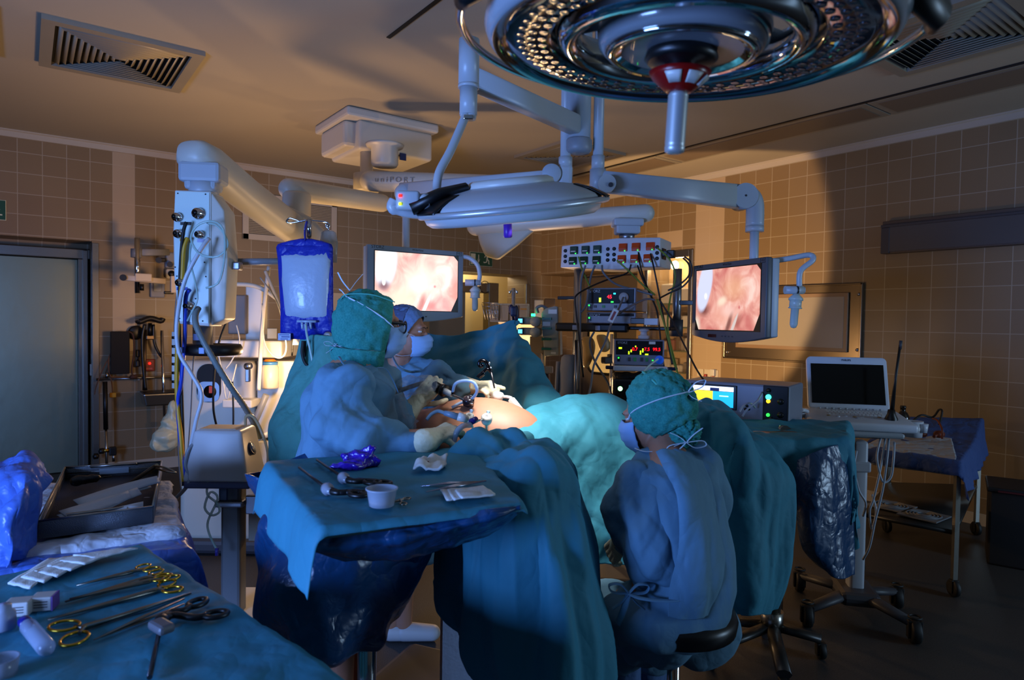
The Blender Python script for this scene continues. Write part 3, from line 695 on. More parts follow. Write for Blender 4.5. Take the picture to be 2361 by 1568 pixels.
# --- second surgeon on the far side of the patient
def surgeon_two():
    hc = at(938, 768, 3.34); A = axes(RH*.97-FH*.15-UP*.03, UP+RH*.02)
    b = MB(); head_mb(b, hc, A)
    chain(b, [(932, 822, 3.36, .055), (925, 860, 3.36, .055), (920, 960, 3.38, .12), (915, 1060, 3.42, .13)])
    chain(b, [(960, 868, 3.30, .05), (1000, 876, 3.24, .05), (1055, 895, 2.98, .03), (1095, 890, 2.98, .03)])
    chain(b, [(900, 860, 3.42, .08), (890, 960, 3.32, .05)])
    for dx in (0, 30): f0 = at(905+dx, 1070, 3.42); b.cap(f0, (f0.x, f0.y, .5), .10, .06); b.cap((f0.x, f0.y, .5), (f0.x, f0.y, .09), .06, .042)
    h1 = hand_mb(at(1092, 891, 2.98), at(1160, 893, 2.86), UP*.75-FH*.55, 1, .55, .5, fat=.92, cuff=.02, curls=(.75, .7, .8, .85))
    merge(b, h1)
    base = at(915, 1000, 3.38); base.z = 0
    p = person('person', b, 'second surgeon in blue headscarf and mask reaching across the patient from behind', base)
    face_parts(p, hc, A)
    g = MB(); rings = []
    for py, xl, xr, d, th in ((838, 905, 958, 3.36, .07), (852, 885, 985, 3.36, .10), (880, 872, 1010, 3.35, .13), (930, 868, 1010, 3.36, .14), (1000, 868, 1000, 3.38, .15), (1150, 860, 1000, 3.42, .16), (1280, 850, 1005, 3.42, .17)):
        a, c = at(xl, py, d), at(xr, py, d); m = (a+c)/2; u = (c-a)/2
        rings.append([m+u*cos(q)+FH*(th*sin(q)) for q in [2*pi*i/24 for i in range(24)]])
    g.loft(rings)
    chain(g, [(965, 862, 3.30, .085), (1008, 872, 3.24, .075), (1030, 885, 2.99, .062), (1052, 890, 2.975, .050), (1082, 891, 2.975, .036)])
    chain(g, [(1010, 900, 3.27, .06), (1045, 908, 2.98, .045), (1048, 900, 2.975, .044)])
    chain(g, [(890, 862, 3.40, .09), (880, 960, 3.32, .08)])
    me = blob(g, 'gown', .009, 5, (.010, 7, (1.2, 1.2, .6), 8.)); crease(me, .036, 5, 10, 4.5, 14., .7)
    obj('gown', me, gown, p, world=True)
    b = MB(); b.tube(curve([at(905, 822, 3.27), at(918, 845, 2.99), at(940, 856, 2.98), at(958, 856, 3.24), at(963, 838, 3.30)], 20), .006, 8, flat=.6); obj('collar_seam', b, gown, p, world=True)
    glove(p, hand_mb(at(1092, 891, 2.98), at(1160, 893, 2.86), UP*.75-FH*.55, 1, .55, .5, fat=1.13, cuff=.07, curls=(.75, .7, .8, .85)))
    cap_part(p, hc, A, (.112, .088, .108, -.016, 0, .034), [((1, 0, -.62), .0264), ((0, 0, -1), .10)], capb, amp=.003, seed=7.)
    cap_part(p, hc, A, (.112, .090, .090, -.022, 0, .05), [((1, 0, -.2), -.006), ((0, 0, -1), -.05)], M('blue_cap_crown', (.30, .36, .50), .9), name='cap_crown', amp=.004, seed=3.)
    mask_part(p, hc, A, top=-.012)
    b = MB()
    ribbon(b, [A @ Vector(q)+hc for q in ((.066, -.072, -.012), (.02, -.088, .004), (-.04, -.09, .02), (-.1, -.04, .04))], .004)
    ribbon(b, [A @ Vector(q)+hc for q in ((.05, -.07, -.105), (.0, -.078, -.112), (-.05, -.07, -.10), (-.09, -.02, -.09))], .004)
    obj('mask_ties', b, tie, p, world=True)
    for k, f0 in enumerate((at(905, 1070, 3.42), at(935, 1070, 3.42))):
        b = MB(); b.cap((f0.x, f0.y, .05), Vector((f0.x, f0.y, .045))+RH*.15, .05, .042); me = blob(b, 'clog', .006, 3); obj('clog', me, M('white_clog', (.72, .72, .72), .5), p, world=True)
    return p
surgeon_two()

# --- surgeon on the stool, back to the camera
def surgeon_three():
    hc = at(1506, 962, 2.32); A = axes(-RH*.80+FH*.52-UP*.26, UP*1.-RH*.18+FH*.12)
    b = MB(); head_mb(b, hc, A)
    chain(b, [(1530, 1030, 2.28, .058), (1550, 1100, 2.22, .10), (1560, 1250, 2.20, .13), (1555, 1400, 2.20, .15)])
    chain(b, [(1500, 1095, 2.26, .07), (1478, 1110, 2.26, .06), (1512, 1290, 2.18, .045), (1432, 1255, 2.32, .03)])
    chain(b, [(1600, 1090, 2.26, .07), (1620, 1110, 2.30, .06), (1600, 1270, 2.42, .045), (1500, 1250, 2.46, .03)])
    for dx, dd in ((0, 0), (60, .16)): chain(b, [(1530+dx, 1420, 2.22+dd, .12), (1425+dx, 1400, 2.46+dd, .07)]); k0 = at(1425+dx, 1400, 2.46+dd); b.cap(k0, (k0.x, k0.y, .09), .065, .042); b.cap((k0.x, k0.y, .05), Vector((k0.x, k0.y, .04))-RH*.12+FH*.1, .045, .035)
    h1 = hand_mb(at(1430, 1253, 2.32), at(1398, 1290, 2.40), -RH*.8-FH*.5, -1, .5, .4, fat=.92, cuff=.02)
    merge(b, h1)
    base = at(1550, 1400, 2.22); base.z = 0
    p = person('person', b, 'seated surgeon in green cap with back to the camera on the black stool', base)
    face_parts(p, hc, A)
    g = MB(); rings = []
    for py, xl, xr, d, th in ((1030, 1500, 1590, 2.26, .07), (1048, 1476, 1622, 2.25, .11), (1078, 1452, 1645, 2.23, .145), (1130, 1452, 1656, 2.21, .16), (1200, 1462, 1668, 2.20, .17), (1270, 1466, 1680, 2.20, .175), (1330, 1464, 1690, 2.20, .18), (1385, 1452, 1678, 2.20, .185), (1422, 1440, 1654, 2.20, .19), (1440, 1434, 1640, 2.20, .18), (1452, 1440, 1600, 2.20, .15)):
        a, c = at(xl, py, d), at(xr, py, d); m = (a+c)/2; u = (c-a)/2
        rings.append([m+u*(abs(cos(q))**.85*(1 if cos(q) > 0 else -1))+FH*(th*(abs(sin(q))**.85*(1 if sin(q) > 0 else -1))) for q in [2*pi*i/28 for i in range(28)]])
    g.loft(rings)
    sl = MB(); chain(sl, [(1506, 1108, 2.21, .070), (1476, 1130, 2.18, .090), (1488, 1225, 2.13, .088), (1514, 1295, 2.10, .086), (1478, 1285, 2.17, .062), (1456, 1270, 2.23, .045), (1440, 1260, 2.29, .034)])
    chain(sl, [(1455, 1150, 2.22, .07), (1452, 1220, 2.2, .07), (1448, 1250, 2.26, .042)])
    me = blob(sl, 'gown_sleeve', .008, 4, (.004, 6, (1, 1, .8), 6.)); crease(me, .030, 21, 10, 4.5, 13., .8); obj('gown_sleeve', me, gown, p, world=True)
    chain(g, [(1605, 1085, 2.27, .10), (1625, 1150, 2.3, .09), (1600, 1270, 2.38, .08), (1500, 1255, 2.44, .05)])
    for dx, dd in ((0, 0), (60, .16)): chain(g, [(1530+dx, 1425, 2.2+dd, .15), (1470+dx, 1430, 2.32+dd, .13), (1438+dx, 1420, 2.42+dd, .11), (1440+dx, 1500, 2.40+dd, .09)])
    chain(g, [(1450, 1430, 2.14, .09), (1520, 1452, 2.06, .07), (1585, 1446, 2.06, .06)])
    me = blob(g, 'gown', .009, 5, (.008, 4.5, (1.3, 1.3, .4), 11.)); crease(me, .030, 8, 10, 3.6, 12., .5)
    obj('gown', me, gown, p, world=True)
    # overlapping back flap of the gown
    rows = [[(1512, 1042, 2.09), (1535, 1034, 2.09), (1580, 1046, 2.10), (1618, 1062, 2.14)], [(1535, 1090, 2.02), (1556, 1078, 2.02), (1590, 1090, 2.03), (1640, 1110, 2.08)],
            [(1562, 1150, 1.99), (1582, 1150, 1.985), (1620, 1160, 2.01), (1655, 1180, 2.07)], [(1565, 1260, 1.995), (1590, 1260, 1.985), (1635, 1270, 2.0), (1672, 1280, 2.07)],
            [(1545, 1350, 1.995), (1590, 1355, 1.98), (1640, 1350, 2.0), (1680, 1345, 2.08)], [(1540, 1420, 1.995), (1580, 1430, 1.985), (1625, 1425, 2.0), (1655, 1410, 2.08)]]
    cloth('gown_back_flap', rows, gown, p, 50, 90, .008, 8, (1, 1, .5), 12., .003)
    b = MB()
    bow(b, at(1450, 1368, 2.03), RH*.05, UP*.05, 1.1, .010); ribbon(b, [at(1450, 1368, 2.03), at(1480, 1380, 2.0), at(1540, 1385, 1.99), at(1620, 1375, 2.0)], .012); ribbon(b, [at(1450, 1368, 2.03), at(1440, 1400, 2.02), at(1424, 1440, 2.04)], .012)
    obj('gown_ties', b, gown, p, world=True)
    glove(p, hand_mb(at(1430, 1253, 2.32), at(1398, 1290, 2.40), -RH*.8-FH*.5, -1, .5, .4, fat=1.13, cuff=.045))
    b = MB()
    for dx, dd in ((0, 0), (60, .16)): k0 = at(1432+dx, 1440, 2.44+dd); b.cap((k0.x, k0.y, k0.z), (k0.x, k0.y, .08), .085, .07)
    me = blob(b, 'trousers', .009, 3, (.008, 7, (1, 1, .5), 4.)); obj('trousers', me, M('blue_trousers', (.28, .40, .58), .85, cloth=.3), p, world=True)
    cap_part(p, hc, A, (.122, .103, .122, -.035, 0, .035), [((1, 0, -.12), .0452), ((-.3, 0, -1), .075)], capm, amp=.008, seed=2.)
    cap_part(p, hc, A, (.060, .055, .055, -.09, 0, -.065), [], capm, name='cap_bag', amp=.007, seed=5.)
    b = MB(); b.tube(curve([A @ Vector(q)+hc for q in ((-.01, .02, .163), (-.06, .068, .122), (-.10, .075, .06), (-.12, .055, -.0), (-.115, .035, -.05))], 24), .006, 8, flat=.5); obj('cap_seam', b, M('cap_seam', (.30, .68, .62), .9), p, world=True)
    mask_part(p, hc, A, top=.0)
    b = MB()
    C3 = (.122, .103, .122, -.035, 0, .035)
    tie_on(b, [Vector(q) for q in ((.066, .074, .01), (.03, .095, .035), (-.06, .10, .055), (-.13, .055, .06), (-.155, .0, .06))], C3, A, hc)
    bow(b, A @ Vector((-.150, .03, .06))+hc, RH*.055+UP*.02, UP*.05, 1., .0055)
    ribbon(b, [A @ Vector(q)+hc for q in ((.06, .074, -.09), (.02, .088, -.105), (-.04, .08, -.11), (-.10, .05, -.10), (-.135, 0, -.09))], .0055)
    bow(b, A @ Vector((-.115, .052, -.10))+hc, RH*.06+UP*.01, -UP*.045, 1., .0055)
    obj('mask_ties', b, tie, p, world=True)
    return p
surgeon_three()

# --- the patient: only the belly shows, the rest lies under the drapes
def patient():
    b = MB(); c = at(1108, 985, 2.78); ax = (RH*.92-FH*.38).normalized(); sd = ax.cross(UP)
    A = Matrix((ax, sd, UP)).transposed()
    b.ell(c+Vector((0, 0, -.05)), (.30, .19, .175), A, 40, 24)
    b.cap(c-ax*.16-UP*.06, c-ax*.42-UP*.09, .14, .12)
    b.cap(c-ax*.5-UP*.08, c-ax*.62-UP*.06, .06, .06); b.ell(c-ax*.72-UP*.05, (.11, .08, .1), A); b.ell(c-ax*.72+UP*.05, (.02, .012, .02), A)
    hip = c+ax*.26-UP*.17; b.cap(c+ax*.1-UP*.12, hip, .13, .11)
    kl, kr = at(1240, 1110, 2.24), at(1625, 1060, 2.68)
    for k, s in ((kl, 1), (kr, -1)):
        b.cap(hip+sd*.05*s-UP*.05+FH*(.12 if s < 0 else 0), k-UP*(.05 if s < 0 else 0)+FH*(.10 if s < 0 else 0), .06, .05); f = Vector((k.x, k.y, .72))+ax*.12; b.cap(k, f, .06, .04); b.cap(f, f+ax*.14, .04, .028)
    for s in (1, -1): b.cap(c-ax*.42+sd*.12*s-UP*.09, c-ax*.62+sd*.10*s-UP*.14, .045, .04)
    base = Vector((c.x, c.y, 1.0))
    me = blob(b, 'body', .009, 6); me.transform(Matrix.Translation(-base))
    o = obj('person', me, skin, loc=base); tag(o, 'patient lying under drapes with only the bare lamp-lit belly showing', 'person')
    return o, c, ax, sd
PAT, PC, PAX, PSD = patient()

# ------------------------------------------------------------------ drapes, tables and what stands under them
def table_drape(name, corners, z, drops, mat, n=70, amp=.006, flare=.05, seed=1., wave=.03, thick=.002, hump=None):
    """cloth over a table top: corners (far left, far right, near right, near left) on height z; drops for (left, right, far, near)"""
    P = [Vector((p.x, p.y, z)) for p in corners]; Wd = ((P[1]-P[0]).length+(P[2]-P[3]).length)/2; Dp = ((P[3]-P[0]).length+(P[2]-P[1]).length)/2
    dl, dr, df, dn = drops; rows = []; cen = (P[0]+P[1]+P[2]+P[3])/4
    for i in range(n+1):
        v = -df/Dp + (1+df/Dp+dn/Dp)*i/n; row = []
        for j in range(n+1):
            u = -dl/Wd + (1+dl/Wd+dr/Wd)*j/n; uc, vc = min(1, max(0, u)), min(1, max(0, v))
            q = (P[0]*(1-uc)+P[1]*uc)*(1-vc) + (P[3]*(1-uc)+P[2]*uc)*vc
            du, dv = abs(u-uc)*Wd, abs(v-vc)*Dp
            d = max(du, dv)+.35*min(du, dv)
            if d > 0:
                ou = (P[1]-P[0]).normalized()*(1 if u > 1 else -1 if u < 0 else 0); ov = (P[3]-P[0]).normalized()*(1 if v > 1 else -1 if v < 0 else 0)
                o = ou*(du/(d+1e-6))+ov*(dv/(d+1e-6)); o = o.normalized() if o.length else o
                k = min(1, d/.06); t = (u*Wd if dv >= du else v*Dp)
                w = wave*min(1, d/.3)*(sin(t*19+seed)+.6*sin(t*41+seed*2)+.8*NZ.noise(Vector((t*6, seed, d*2))))
                q = q + o*(.022*sin(k*pi/2)+flare*d+w) - UP*max(0, d-.012)
            if hump: q = q + UP*hump(u, v)
            row.append(q)
        rows.append(row)
    mb = MB(); mb.grid(rows); me = mb.mesh(name+'_raw')
    if amp: wrinkle(me, amp*.7, 5.5, (1, 1, .7), seed); crease(me, amp*1.9, seed, 8, 3.2, 11., .8)
    base = Vector((cen.x, cen.y, z)); me = baked(me, name, [('SOLIDIFY', dict(thickness=thick, offset=0.))]); me.transform(Matrix.Translation(-base))
    return obj(name, me, mat, loc=base)
def flat(px, py, z): return at_z(px, py, z)
def caster(b, p, r=.05, w=.025, yaw=0.):
    p = Vector(p); a = Vector((cos(yaw), sin(yaw), 0)); b.lathe([(r*.5, -w/2), (r*.92, -w/2), (r, -w*.3), (r, w*.3), (r*.92, w/2), (r*.5, w/2)], p+UP*r, a, 20)
    b.box(p+UP*(r*1.2), (w*1.6, .035, r*1.5), rot=(0, 0, yaw), bev=.004)

# operating table under the drapes
ot = thing('operating_table', 'operating table hidden under the blue green drapes and the patient', 'operating table', (PC.x, PC.y, 0))
A_ = Matrix((PAX, PSD, UP)).transposed()
b = MB(); b.box(PC+Vector((0, 0, -.32))-PAX*.25, (1.25, .46, .08), mat=A_, bev=.02); obj('table_top', b, black, ot, world=True)
b = MB(); b.box(Vector((PC.x, PC.y, .52)), (.26, .22, .80), mat=A_, bev=.02); obj('column', b, steel, ot, world=True)
b = MB(); b.box(Vector((PC.x, PC.y, .07)), (.9, .42, .13), mat=A_, bev=.03); obj('base', b, dgrey, ot, world=True)

def top(o, label, cat, group=None): return tag(o, label, cat, group)
def big_cloth(name, rows, label, cat='drape', mat=None, **k):
    rows = [[(p if isinstance(p, Vector) else at(*p)) for p in r] for r in rows]
    c = sum((p for r in rows for p in r), Vector())/sum(len(r) for r in rows)
    o = cloth(name, rows, mat or drape, loc=c, **k); return tag(o, label, cat)
# sheet over the lower belly and the pelvis, brightest under the lamp
rows = [[(1200, 950, 2.86), (1232, 936, 2.93), (1290, 920, 3.0), (1360, 907, 3.05), (1425, 918, 3.05), (1500, 950, 3.0), (1590, 965, 2.95)],
        [(1150, 972, 2.72), (1205, 962, 2.74), (1262, 955, 2.80), (1335, 945, 2.84), (1405, 962, 2.84), (1480, 1000, 2.82), (1570, 1020, 2.8)],
        [(1076, 1003, 2.58), (1150, 1002, 2.55), (1225, 1000, 2.58), (1300, 1000, 2.68), (1375, 1020, 2.72), (1445, 1055, 2.74), (1540, 1075, 2.74)],
        [(1058, 1030, 2.56), (1135, 1034, 2.50), (1220, 1036, 2.50), (1300, 1050, 2.62), (1370, 1085, 2.68), (1440, 1110, 2.7), (1530, 1130, 2.7)],
        [(1055, 1090, 2.56), (1135, 1090, 2.54), (1230, 1090, 2.56), (1310, 1105, 2.60), (1370, 1140, 2.64), (1430, 1165, 2.66), (1520, 1180, 2.66)],
        [(1060, 1180, 2.6), (1140, 1180, 2.6), (1240, 1180, 2.6), (1320, 1180, 2.56), (1370, 1205, 2.56), (1425, 1220, 2.58), (1510, 1230, 2.6)],
        [(1060, 1300, 2.6), (1140, 1300, 2.6), (1240, 1300, 2.6), (1330, 1290, 2.52), (1375, 1300, 2.50), (1420, 1300, 2.52), (1500, 1310, 2.56)]]
pd = big_cloth('patient_drape', rows, 'blue green sheet over the pelvis, brightly lit next to the bare belly', nu=110, nv=100, amp=.012, freq=7.5, stretch=(1, 1, .8), seed=3., cr=2.0, fine=.2)
b = MB(); ribbon(b, [at(1072, 1003, 2.56), at(1100, 990, 2.60), at(1150, 968, 2.70), at(1200, 947, 2.84)], .008, .5); obj('adhesive_edge', b, M('white_adhesive', (.85, .82, .80), .5), pd, world=True)
# drape over the near raised leg, falling to the floor
rows = [[(1030, 1040, 2.50), (1052, 1018, 2.50), (1085, 1000, 2.52), (1150, 998, 2.50), (1215, 1012, 2.44), (1275, 1035, 2.36), (1318, 1062, 2.32)],
        [(1028, 1100, 2.36), (1060, 1066, 2.30), (1100, 1042, 2.24), (1165, 1028, 2.20), (1235, 1030, 2.16), (1300, 1060, 2.16), (1338, 1120, 2.28)],
        [(1015, 1180, 2.32), (1062, 1150, 2.18), (1108, 1110, 2.06), (1175, 1075, 2.00), (1245, 1062, 1.97), (1318, 1110, 2.04), (1360, 1200, 2.20)],
        [(1006, 1250, 2.30), (1066, 1240, 2.14), (1112, 1215, 1.99), (1180, 1175, 1.93), (1255, 1150, 1.90), (1330, 1190, 2.00), (1378, 1270, 2.16)],
        [(1000, 1320, 2.28), (1066, 1320, 2.12), (1115, 1310, 1.98), (1180, 1290, 1.91), (1262, 1270, 1.86), (1345, 1300, 1.97), (1395, 1350, 2.12)],
        [(1008, 1400, 2.24), (1066, 1410, 2.10), (1118, 1410, 1.96), (1185, 1400, 1.89), (1272, 1390, 1.84), (1355, 1400, 1.95), (1408, 1420, 2.08)],
        [(1028, 1460, 2.18), (1080, 1490, 2.06), (1130, 1505, 1.94), (1195, 1510, 1.87), (1282, 1505, 1.82), (1362, 1505, 1.92), (1409, 1505, 2.04)],
        [(1075, 1520, 2.10), (1115, 1560, 2.02), (1160, 1590, 1.93), (1220, 1605, 1.86), (1295, 1610, 1.81), (1365, 1605, 1.90), (1406, 1600, 2.0)],
        [(1120, 1590, 2.06), (1150, 1640, 2.0), (1185, 1680, 1.92), (1240, 1700, 1.86), (1305, 1705, 1.81), (1365, 1700, 1.88), (1402, 1690, 1.98)]]
big_cloth('leg_drape', rows, 'long blue green drape over the raised leg between the instrument table and the seated surgeon', nu=130, nv=170, amp=.030, freq=4.6, stretch=(1.25, 1.25, .28), seed=5., fine=.15, cr=2.4, cup=.12)
# drape over the far raised leg beside the seated surgeon
rows = [[(1560, 985, 2.74), (1575, 950, 2.76), (1612, 926, 2.78), (1660, 930, 2.78), (1705, 965, 2.76), (1745, 1010, 2.75)],
        [(1565, 1040, 2.66), (1590, 975, 2.60), (1628, 935, 2.58), (1690, 952, 2.58), (1752, 1022, 2.60), (1800, 1075, 2.66)],
        [(1580, 1110, 2.62), (1618, 1030, 2.54), (1655, 985, 2.50), (1718, 1010, 2.48), (1780, 1075, 2.52), (1818, 1105, 2.62)],
        [(1595, 1200, 2.60), (1640, 1120, 2.52), (1680, 1090, 2.48), (1735, 1105, 2.45), (1790, 1140, 2.50), (1822, 1150, 2.62)],
        [(1610, 1300, 2.58), (1655, 1240, 2.52), (1695, 1220, 2.48), (1745, 1225, 2.46), (1795, 1235, 2.52), (1823, 1240, 2.62)],
        [(1615, 1370, 2.57), (1662, 1340, 2.52), (1700, 1325, 2.48), (1745, 1328, 2.47), (1788, 1330, 2.53), (1812, 1325, 2.62)],
        [(1618, 1415, 2.57), (1664, 1410, 2.52), (1700, 1412, 2.49), (1740, 1415, 2.48), (1770, 1420, 2.54), (1788, 1400, 2.62)]]
big_cloth('leg_drape', rows, 'blue green drape over the raised leg at the right of the seated surgeon', nu=90, nv=120, amp=.024, freq=5.0, stretch=(1.2, 1.2, .38), seed=9., fine=.2, cr=2.6, cup=.15)
# upright screen drapes towards the anaesthetist
rows = [[(905, 742, 3.95), (945, 752, 3.9), (1000, 770, 3.85), (1060, 772, 3.8), (1125, 755, 3.72), (1183, 738, 3.65), (1190, 742, 3.65)],
        [(905, 790, 3.92), (950, 790, 3.88), (1010, 795, 3.82), (1065, 795, 3.76), (1130, 785, 3.66), (1186, 775, 3.58), (1206, 775, 3.6)],
        [(905, 850, 3.85), (955, 845, 3.82), (1015, 845, 3.76), (1075, 840, 3.68), (1140, 830, 3.58), (1195, 820, 3.46), (1238, 828, 3.50)],
        [(905, 910, 3.8), (960, 905, 3.76), (1020, 905, 3.7), (1085, 895, 3.6), (1155, 885, 3.46), (1210, 875, 3.32), (1270, 885, 3.36)],
        [(905, 980, 3.75), (960, 975, 3.7), (1025, 970, 3.62), (1095, 960, 3.52), (1170, 950, 3.36), (1235, 935, 3.18), (1302, 925, 3.20)],
        [(905, 1060, 3.7), (960, 1050, 3.66), (1030, 1040, 3.58), (1105, 1030, 3.48), (1180, 1020, 3.32), (1250, 1000, 3.14), (1330, 990, 3.12)]]
big_cloth('screen_drape', rows, 'blue green drape hung up as a screen behind the second surgeon', 'drape', nu=100, nv=80, amp=.016, freq=4.2, stretch=(1, 1, .6), seed=13., fine=.25)
rows = [[(700, 770, 3.30), (722, 772, 3.25), (760, 775, 3.2), (800, 775, 3.2), (840, 780, 3.2)],
        [(672, 850, 3.26), (700, 850, 3.2), (745, 850, 3.15), (800, 850, 3.15), (840, 850, 3.18)],
        [(645, 920, 3.20), (675, 925, 3.12), (735, 925, 3.1), (800, 920, 3.12), (840, 920, 3.15)],
        [(618, 975, 3.14), (650, 985, 3.05), (725, 985, 3.03), (790, 985, 3.08), (840, 980, 3.1)],
        [(622, 1040, 3.12), (655, 1050, 3.02), (725, 1050, 3.0), (790, 1050, 3.05), (840, 1050, 3.1)],
        [(640, 1120, 3.12), (670, 1130, 3.02), (730, 1130, 3.0), (790, 1130, 3.05), (840, 1130, 3.1)]]
big_cloth('screen_drape', rows, 'pale green drape hanging behind the back of the standing surgeon', 'drape', mat=M('pale_green_drape', (.30, .58, .55), .8, cloth=.35), nu=60, nv=80, amp=.012, freq=6, stretch=(1, 1, .4), seed=17.)

# --- instrument table in the middle: stand, drape, film bag
ZM = 1.22
mc = [flat(622, 1066, ZM), flat(1078, 1031, ZM), flat(1196, 1158, ZM), flat(748, 1212, ZM)]
cm = sum(mc, Vector())/4
pole = at_z(846, 1700, 0.); pole = Vector((at(846, 1520, 2.0).x, at(846, 1520, 2.0).y, 0))
it = thing('instrument_table', 'overhanging instrument table on a chrome column under the middle blue drape', 'table', (pole.x, pole.y, 0))
b = MB(); b.grid([[mc[0]-UP*.02, mc[1]-UP*.02], [mc[3]-UP*.02, mc[2]-UP*.02]]); me = baked(b, 'tray_top', [('SOLIDIFY', dict(thickness=.02, offset=0.))]); obj('tray_top', me, steel, it, world=True)
b = MB(); b.cyl((pole.x, pole.y, .10), (pole.x, pole.y, 1.0), .028, n=24); b.cyl((pole.x, pole.y, .10), (pole.x, pole.y, .36), .04, n=24); obj('column', b, chrome, it, world=True)
b = MB(); b.tube([(pole.x, pole.y, 1.0), (pole.x, pole.y, 1.12), Vector((cm.x, cm.y, 1.15))], .025); obj('support_arm', b, steel, it, world=True)
b = MB(); b.box((pole.x, pole.y, .075), (.6, .08, .05), rot=(0, 0, CR), bev=.015); b.box((pole.x, pole.y, .075), (.08, .5, .05), rot=(0, 0, CR), bev=.015); obj('foot', b, steel, it, world=True)
o = table_drape('table_drape', mc, ZM, (.16, .03, .05, .03), drape, 80, .0035, .12, 2., .006); top(o, 'blue green sheet covering the instrument table in the middle', 'drape')
rings = []
for py, xl, xr, d, th in ((1085, 611, 1065, 2.24, .26), (1150, 607, 1020, 2.16, .27), (1215, 606, 985, 2.12, .27), (1290, 607, 962, 2.1, .26), (1350, 609, 942, 2.08, .24), (1400, 614, 915, 2.06, .21), (1440, 640, 892, 2.05, .17), (1470, 720, 884, 2.04, .11), (1490, 765, 862, 2.03, .07)):
    a, c = at(xl, py, d), at(xr, py, d); m = (a+c)/2; u = (c-a)/2
    rings.append([m+u*cos(q)+FH*(th*sin(q)) for q in [2*pi*i/48 for i in range(48)]])
b = MB(); b.grid([[crm([r[j] for r in rings], (len(rings)-1)*i/70) for j in range(48)] for i in range(71)], True)
me = b.mesh('bag_raw'); wrinkle(me, .014, 4.5, (1, 1, .55), 6., .3); crease(me, .07, 6, 9, 3., 10., .8); me = baked(me, 'table_bag', [('SUBSURF', dict(levels=1, render_levels=1)), ('SOLIDIFY', dict(thickness=.002))])
cb = at(790, 1300, 2.1); me.transform(Matrix.Translation(-cb)); top(obj('table_bag', me, film, loc=cb), 'shiny blue plastic bag hanging below the middle instrument table', 'plastic bag')
# front fold of film along the near edge
rows = [[(735, 1212, 1.53), (830, 1205, 1.55), (930, 1196, 1.57), (1050, 1183, 1.60), (1150, 1170, 1.62), (1202, 1162, 1.65)],
        [(718, 1240, 1.50), (820, 1236, 1.52), (930, 1224, 1.55), (1050, 1206, 1.58), (1150, 1186, 1.61), (1204, 1176, 1.64)],
        [(722, 1268, 1.49), (830, 1262, 1.52), (935, 1248, 1.55), (1050, 1226, 1.59), (1150, 1200, 1.63), (1200, 1190, 1.67)],
        [(790, 1292, 1.55), (860, 1290, 1.59), (945, 1285, 1.65), (1040, 1268, 1.71), (1120, 1236, 1.75), (1165, 1215, 1.77)]]
big_cloth('film_fold', rows, 'shiny blue film edge folded over the front of the middle instrument table', 'plastic film', mat=film, nu=80, nv=30, amp=.007, freq=9, stretch=(1, 1, 1), seed=21.)

# --- foreground table at the lower left
ZF = 1.0
fc = [flat(-330, 1400, ZF), flat(322, 1258, ZF), flat(905, 1640, ZF), flat(60, 2600, ZF)]
c0 = sum(fc, Vector())/4
ft = thing('instrument_table', 'wheeled instrument table under the foreground drape at lower left', 'table', (c0.x, c0.y, 0))
b = MB(); b.grid([[fc[0]-UP*.02, fc[1]-UP*.02], [fc[3]-UP*.02, fc[2]-UP*.02]]); obj('table_top', baked(b, 'table_top', [('SOLIDIFY', dict(thickness=.02, offset=0.))]), steel, ft, world=True)
for p in fc:
    q = c0+(p-c0)*.8; b = MB(); b.cyl((q.x, q.y, .1), (q.x, q.y, ZF-.02), .015); obj('leg', b, steel, ft, world=True)
    b = MB(); caster(b, (q.x, q.y, 0)); obj('caster', b, rubber, ft, world=True)
o = table_drape('table_drape', fc, ZF, (.2, .55, .10, .3), drape, 110, .004, .10, 4., .014); top(o, 'dark blue green sheet covering the foreground table at lower left', 'drape')

# --- draped tray table behind it
ZT = .95
tcn = [flat(-60, 1128, ZT), flat(372, 1112, ZT), flat(432, 1262, ZT), flat(-160, 1330, ZT)]
c0 = sum(tcn, Vector())/4
tt = thing('instrument_table', 'wheeled table under blue film carrying the steel mesh tray at left', 'table', (c0.x, c0.y, 0))
b = MB(); b.grid([[tcn[0]-UP*.02, tcn[1]-UP*.02], [tcn[3]-UP*.02, tcn[2]-UP*.02]]); obj('table_top', baked(b, 'table_top', [('SOLIDIFY', dict(thickness=.02, offset=0.))]), steel, tt, world=True)
for p in tcn:
    q = c0+(p-c0)*.85; b = MB(); b.cyl((q.x, q.y, .1), (q.x, q.y, ZT-.02), .015); obj('leg', b, steel, tt, world=True)
    b = MB(); caster(b, (q.x, q.y, 0)); obj('caster', b, rubber, tt, world=True)
filmb = M('bright_blue_film', (.28, .42, .74), .3, cloth=.4, spec=.6)
o = table_drape('table_drape', tcn, ZT, (.3, .42, .08, .2), filmb, 90, .006, .22, 7., .02); top(o, 'bright blue film covering the tray table at left and hanging down its right side', 'drape')
rows = [[(-120, 1110, 2.3), (-40, 1062, 2.25), (20, 1050, 2.22), (62, 1047, 2.22), (90, 1075, 2.26)],
        [(-120, 1160, 2.15), (-40, 1100, 2.08), (30, 1078, 2.04), (82, 1082, 2.06), (112, 1112, 2.14)],
        [(-120, 1230, 2.05), (-40, 1180, 1.96), (30, 1150, 1.92), (75, 1140, 1.96), (96, 1160, 2.06)],
        [(-120, 1310, 2.0), (-40, 1270, 1.92), (10, 1240, 1.88), (50, 1215, 1.92), (78, 1215, 2.02)],
        [(-120, 1400, 1.98), (-40, 1360, 1.92), (5, 1330, 1.88), (40, 1300, 1.90), (70, 1290, 2.0)]]
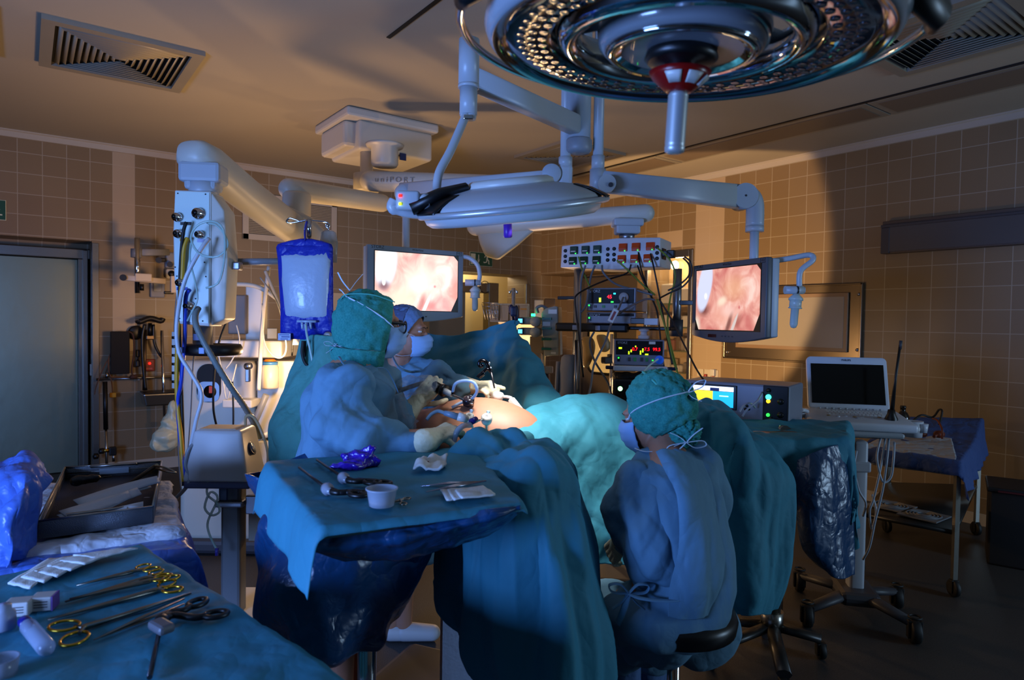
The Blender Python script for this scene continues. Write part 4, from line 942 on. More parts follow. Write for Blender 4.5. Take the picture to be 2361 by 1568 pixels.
big_cloth('film_bundle', rows, 'bright blue film bunched up at the left edge beside the steel tray', 'plastic film', mat=filmb, nu=60, nv=70, amp=.016, freq=7, seed=23.)
# white cloth under the tray
ZW = .965
tcw = [flat(70, 1115, ZW), flat(384, 1110, ZW), flat(408, 1222, ZW), flat(32, 1275, ZW)]
wc = M('white_wrap_cloth', (.80, .80, .82), .85, cloth=.5)
o = table_drape('wrapping_cloth', tcw, ZW, (.03, .03, .02, .04), wc, 60, .008, .3, 9., .012); top(o, 'white wrapping cloth spread under the steel mesh tray', 'cloth')

# --- draped instrument table on the right
ZR = 1.17
rc = [flat(1655, 958, ZR), flat(1952, 972, ZR), flat(1950, 1012, ZR), flat(1700, 1012, ZR)]
c0 = sum(rc, Vector())/4; pr = at_z(1778, 1495, 0)
rt = thing('instrument_table', 'instrument table on a steel stand with four-wheel base at the right', 'table', (pr.x, pr.y, 0))
b = MB(); b.grid([[rc[0]-UP*.02, rc[1]-UP*.02], [rc[3]-UP*.02, rc[2]-UP*.02]]); obj('table_top', baked(b, 'table_top', [('SOLIDIFY', dict(thickness=.02, offset=0.))]), steel, rt, world=True)
b = MB(); b.cyl((pr.x, pr.y, .12), (pr.x, pr.y, 1.14), .042, n=24); b.cyl((pr.x, pr.y, .1), (pr.x, pr.y, .2), .055, n=24); obj('column', b, steel, rt, world=True)
b = MB(); b.tube([(pr.x, pr.y, 1.14), Vector((c0.x, c0.y, 1.15))], .03); obj('support_arm', b, steel, rt, world=True)
legs = [at_z(1893, 1478, .09), at_z(1808, 1560, .09), at_z(1655, 1432, .09), at_z(1640, 1500, .09)]
for p in legs:
    b = MB(); b.tube([(pr.x, pr.y, .12), (p.x, p.y, .10)], .035, 8, flat=.6); obj('foot', b, M('dark_steel', (.25, .25, .25), .4, .8), rt, world=True)
    b = MB(); caster(b, (p.x, p.y, 0), .042, .03, CR); obj('caster', b, rubber, rt, world=True)
o = table_drape('table_drape', rc, ZR, (.05, .45, .1, .30), drape, 90, .010, .04, 31., .02); top(o, 'dark blue green sheet covering the instrument table at the right', 'drape')
rows = [[(1838, 1060, 2.92), (1870, 1045, 2.9), (1910, 1030, 2.92), (1958, 1020, 3.0)], [(1832, 1120, 2.9), (1868, 1110, 2.84), (1912, 1105, 2.86), (1964, 1100, 2.96)],
        [(1836, 1200, 2.9), (1868, 1200, 2.82), (1915, 1200, 2.85), (1970, 1190, 2.95)], [(1850, 1265, 2.9), (1880, 1275, 2.83), (1920, 1275, 2.85), (1972, 1270, 2.95)], [(1880, 1300, 2.92), (1900, 1320, 2.86), (1935, 1335, 2.86), (1970, 1325, 2.94)]]
big_cloth('film_flap', rows, 'glossy blue film flap hanging from the right-hand instrument table', 'plastic film', mat=film, nu=50, nv=70, amp=.010, freq=5, stretch=(1, 1, .3), seed=25., cr=1.6, cup=.2)

# --- steel trolley by the right wall with blue sheet
ZC2 = .86
cc = [flat(2050, 985, ZC2), flat(2262, 990, ZC2), flat(2212, 1062, ZC2), flat(1985, 1032, ZC2)]
c0 = sum(cc, Vector())/4
ct = thing('steel_trolley', 'steel two-shelf trolley on wheels by the right wall', 'trolley', (c0.x, c0.y, 0))
b = MB(); b.grid([[cc[0]-UP*.02, cc[1]-UP*.02], [cc[3]-UP*.02, cc[2]-UP*.02]]); obj('table_top', baked(b, 'table_top', [('SOLIDIFY', dict(thickness=.02, offset=0.))]), steel, ct, world=True)
low = [c0+(p-c0)*.97 for p in cc]
b = MB(); b.grid([[Vector((p.x, p.y, .40)) for p in low[:2]], [Vector((p.x, p.y, .40)) for p in (low[3], low[2])]]); obj('lower_shelf', baked(b, 'lower_shelf', [('SOLIDIFY', dict(thickness=.025, offset=0.))]), M('dark_steel', (.25, .25, .25), .4, .8), ct, world=True)
for p in low:
    b = MB(); b.box((p.x, p.y, .48), (.028, .028, .74), rot=(0, 0, CR)); obj('leg', b, steel, ct, world=True)
    b = MB(); caster(b, (p.x, p.y, 0), .055, .03, CR); obj('caster', b, rubber, ct, world=True)
sheetm = M('dark_blue_sheet', (.20, .30, .52), .8, cloth=.4)
o = table_drape('trolley_sheet', cc, ZC2, (.02, .22, .02, .10), sheetm, 70, .006, .15, 41., .02, hump=lambda u, v: .09*math.exp(-((v+.0)/.25)**2)*(1 if u < 1.05 else .5)); top(o, 'dark blue sheet draped over the steel trolley by the right wall', 'drape')
o = table_drape('paper_sheet', [c0+(p-c0)*q for p, q in zip(cc, (.7, .45, .93, .98))], ZC2+.006, (.0, .0, .0, .12), M('white_paper_sheet', (.66, .66, .68), .8, cloth=.5), 50, .004, .1, 43., .01); top(o, 'pale paper sheet over the front edge of the trolley by the right wall', 'sheet')

# --- stool
sp = at(1556, 1387, 2.19)
st = thing('stool', 'round black swivel stool on a chrome post under the seated surgeon', 'stool', (sp.x, sp.y, 0))
zs = sp.z
b = MB(); b.lathe([(.0, 0), (.17, 0), (.196, .012), (.202, .045), (.195, .066), (.16, .078), (0, .08)], (sp.x, sp.y, zs-.085), n=40); obj('seat', b, M('black_vinyl', (.03, .03, .035), .35), st, world=True)
b = MB(); b.lathe([(.0, 0), (.11, 0), (.12, .02), (0, .03)], (sp.x, sp.y, zs-.115), n=30); obj('seat_plate', b, black, st, world=True)
b = MB(); b.cyl((sp.x, sp.y, .1), (sp.x, sp.y, zs-.1), .021, n=20); obj('post', b, chrome, st, world=True)
b = MB(); b.tube([(sp.x+.17*cos(q), sp.y+.17*sin(q), .30) for q in [2*pi*i/36 for i in range(37)]], .012, 8); b.tube([(sp.x-.17, sp.y, .30), (sp.x+.17, sp.y, .30)], .008); b.tube([(sp.x, sp.y-.17, .30), (sp.x, sp.y+.17, .30)], .008); obj('foot_ring', b, black, st, world=True)
for k in range(5):
    q = 2*pi*k/5+.3; e = Vector((sp.x+.26*cos(q), sp.y+.26*sin(q), .07))
    b = MB(); b.tube([(sp.x, sp.y, .10), e], [.025, .018], 8); obj('leg', b, black, st, world=True)
    b = MB(); caster(b, (e.x, e.y, 0), .03, .025, q); obj('caster', b, rubber, st, world=True)

# ------------------------------------------------------------------ overhead: lamps, booms, monitors
lgrey = M('light_grey_enamel', (.66, .69, .72), .4)
lgrey2 = M('pale_grey_enamel', (.72, .74, .76), .35)
boomw = M('boom_enamel', (.78, .76, .71), .42)
mirror = M('lamp_mirror', (.72, .74, .76), .05, 1.)
darkglass = M('lamp_glass', (.24, .26, .28), .08, .6, coat=.6)
def TR(loc, rx=0., ry=0., rz=0.):
    from mathutils import Euler
    return Matrix.Translation(loc) @ Euler((rx, ry, rz)).to_matrix().to_4x4()

# --- big surgical lamp hanging close above the camera
lc = at(1573, 92, 1.20)
big = thing('surgical_lamp', 'large round surgical lamp close overhead, its mirrored underside facing the camera', 'surgical lamp', lc)
T = TR(lc, 0, 0, CR) @ TR((0, 0, 0), R(3.5), R(2.0), 0)
def lampart(name, b, m, par=None, mods=None):
    b.xf(T)
    return obj(name, b if not mods else baked(b, name, mods), m, par or big, world=True)
b = MB(); b.lathe([(.235, .030), (.240, .006), (.252, -.002), (.318, -.004), (.330, -.014), (.343, -.018), (.354, -.010), (.361, .008), (.357, .040), (.335, .066), (.29, .078), (.25, .07), (.236, .05)], n=96, close=True); lampart('housing_ring', b, M('lamp_housing', (.60, .63, .66), .22, coat=.6))
b = MB(); b.lathe([(.320, -.0065), (.331, -.0165), (.345, -.0195)], n=96); b.f = b.f[:96*2]; b.sm = b.sm[:96*2]; b.mi = b.mi[:96*2]; lampart('chrome_rim', b, M('lamp_rim_chrome', (.55, .57, .60), .08, 1.))
b = MB(); b.lathe([(.240, -.004), (.248, -.010), (.312, -.0105), (.322, -.008)], n=96); b.f = b.f[:96*3]; b.sm = b.sm[:96*3]; b.mi = b.mi[:96*3]; lampart('glass_ring', b, darkglass)
b = MB()
for row, n in ((.2555, 50), (.2755, 54), (.2945, 58)):
    for k in range(n):
        q = 2*pi*(k+.5*(row > .28))/n; p = Vector((row*cos(q), row*sin(q), -.0107)); b.lathe([(.0088, 0), (.0090, -.0006), (.0080, -.0009), (.0052, -.0004), (.0001, -.0002)], p, (0, 0, 1), 10)
o = lampart('led_lenses', b, M('lens_chrome', (.30, .34, .37), .15, .8)); o['kind'] = 'stuff'
b = MB(); b.lathe([(.237, .028), (.226, -.010), (.205, -.022), (.190, -.012), (.184, .010), (.190, .030)], n=80); b.f = b.f[:80*5]; b.sm = b.sm[:80*5]; b.mi = b.mi[:80*5]; lampart('inner_mirror_ring', b, mirror)
b = MB(); b.lathe([(.012, .10), (.09, .095), (.135, .070), (.152, .035), (.155, .010), (.150, -.012), (.139, -.022), (.130, -.022)], n=72); lampart('centre_dome', b, M('lamp_dome', (.50, .52, .54), .2, coat=.8))
b = MB(); b.lathe([(.139, -.0215), (.132, -.030), (.118, -.028), (.10, -.016), (.075, -.010), (.05, -.012), (.02, -.012)], n=72); b.f = b.f[:-1]; b.sm = b.sm[:-1]; b.mi = b.mi[:-1]; lampart('dome_mirror', b, mirror)
for k in range(3):
    q = 2*pi*k/3+.5; b = MB(); b.tube([Vector((.13*cos(q), .13*sin(q), .06)), Vector((.25*cos(q), .25*sin(q), .055))], .016, 10); lampart('spoke', b, lgrey)
b = MB(); b.lathe([(.062, -.020), (.066, -.034), (.058, -.042), (.03, -.044), (.028, -.070), (.02, -.072)], n=40); lampart('handle_socket', b, black)
b = MB(); b.lathe([(.056, -.058), (.050, -.068), (.024, -.092), (.018, -.094)], n=40); hc_ = lampart('red_collar', b, M('red_collar', (.50, .04, .03), .3))
for k in range(4):
    q0 = -pi/2+(k-.9)*.85; b = MB(); rows = [[Vector((r*cos(q0+.6*j/6), r*sin(q0+.6*j/6), z)) for j in range(7)] for r, z in ((.0515, -.0675), (.034, -.0835))]; b.grid(rows); lampart('collar_label', b, white, hc_, [('SOLIDIFY', dict(thickness=.001))])
b = MB(); pr = [(.014, -.090)]
for i in range(26): z = -.10-.0034*i; pr += [(.0185, z), (.0172, z-.0017)]
pr += [(.0185, -.192), (.0175, -.200), (.012, -.203), (.002, -.203)]; b.lathe(pr, n=28); lampart('handle', b, M('handle_metal', (.74, .75, .75), .42, .5))
b = MB(); b.tube([Vector((.404*cos(q), .404*sin(q), .012)) for q in [R(-14+ i*(208/60)) for i in range(61)]], .0085, 12); lampart('grip_rail', b, chrome)
for q in (R(196), R(-16)):
    b = MB(); s = 1 if q > 1 else -1; b.tube([Vector((r*cos(q+s*t), r*sin(q+s*t), z)) for r, t, z in ((.407, -.06, .012), (.405, .02, .02), (.36, .16, .045), (.26, .26, .075), (.13, .4, .09))], [.012, .021, .026, .024, .02], 12, flat=1.5); lampart('rail_bracket', b, black)
b = MB(); b.tube(curve([Vector((.12*cos(q), .12*sin(q), .09)) for q in (R(250),)]+[Vector((-.05, -.30, .14)), Vector((-.05, -.5, .25)), Vector((-.05, -.52, .5)), Vector((-.05, -.52, 1.22))], 30), .03, 14); lampart('suspension_arm', b, lgrey)

# --- ceiling column carrying lamp and monitor arms
cc_ = at(1335, 300, 3.4)
col = thing('ceiling_column', 'pale grey ceiling column that carries the lamp arm behind the big surgical lamp', 'ceiling mount', (cc_.x, cc_.y, ZC))
def ap(px, py, d): return at(px, py, d)
zb = at(1335, 355, 3.4).z; zm = at(1335, 325, 3.4).z
b = MB(); b.cyl((cc_.x, cc_.y, zm), (cc_.x, cc_.y, ZC), .060, n=32); b.lathe([(.0, 0), (.22, 0), (.22, -.03), (.16, -.06), (.06, -.07)], (cc_.x, cc_.y, ZC), n=40); obj('column', b, lgrey, col, world=True)
b = MB(); b.lathe([(.02, 0), (.055, .004), (.066, .016), (.068, .03), (.068, zm-zb), (.06, zm-zb+.01)], (cc_.x, cc_.y, zb), n=32); obj('end_cap', b, M('cap_grey', (.55, .56, .58), .45), col, world=True)

# --- small lamp over the patient
j0 = at(1335, 292, 3.4); j1 = at(1082, 178, 2.6)
l2c = at(1180, 470, 2.45)
sm = thing('surgical_lamp', 'smaller white surgical lamp seen edge-on over the patient with purple handle', 'surgical lamp', l2c)
b = MB(); d = (j1-j0).normalized(); w = Vector((d.y, -d.x, 0)).normalized()
def beam(b, p0, p1, w0, h0, w1, h1, r=.35, n=20):
    p0, p1 = Vector(p0), Vector(p1); d = (p1-p0).normalized(); s = d.cross(UP).normalized(); u = s.cross(d)
    b.loft([[p+s*(w_/2*math.copysign(abs(cos(q))**r, cos(q)))+u*(h_/2*math.copysign(abs(sin(q))**r, sin(q))) for q in [2*pi*(i+.5)/n for i in range(n)]] for p, w_, h_ in ((p0, w0, h0), (p1, w1, h1))]); return b
beam(b, j0, j1, .07, .10, .06, .085); obj('horizontal_arm', b, lgrey2, sm, world=True)
a, c = at(1082, 92, 2.6), at(1082, 276, 2.6)
b = MB(); b.cyl((a.x, a.y, at(1082, 195, 2.6).z), a, .041, n=28); b.cyl((a.x, a.y, at(1082, 203, 2.6).z), (a.x, a.y, at(1082, 195, 2.6).z), .042, n=28); obj('joint_housing', b, lgrey2, sm, world=True)
b = MB(); b.cyl((a.x, a.y, c.z+.02), (a.x, a.y, at(1082, 203, 2.6).z), .035, n=28); b.box((a.x, a.y, c.z+.05), (.062, .05, .10), rot=(0, 0, CR), bev=.012); j = obj('joint_lower', b, lgrey2, sm, world=True)
b = MB(); b.box(at(1080, 270, 2.555), (.036, .012, .018), rot=(0, 0, CR), bev=.003); obj('hinge_pin', b, chrome, j, world=True)
b = MB(); b.tube(curve([at(1076, 262, 2.6), at(1040, 345, 2.52), at(1012, 400, 2.47), at(1006, 450, 2.45)], 24), .0165, 14); obj('yoke_tube', b, lgrey2, sm, world=True)
T2 = TR(l2c, 0, 0, CR) @ TR((0, 0, 0), R(11), R(-6.5), 0)
def sp2(name, b, m, par=None): b.xf(T2); return obj(name, b, m, par or sm, world=True)
b = MB(); b.lathe([(.265, -.058), (.305, -.058), (.322, -.046), (.330, -.025), (.332, .0), (.322, .012), (.29, .030), (.235, .052), (.17, .064), (.165, .066), (.0, .07)], n=72); sp2('housing', b, lgrey2)
b = MB(); b.lathe([(.165, .062), (.16, .082), (.14, .092), (.0, .095)], n=60); sp2('top_dome', b, white)
b = MB(); b.lathe([(.0, -.052), (.2, -.053), (.272, -.0585)], n=60); sp2('lens_panel', b, M('lit_lens', (.9, .92, .95), .2, em=1.2))
b = MB(); b.tube([Vector((.350*cos(q), .350*sin(q), -.014)) for q in [R(200+i*(150/50)) for i in range(51)]], .011, 12); sp2('grip_rail', b, M('rail_silver', (.78, .80, .82), .35, .5))
for q0, q1 in ((196, 222), (336, 362)):
    rows = [[Vector((r*cos(R(q0+(q1-q0)*i/10)), r*sin(R(q0+(q1-q0)*i/10)), z)) for i in range(11)] for r, z in ((.245, .052), (.30, .034), (.345, .008), (.362, -.004), (.352, -.016))]
    b = MB(); b.grid(rows); b.xf(T2); obj('black_bracket', baked(b, 'black_bracket', [('SOLIDIFY', dict(thickness=.006, offset=1.))]), black, sm, world=True)
b = MB(); b.tube([Vector((-.16, -.06, .075)), Vector((-.25, -.1, .06)), Vector((-.36, -.12, .022))], [.03, .038, .045], 10, flat=.6); sp2('black_fork', b, black)
b = MB(); b.box(at(943, 465, 2.33), (.085, .07, .068), rot=(0, 0, CR), bev=.012, seg=3); b.cyl(at(968, 466, 2.33), at(992, 464, 2.33), .029, n=24); cbx = obj('control_box', b, lgrey2, sm, world=True)
for py, m in ((451, M('led_red', (1, .08, .05), .4, em=6)), (470, M('led_yellow', (.75, .9, .1), .4, em=4))):
    b = MB(); b.box(at(922, py, 2.29), (.009, .004, .010), rot=(0, 0, CR), bev=.002); obj('indicator', b, m, cbx, world=True)
b = MB(); b.tube(curve([at(910, 462, 2.33), at(905, 480, 2.33), at(935, 492, 2.34), at(978, 497, 2.36)], 14), [.02]*7+[.014]*8, 12); obj('box_cowl', b, lgrey2, sm, world=True)
hb = at(1170, 503, 2.46); he = at(1171, 545, 2.48)
b = MB(); b.lathe([(.027, 0), (.0165, .014), (.0155, .05), (.017, .068), (.014, .072), (.0, .072)], hb, he-hb, 24); obj('purple_handle', b, M('purple_plastic', (.20, .10, .55), .3), sm, world=True)
b = MB(); b.box(at(1206, 494, 2.33), (.016, .004, .004), rot=(0, 0, CR)); obj('status_light', b, M('led_green', (.1, 1, .35), .4, em=5), sm, world=True)

# --- monitors on their own arms
def screen_mat(key, strength, layers, base=((.80, .42, .40), (.93, .66, .60), (1., .85, .80))):
    m = bpy.data.materials.new(key); m.use_nodes = True; nt = m.node_tree; N = nt.nodes; L = nt.links; b = N['Principled BSDF']
    tc = N.new('ShaderNodeTexCoord'); n = N.new('ShaderNodeTexNoise'); n.inputs['Scale'].default_value = 7; n.inputs['Detail'].default_value = 6; n.inputs['Distortion'].default_value = 1.2
    L.new(tc.outputs['Object'], n.inputs['Vector']); r = N.new('ShaderNodeValToRGB'); L.new(n.outputs['Fac'], r.inputs['Fac'])
    e = r.color_ramp.elements; e[0].position = .3; e[0].color = (*lin(base[0]), 1); e[1].position = .52; e[1].color = (*lin(base[1]), 1); x = e.new(.7); x.color = (*lin(base[2]), 1)
    out = r.outputs['Color']
    for (cx, cz, rx, rz, rot, colr, soft, amt) in layers:
        mp = N.new('ShaderNodeMapping'); mp.vector_type = 'TEXTURE'
        mp.inputs['Location'].default_value = (cx*.28, 0, cz*.175); mp.inputs['Rotation'].default_value = (0, R(rot), 0); mp.inputs['Scale'].default_value = (rx*.28, 1e3, rz*.28)
        L.new(tc.outputs['Object'], mp.inputs['Vector']); ln = N.new('ShaderNodeVectorMath'); ln.operation = 'LENGTH'; L.new(mp.outputs[0], ln.inputs[0])
        ad = N.new('ShaderNodeMath'); ad.operation = 'MULTIPLY_ADD'; ad.inputs[1].default_value = .5*soft; L.new(n.outputs['Fac'], ad.inputs[0]); L.new(ln.outputs['Value'], ad.inputs[2])
        mr = N.new('ShaderNodeMapRange'); mr.interpolation_type = 'SMOOTHSTEP'; mr.inputs['From Min'].default_value = 1.0-soft+.25*soft; mr.inputs['From Max'].default_value = 1.0+.25*soft; mr.inputs['To Min'].default_value = amt; mr.inputs['To Max'].default_value = 0
        L.new(ad.outputs[0], mr.inputs['Value']); mx = N.new('ShaderNodeMix'); mx.data_type = 'RGBA'; L.new(mr.outputs[0], mx.inputs['Factor']); L.new(out, mx.inputs['A']); mx.inputs['B'].default_value = (*lin(colr), 1); out = mx.outputs['Result']
    L.new(out, b.inputs['Emission Color']); b.inputs['Emission Strength'].default_value = strength; b.inputs['Base Color'].default_value = (.01, .01, .01, 1); b.inputs['Roughness'].default_value = .3
    return m
LAY = [(.25, .35, .55, .40, 0, (.95, .72, .55), .9, .6), (-.12, -.05, .22, .14, -20, (1., .92, .82), .8, .9), (-.05, -.55, .55, .35, 10, (.96, .70, .62), .8, .7), (.10, -.35, .35, .2, 0, (1., .86, .82), .9, .6),
       (-.72, -.30, .30, .22, 0, (.45, .22, .20), .9, .9), (-.70, .50, .26, .62, 14, (.86, .88, 1.), .25, 1.), (-.66, .15, .07, .09, 0, (1, 1, 1), .6, 1.), (.10, -.80, .10, .35, 25, (.40, .20, .18), .8, .8), (.36, -.70, .16, .26, 40, (.55, .22, .18), .9, .6), (.25, -.85, .045, .33, 28, (.86, .80, .78), .3, 1.), (-.98, -.85, .2, .3, 0, (.95, .93, .85), .9, .9), (.42, -.25, .05, .06, 0, (.80, .35, .38), .9, .8)]
LAY1 = [(.1, .1, .6, .5, 0, (1., .93, .85), .9, .8), (.0, -.05, .3, .25, 0, (1, 1, .9), .9, .9), (-.75, .6, .28, .62, 8, (.92, .95, 1.), .35, 1.), (-.80, -.15, .22, .18, 0, (.50, .28, .30), .9, .9), (-.8, -.02, .05, .09, 0, (1, 1, 1), .5, 1.), (-.35, -.6, .5, .4, 0, (1, .90, .78), .9, .8), (.08, -.75, .12, .35, 20, (.75, .40, .36), .8, .8), (.30, -.80, .2, .25, 40, (.88, .45, .42), .9, .8), (.20, -.8, .05, .35, 25, (1, .86, .84), .3, 1.), (.42, -.1, .05, .05, 0, (.85, .45, .45), .9, .9), (.95, -.2, .25, .9, 0, (.92, .52, .46), .9, .8)]
def monitor(name, label, Lp, Rp, smat, bez, cut):
    c = (Lp+Rp)/2; dr = Rp-Lp; dr.z = 0; rot = atan2(dr.y, dr.x); W, H = .56, .35
    t = thing(name, label, 'monitor', c, rot)
    b = MB(); pts = [(-.325, .215), (.325, .215), (.325, -.205)]+[(.325-.65*i/14, -.205-.035*sin(pi*i/14)) for i in range(1, 14)]+[(-.325, -.205)]
    b.prism(pts, (0, -.035, 0), (1, 0, 0), (0, 0, 1), (0, .035, 0)); obj('bezel', baked(b, 'bezel', [('BEVEL', dict(width=.006, segments=2, limit_method='ANGLE'))]), bez, t).data.polygons.foreach_set('use_smooth', [False]*0)
    b = MB(); b.prism([(x*.985, z*.98) for x, z in pts], (0, .001, 0), (1, 0, 0), (0, 0, 1), (0, .05, 0)); obj('back_shell', baked(b, 'back_shell', [('BEVEL', dict(width=.006, segments=2, limit_method='ANGLE'))]), lgrey, t)
    b = MB(); b.box((0, -.0355, .005), (W+.012, .003, H+.012)); obj('screen_glass', b, black, t)
    q = [(-W/2, H/2), (W/2-.03, H/2), (W/2, H/2-.03), (W/2, -H/2+.09), (W/2-.045, -H/2), (-W/2+(.03 if cut else 0), -H/2), (-W/2, -H/2+(.06 if cut else 0))]
    b = MB(); b.prism(q, (0, -.0385, .005), (1, 0, 0), (0, 0, 1), (0, .0015, 0)); obj('lit_picture', b, smat, t)
    text('STORZ', .026, black, t, (-.262, -.0352, .203)); text('WideView', .018, black, t, (.0, -.0352, .201)); text('HD', .018, black, t, (.292, -.0352, .199))
    b = MB(); [b.tube([Vector((x0, -.0352, z0)), Vector((x1, -.0352, z1))], .0012, 6) for x0, z0, x1, z1 in ((.274, .211, .31, .211), (.274, .187, .31, .187), (.274, .187, .274, .211), (.31, .187, .31, .211))]; obj('badge_frame', b, black, t)
    b = MB(); b.box((-.12, -.036, -.205), (.075, .003, .018)); obj('status_window', b, M('dark_red_window', (.22, .05, .05), .2), t)
    b = MB(); [b.box((-.03+.03*i, -.036, -.206), (.012, .003, .007), bev=.001) for i in range(4)]; obj('control_buttons', b, dgrey, t)
    return t
Lp, Rp = at(860, 650, 3.94), at(1047, 656, 4.25)
m1 = monitor('monitor', 'wide hanging monitor with pale frame glowing pink behind the two standing surgeons', Lp, Rp, screen_mat('pink_endoscope_picture', 1.1, LAY1, ((.92, .58, .55), (1., .80, .74), (1., .92, .88))), M('monitor_pale_frame', (.56, .60, .64), .4), False)
Lp2, Rp2 = at(1617, 697, 3.99), at(1766, 686, 3.46)
m2 = monitor('monitor', 'wide hanging monitor with dark grey frame showing pink tissue at the right', Lp2, Rp2, screen_mat('endoscope_picture', .85, LAY), M('monitor_dark_frame', (.30, .31, .33), .4), True)
def mon_extra(t, elbow, tube_pts, joint, handle_top, handle_end, arm0, drop_top, ceil_pt, d0, knuckle):
    """support arm up to the ceiling and the sterile handle beside the screen"""
    b = MB(); b.tube(curve([at(*p) for p in tube_pts], 36), .0145, 12); obj('handle_tube', b, lgrey2, t, world=True)
    jp = at(*joint); b = MB(); b.cyl(jp-RH*.065, jp+RH*.03, .021, n=20); b.cyl(jp+RH*.03, jp+RH*.036, .019, n=20); b.m = 1; b.cyl(jp-RH*.006, jp+RH*.002, .0225, n=20); obj('handle_joint', b, (lgrey2, black), t, world=True)
    h0, h1 = at(*handle_top), at(*handle_end); L = (h1-h0).length
    b = MB(); b.lathe([(.012, -.03), (.036, -.004), (.036, .006), (.030, .008), (.030, .042), (.034, .044), (.034, .048), (.020, .05), (.0195, L-.02), (.013, L-.004), (.001, L)], h0, h1-h0, 24); obj('hanging_handle', b, M('handle_pale', (.74, .78, .76), .3), t, world=True)
mon_extra(m2, None, [(1780, 602, 3.50), (1820, 596, 3.48), (1866, 588, 3.46), (1874, 600, 3.44), (1846, 625, 3.44), (1843, 660, 3.45)], (1838, 669, 3.45), (1835, 690, 3.45), (1829, 757, 3.45), 0, 0, 0, 0, 0)
mon_extra(m1, None, [(1055, 592, 4.27), (1080, 594, 4.25), (1100, 610, 4.24), (1106, 632, 4.24), (1104, 650, 4.24)], (1096, 652, 4.24), (1096, 670, 4.24), (1095, 718, 4.24), 0, 0, 0, 0, 0)
# monitor arms
e1 = at(937, 447, 4.15); s1 = at(1303, 412, 3.42)
b = MB(); beam(b, e1+(e1-s1).normalized()*.02, s1, .10, .135, .08, .095); b.ell(e1, (.075, .075, .068)); obj('support_arm', b, lgrey2, m1, world=True)
b = MB(); c1 = at(1270, 406, 3.44); b.lathe([(.05, 0), (.05, .012), (.046, .016)], c1-FH*.055, -FH, 28); obj('arm_joint', b, lgrey, m1, world=True)
k1 = (m1.location+Vector((0, 0, .05))+FH*.07); b = MB(); b.cyl((e1.x, e1.y, at(937, 500, 4.15).z), (e1.x, e1.y, e1.z), .030, n=20); b.tube([Vector((e1.x, e1.y, e1.z)), Vector((e1.x, e1.y, k1.z+.02)), k1], .024, 16); obj('drop_tube', b, lgrey2, m1, world=True)
b = MB(); b.box((s1.x, s1.y, s1.z+.01), (.075, .075, .12), rot=(0, 0, CR), bev=.02); b.cyl((s1.x, s1.y, s1.z), (s1.x, s1.y, ZC), .0275, n=20); b.cyl((s1.x, s1.y, s1.z+.06), (s1.x, s1.y, s1.z+.11), .036, n=20); obj('ceiling_tube', b, lgrey2, m1, world=True)
e2 = at(1712, 455, 3.62); s2 = at(1378, 418, 3.42); q2 = at(1738, 470, 3.62)
b = MB(); beam(b, s2, e2, .08, .105, .085, .13); obj('support_arm', b, lgrey2, m2, world=True)
b = MB(); b.cyl(e2-FH*.055, e2+FH*.055, .068, n=32); b.m = 1; b.cyl(e2-FH*.0565, e2-FH*.053, .006, n=10); obj('arm_joint', b, (lgrey2, dgrey), m2, world=True)
b = MB(); b.cyl(at(1399, 424, 3.36)-FH*.02, at(1399, 424, 3.36)+FH*.03, .045, n=28); b.m = 1; b.cyl(at(1408, 426, 3.335)-FH*.002, at(1408, 426, 3.36), .012, n=14); obj('arm_joint', b, (lgrey2, dgrey), m2, world=True)
b = MB(); b.tube(curve([e2, at(1728, 450, 3.62), at(1740, 470, 3.62), at(1740, 522, 3.62)], 16), .048, 16); zt = at(1740, 522, 3.62); b.cyl((zt.x, zt.y, zt.z-.03), (zt.x, zt.y, zt.z), .049, n=20); obj('elbow', b, lgrey2, m2, world=True)
k2 = m2.location+Vector((0, 0, .08))+Vector((sin(m2.rotation_euler[2])*-.06, cos(m2.rotation_euler[2])*.06, 0)); b = MB(); b.tube([zt, Vector((zt.x, zt.y, k2.z+.03)), k2], .0245, 16); obj('drop_tube', b, lgrey2, m2, world=True)
b = MB(); b.cyl((s2.x, s2.y, s2.z-.06), (s2.x, s2.y, s2.z+.06), .042, n=20); b.cyl((s2.x, s2.y, s2.z), (s2.x, s2.y, ZC), .0275, n=20); b.cyl((s2.x, s2.y, s2.z+.06), (s2.x, s2.y, s2.z+.13), .034, n=20); obj('ceiling_tube', b, lgrey2, m2, world=True)

# --- ceiling box of the pendant system and its arms
ub = thing('ceiling_mount', 'cream box on the ceiling with two drums that carries the boom arms', 'ceiling mount', (2.62, 5.6, ZC))
b = MB(); bx(b, 2.17, 3.05, 5.28, 6.05, 3.38, ZC-.001, bev=.02); obj('cover_plate', b, boomw, ub, world=True)
b = MB(); bx(b, 2.30, 3.02, 5.34, 5.98, 3.13, 3.385, bev=.03, seg=3); bx(b, 2.20, 3.02, 5.42, 5.98, 3.16, 3.38, bev=.03); obj('box_body', b, boomw, ub, world=True)
b = MB(); p = at(967, 346, 5.62); bx(b, p.x-.03, p.x+.03, 5.335, 5.345, p.z-.03, p.z+.03); obj('blue_emblem', b, M('navy_blue', (.05, .12, .40), .4), ub, world=True)
b = MB(); d1 = at(887, 366, 5.5); b.lathe([(.16, 0), (.15, -.02), (.112, -.03), (.112, -.16), (.10, -.18), (.0, -.18)], (d1.x, d1.y, 3.135), n=32); obj('drum', b, boomw, ub, world=True)
b = MB(); d2 = at(845, 395, 5.75); b.lathe([(.055, .12), (.055, -.15), (.112, -.16), (.112, -.30), (.10, -.315), (.0, -.315)], (d2.x, d2.y, 3.10), n=32); obj('second_drum', b, boomw, ub, world=True)
def roundarm(b, p0, p1, r0, r1, sq=1.): b.cap(p0, p1, r0, r1, 24); return b
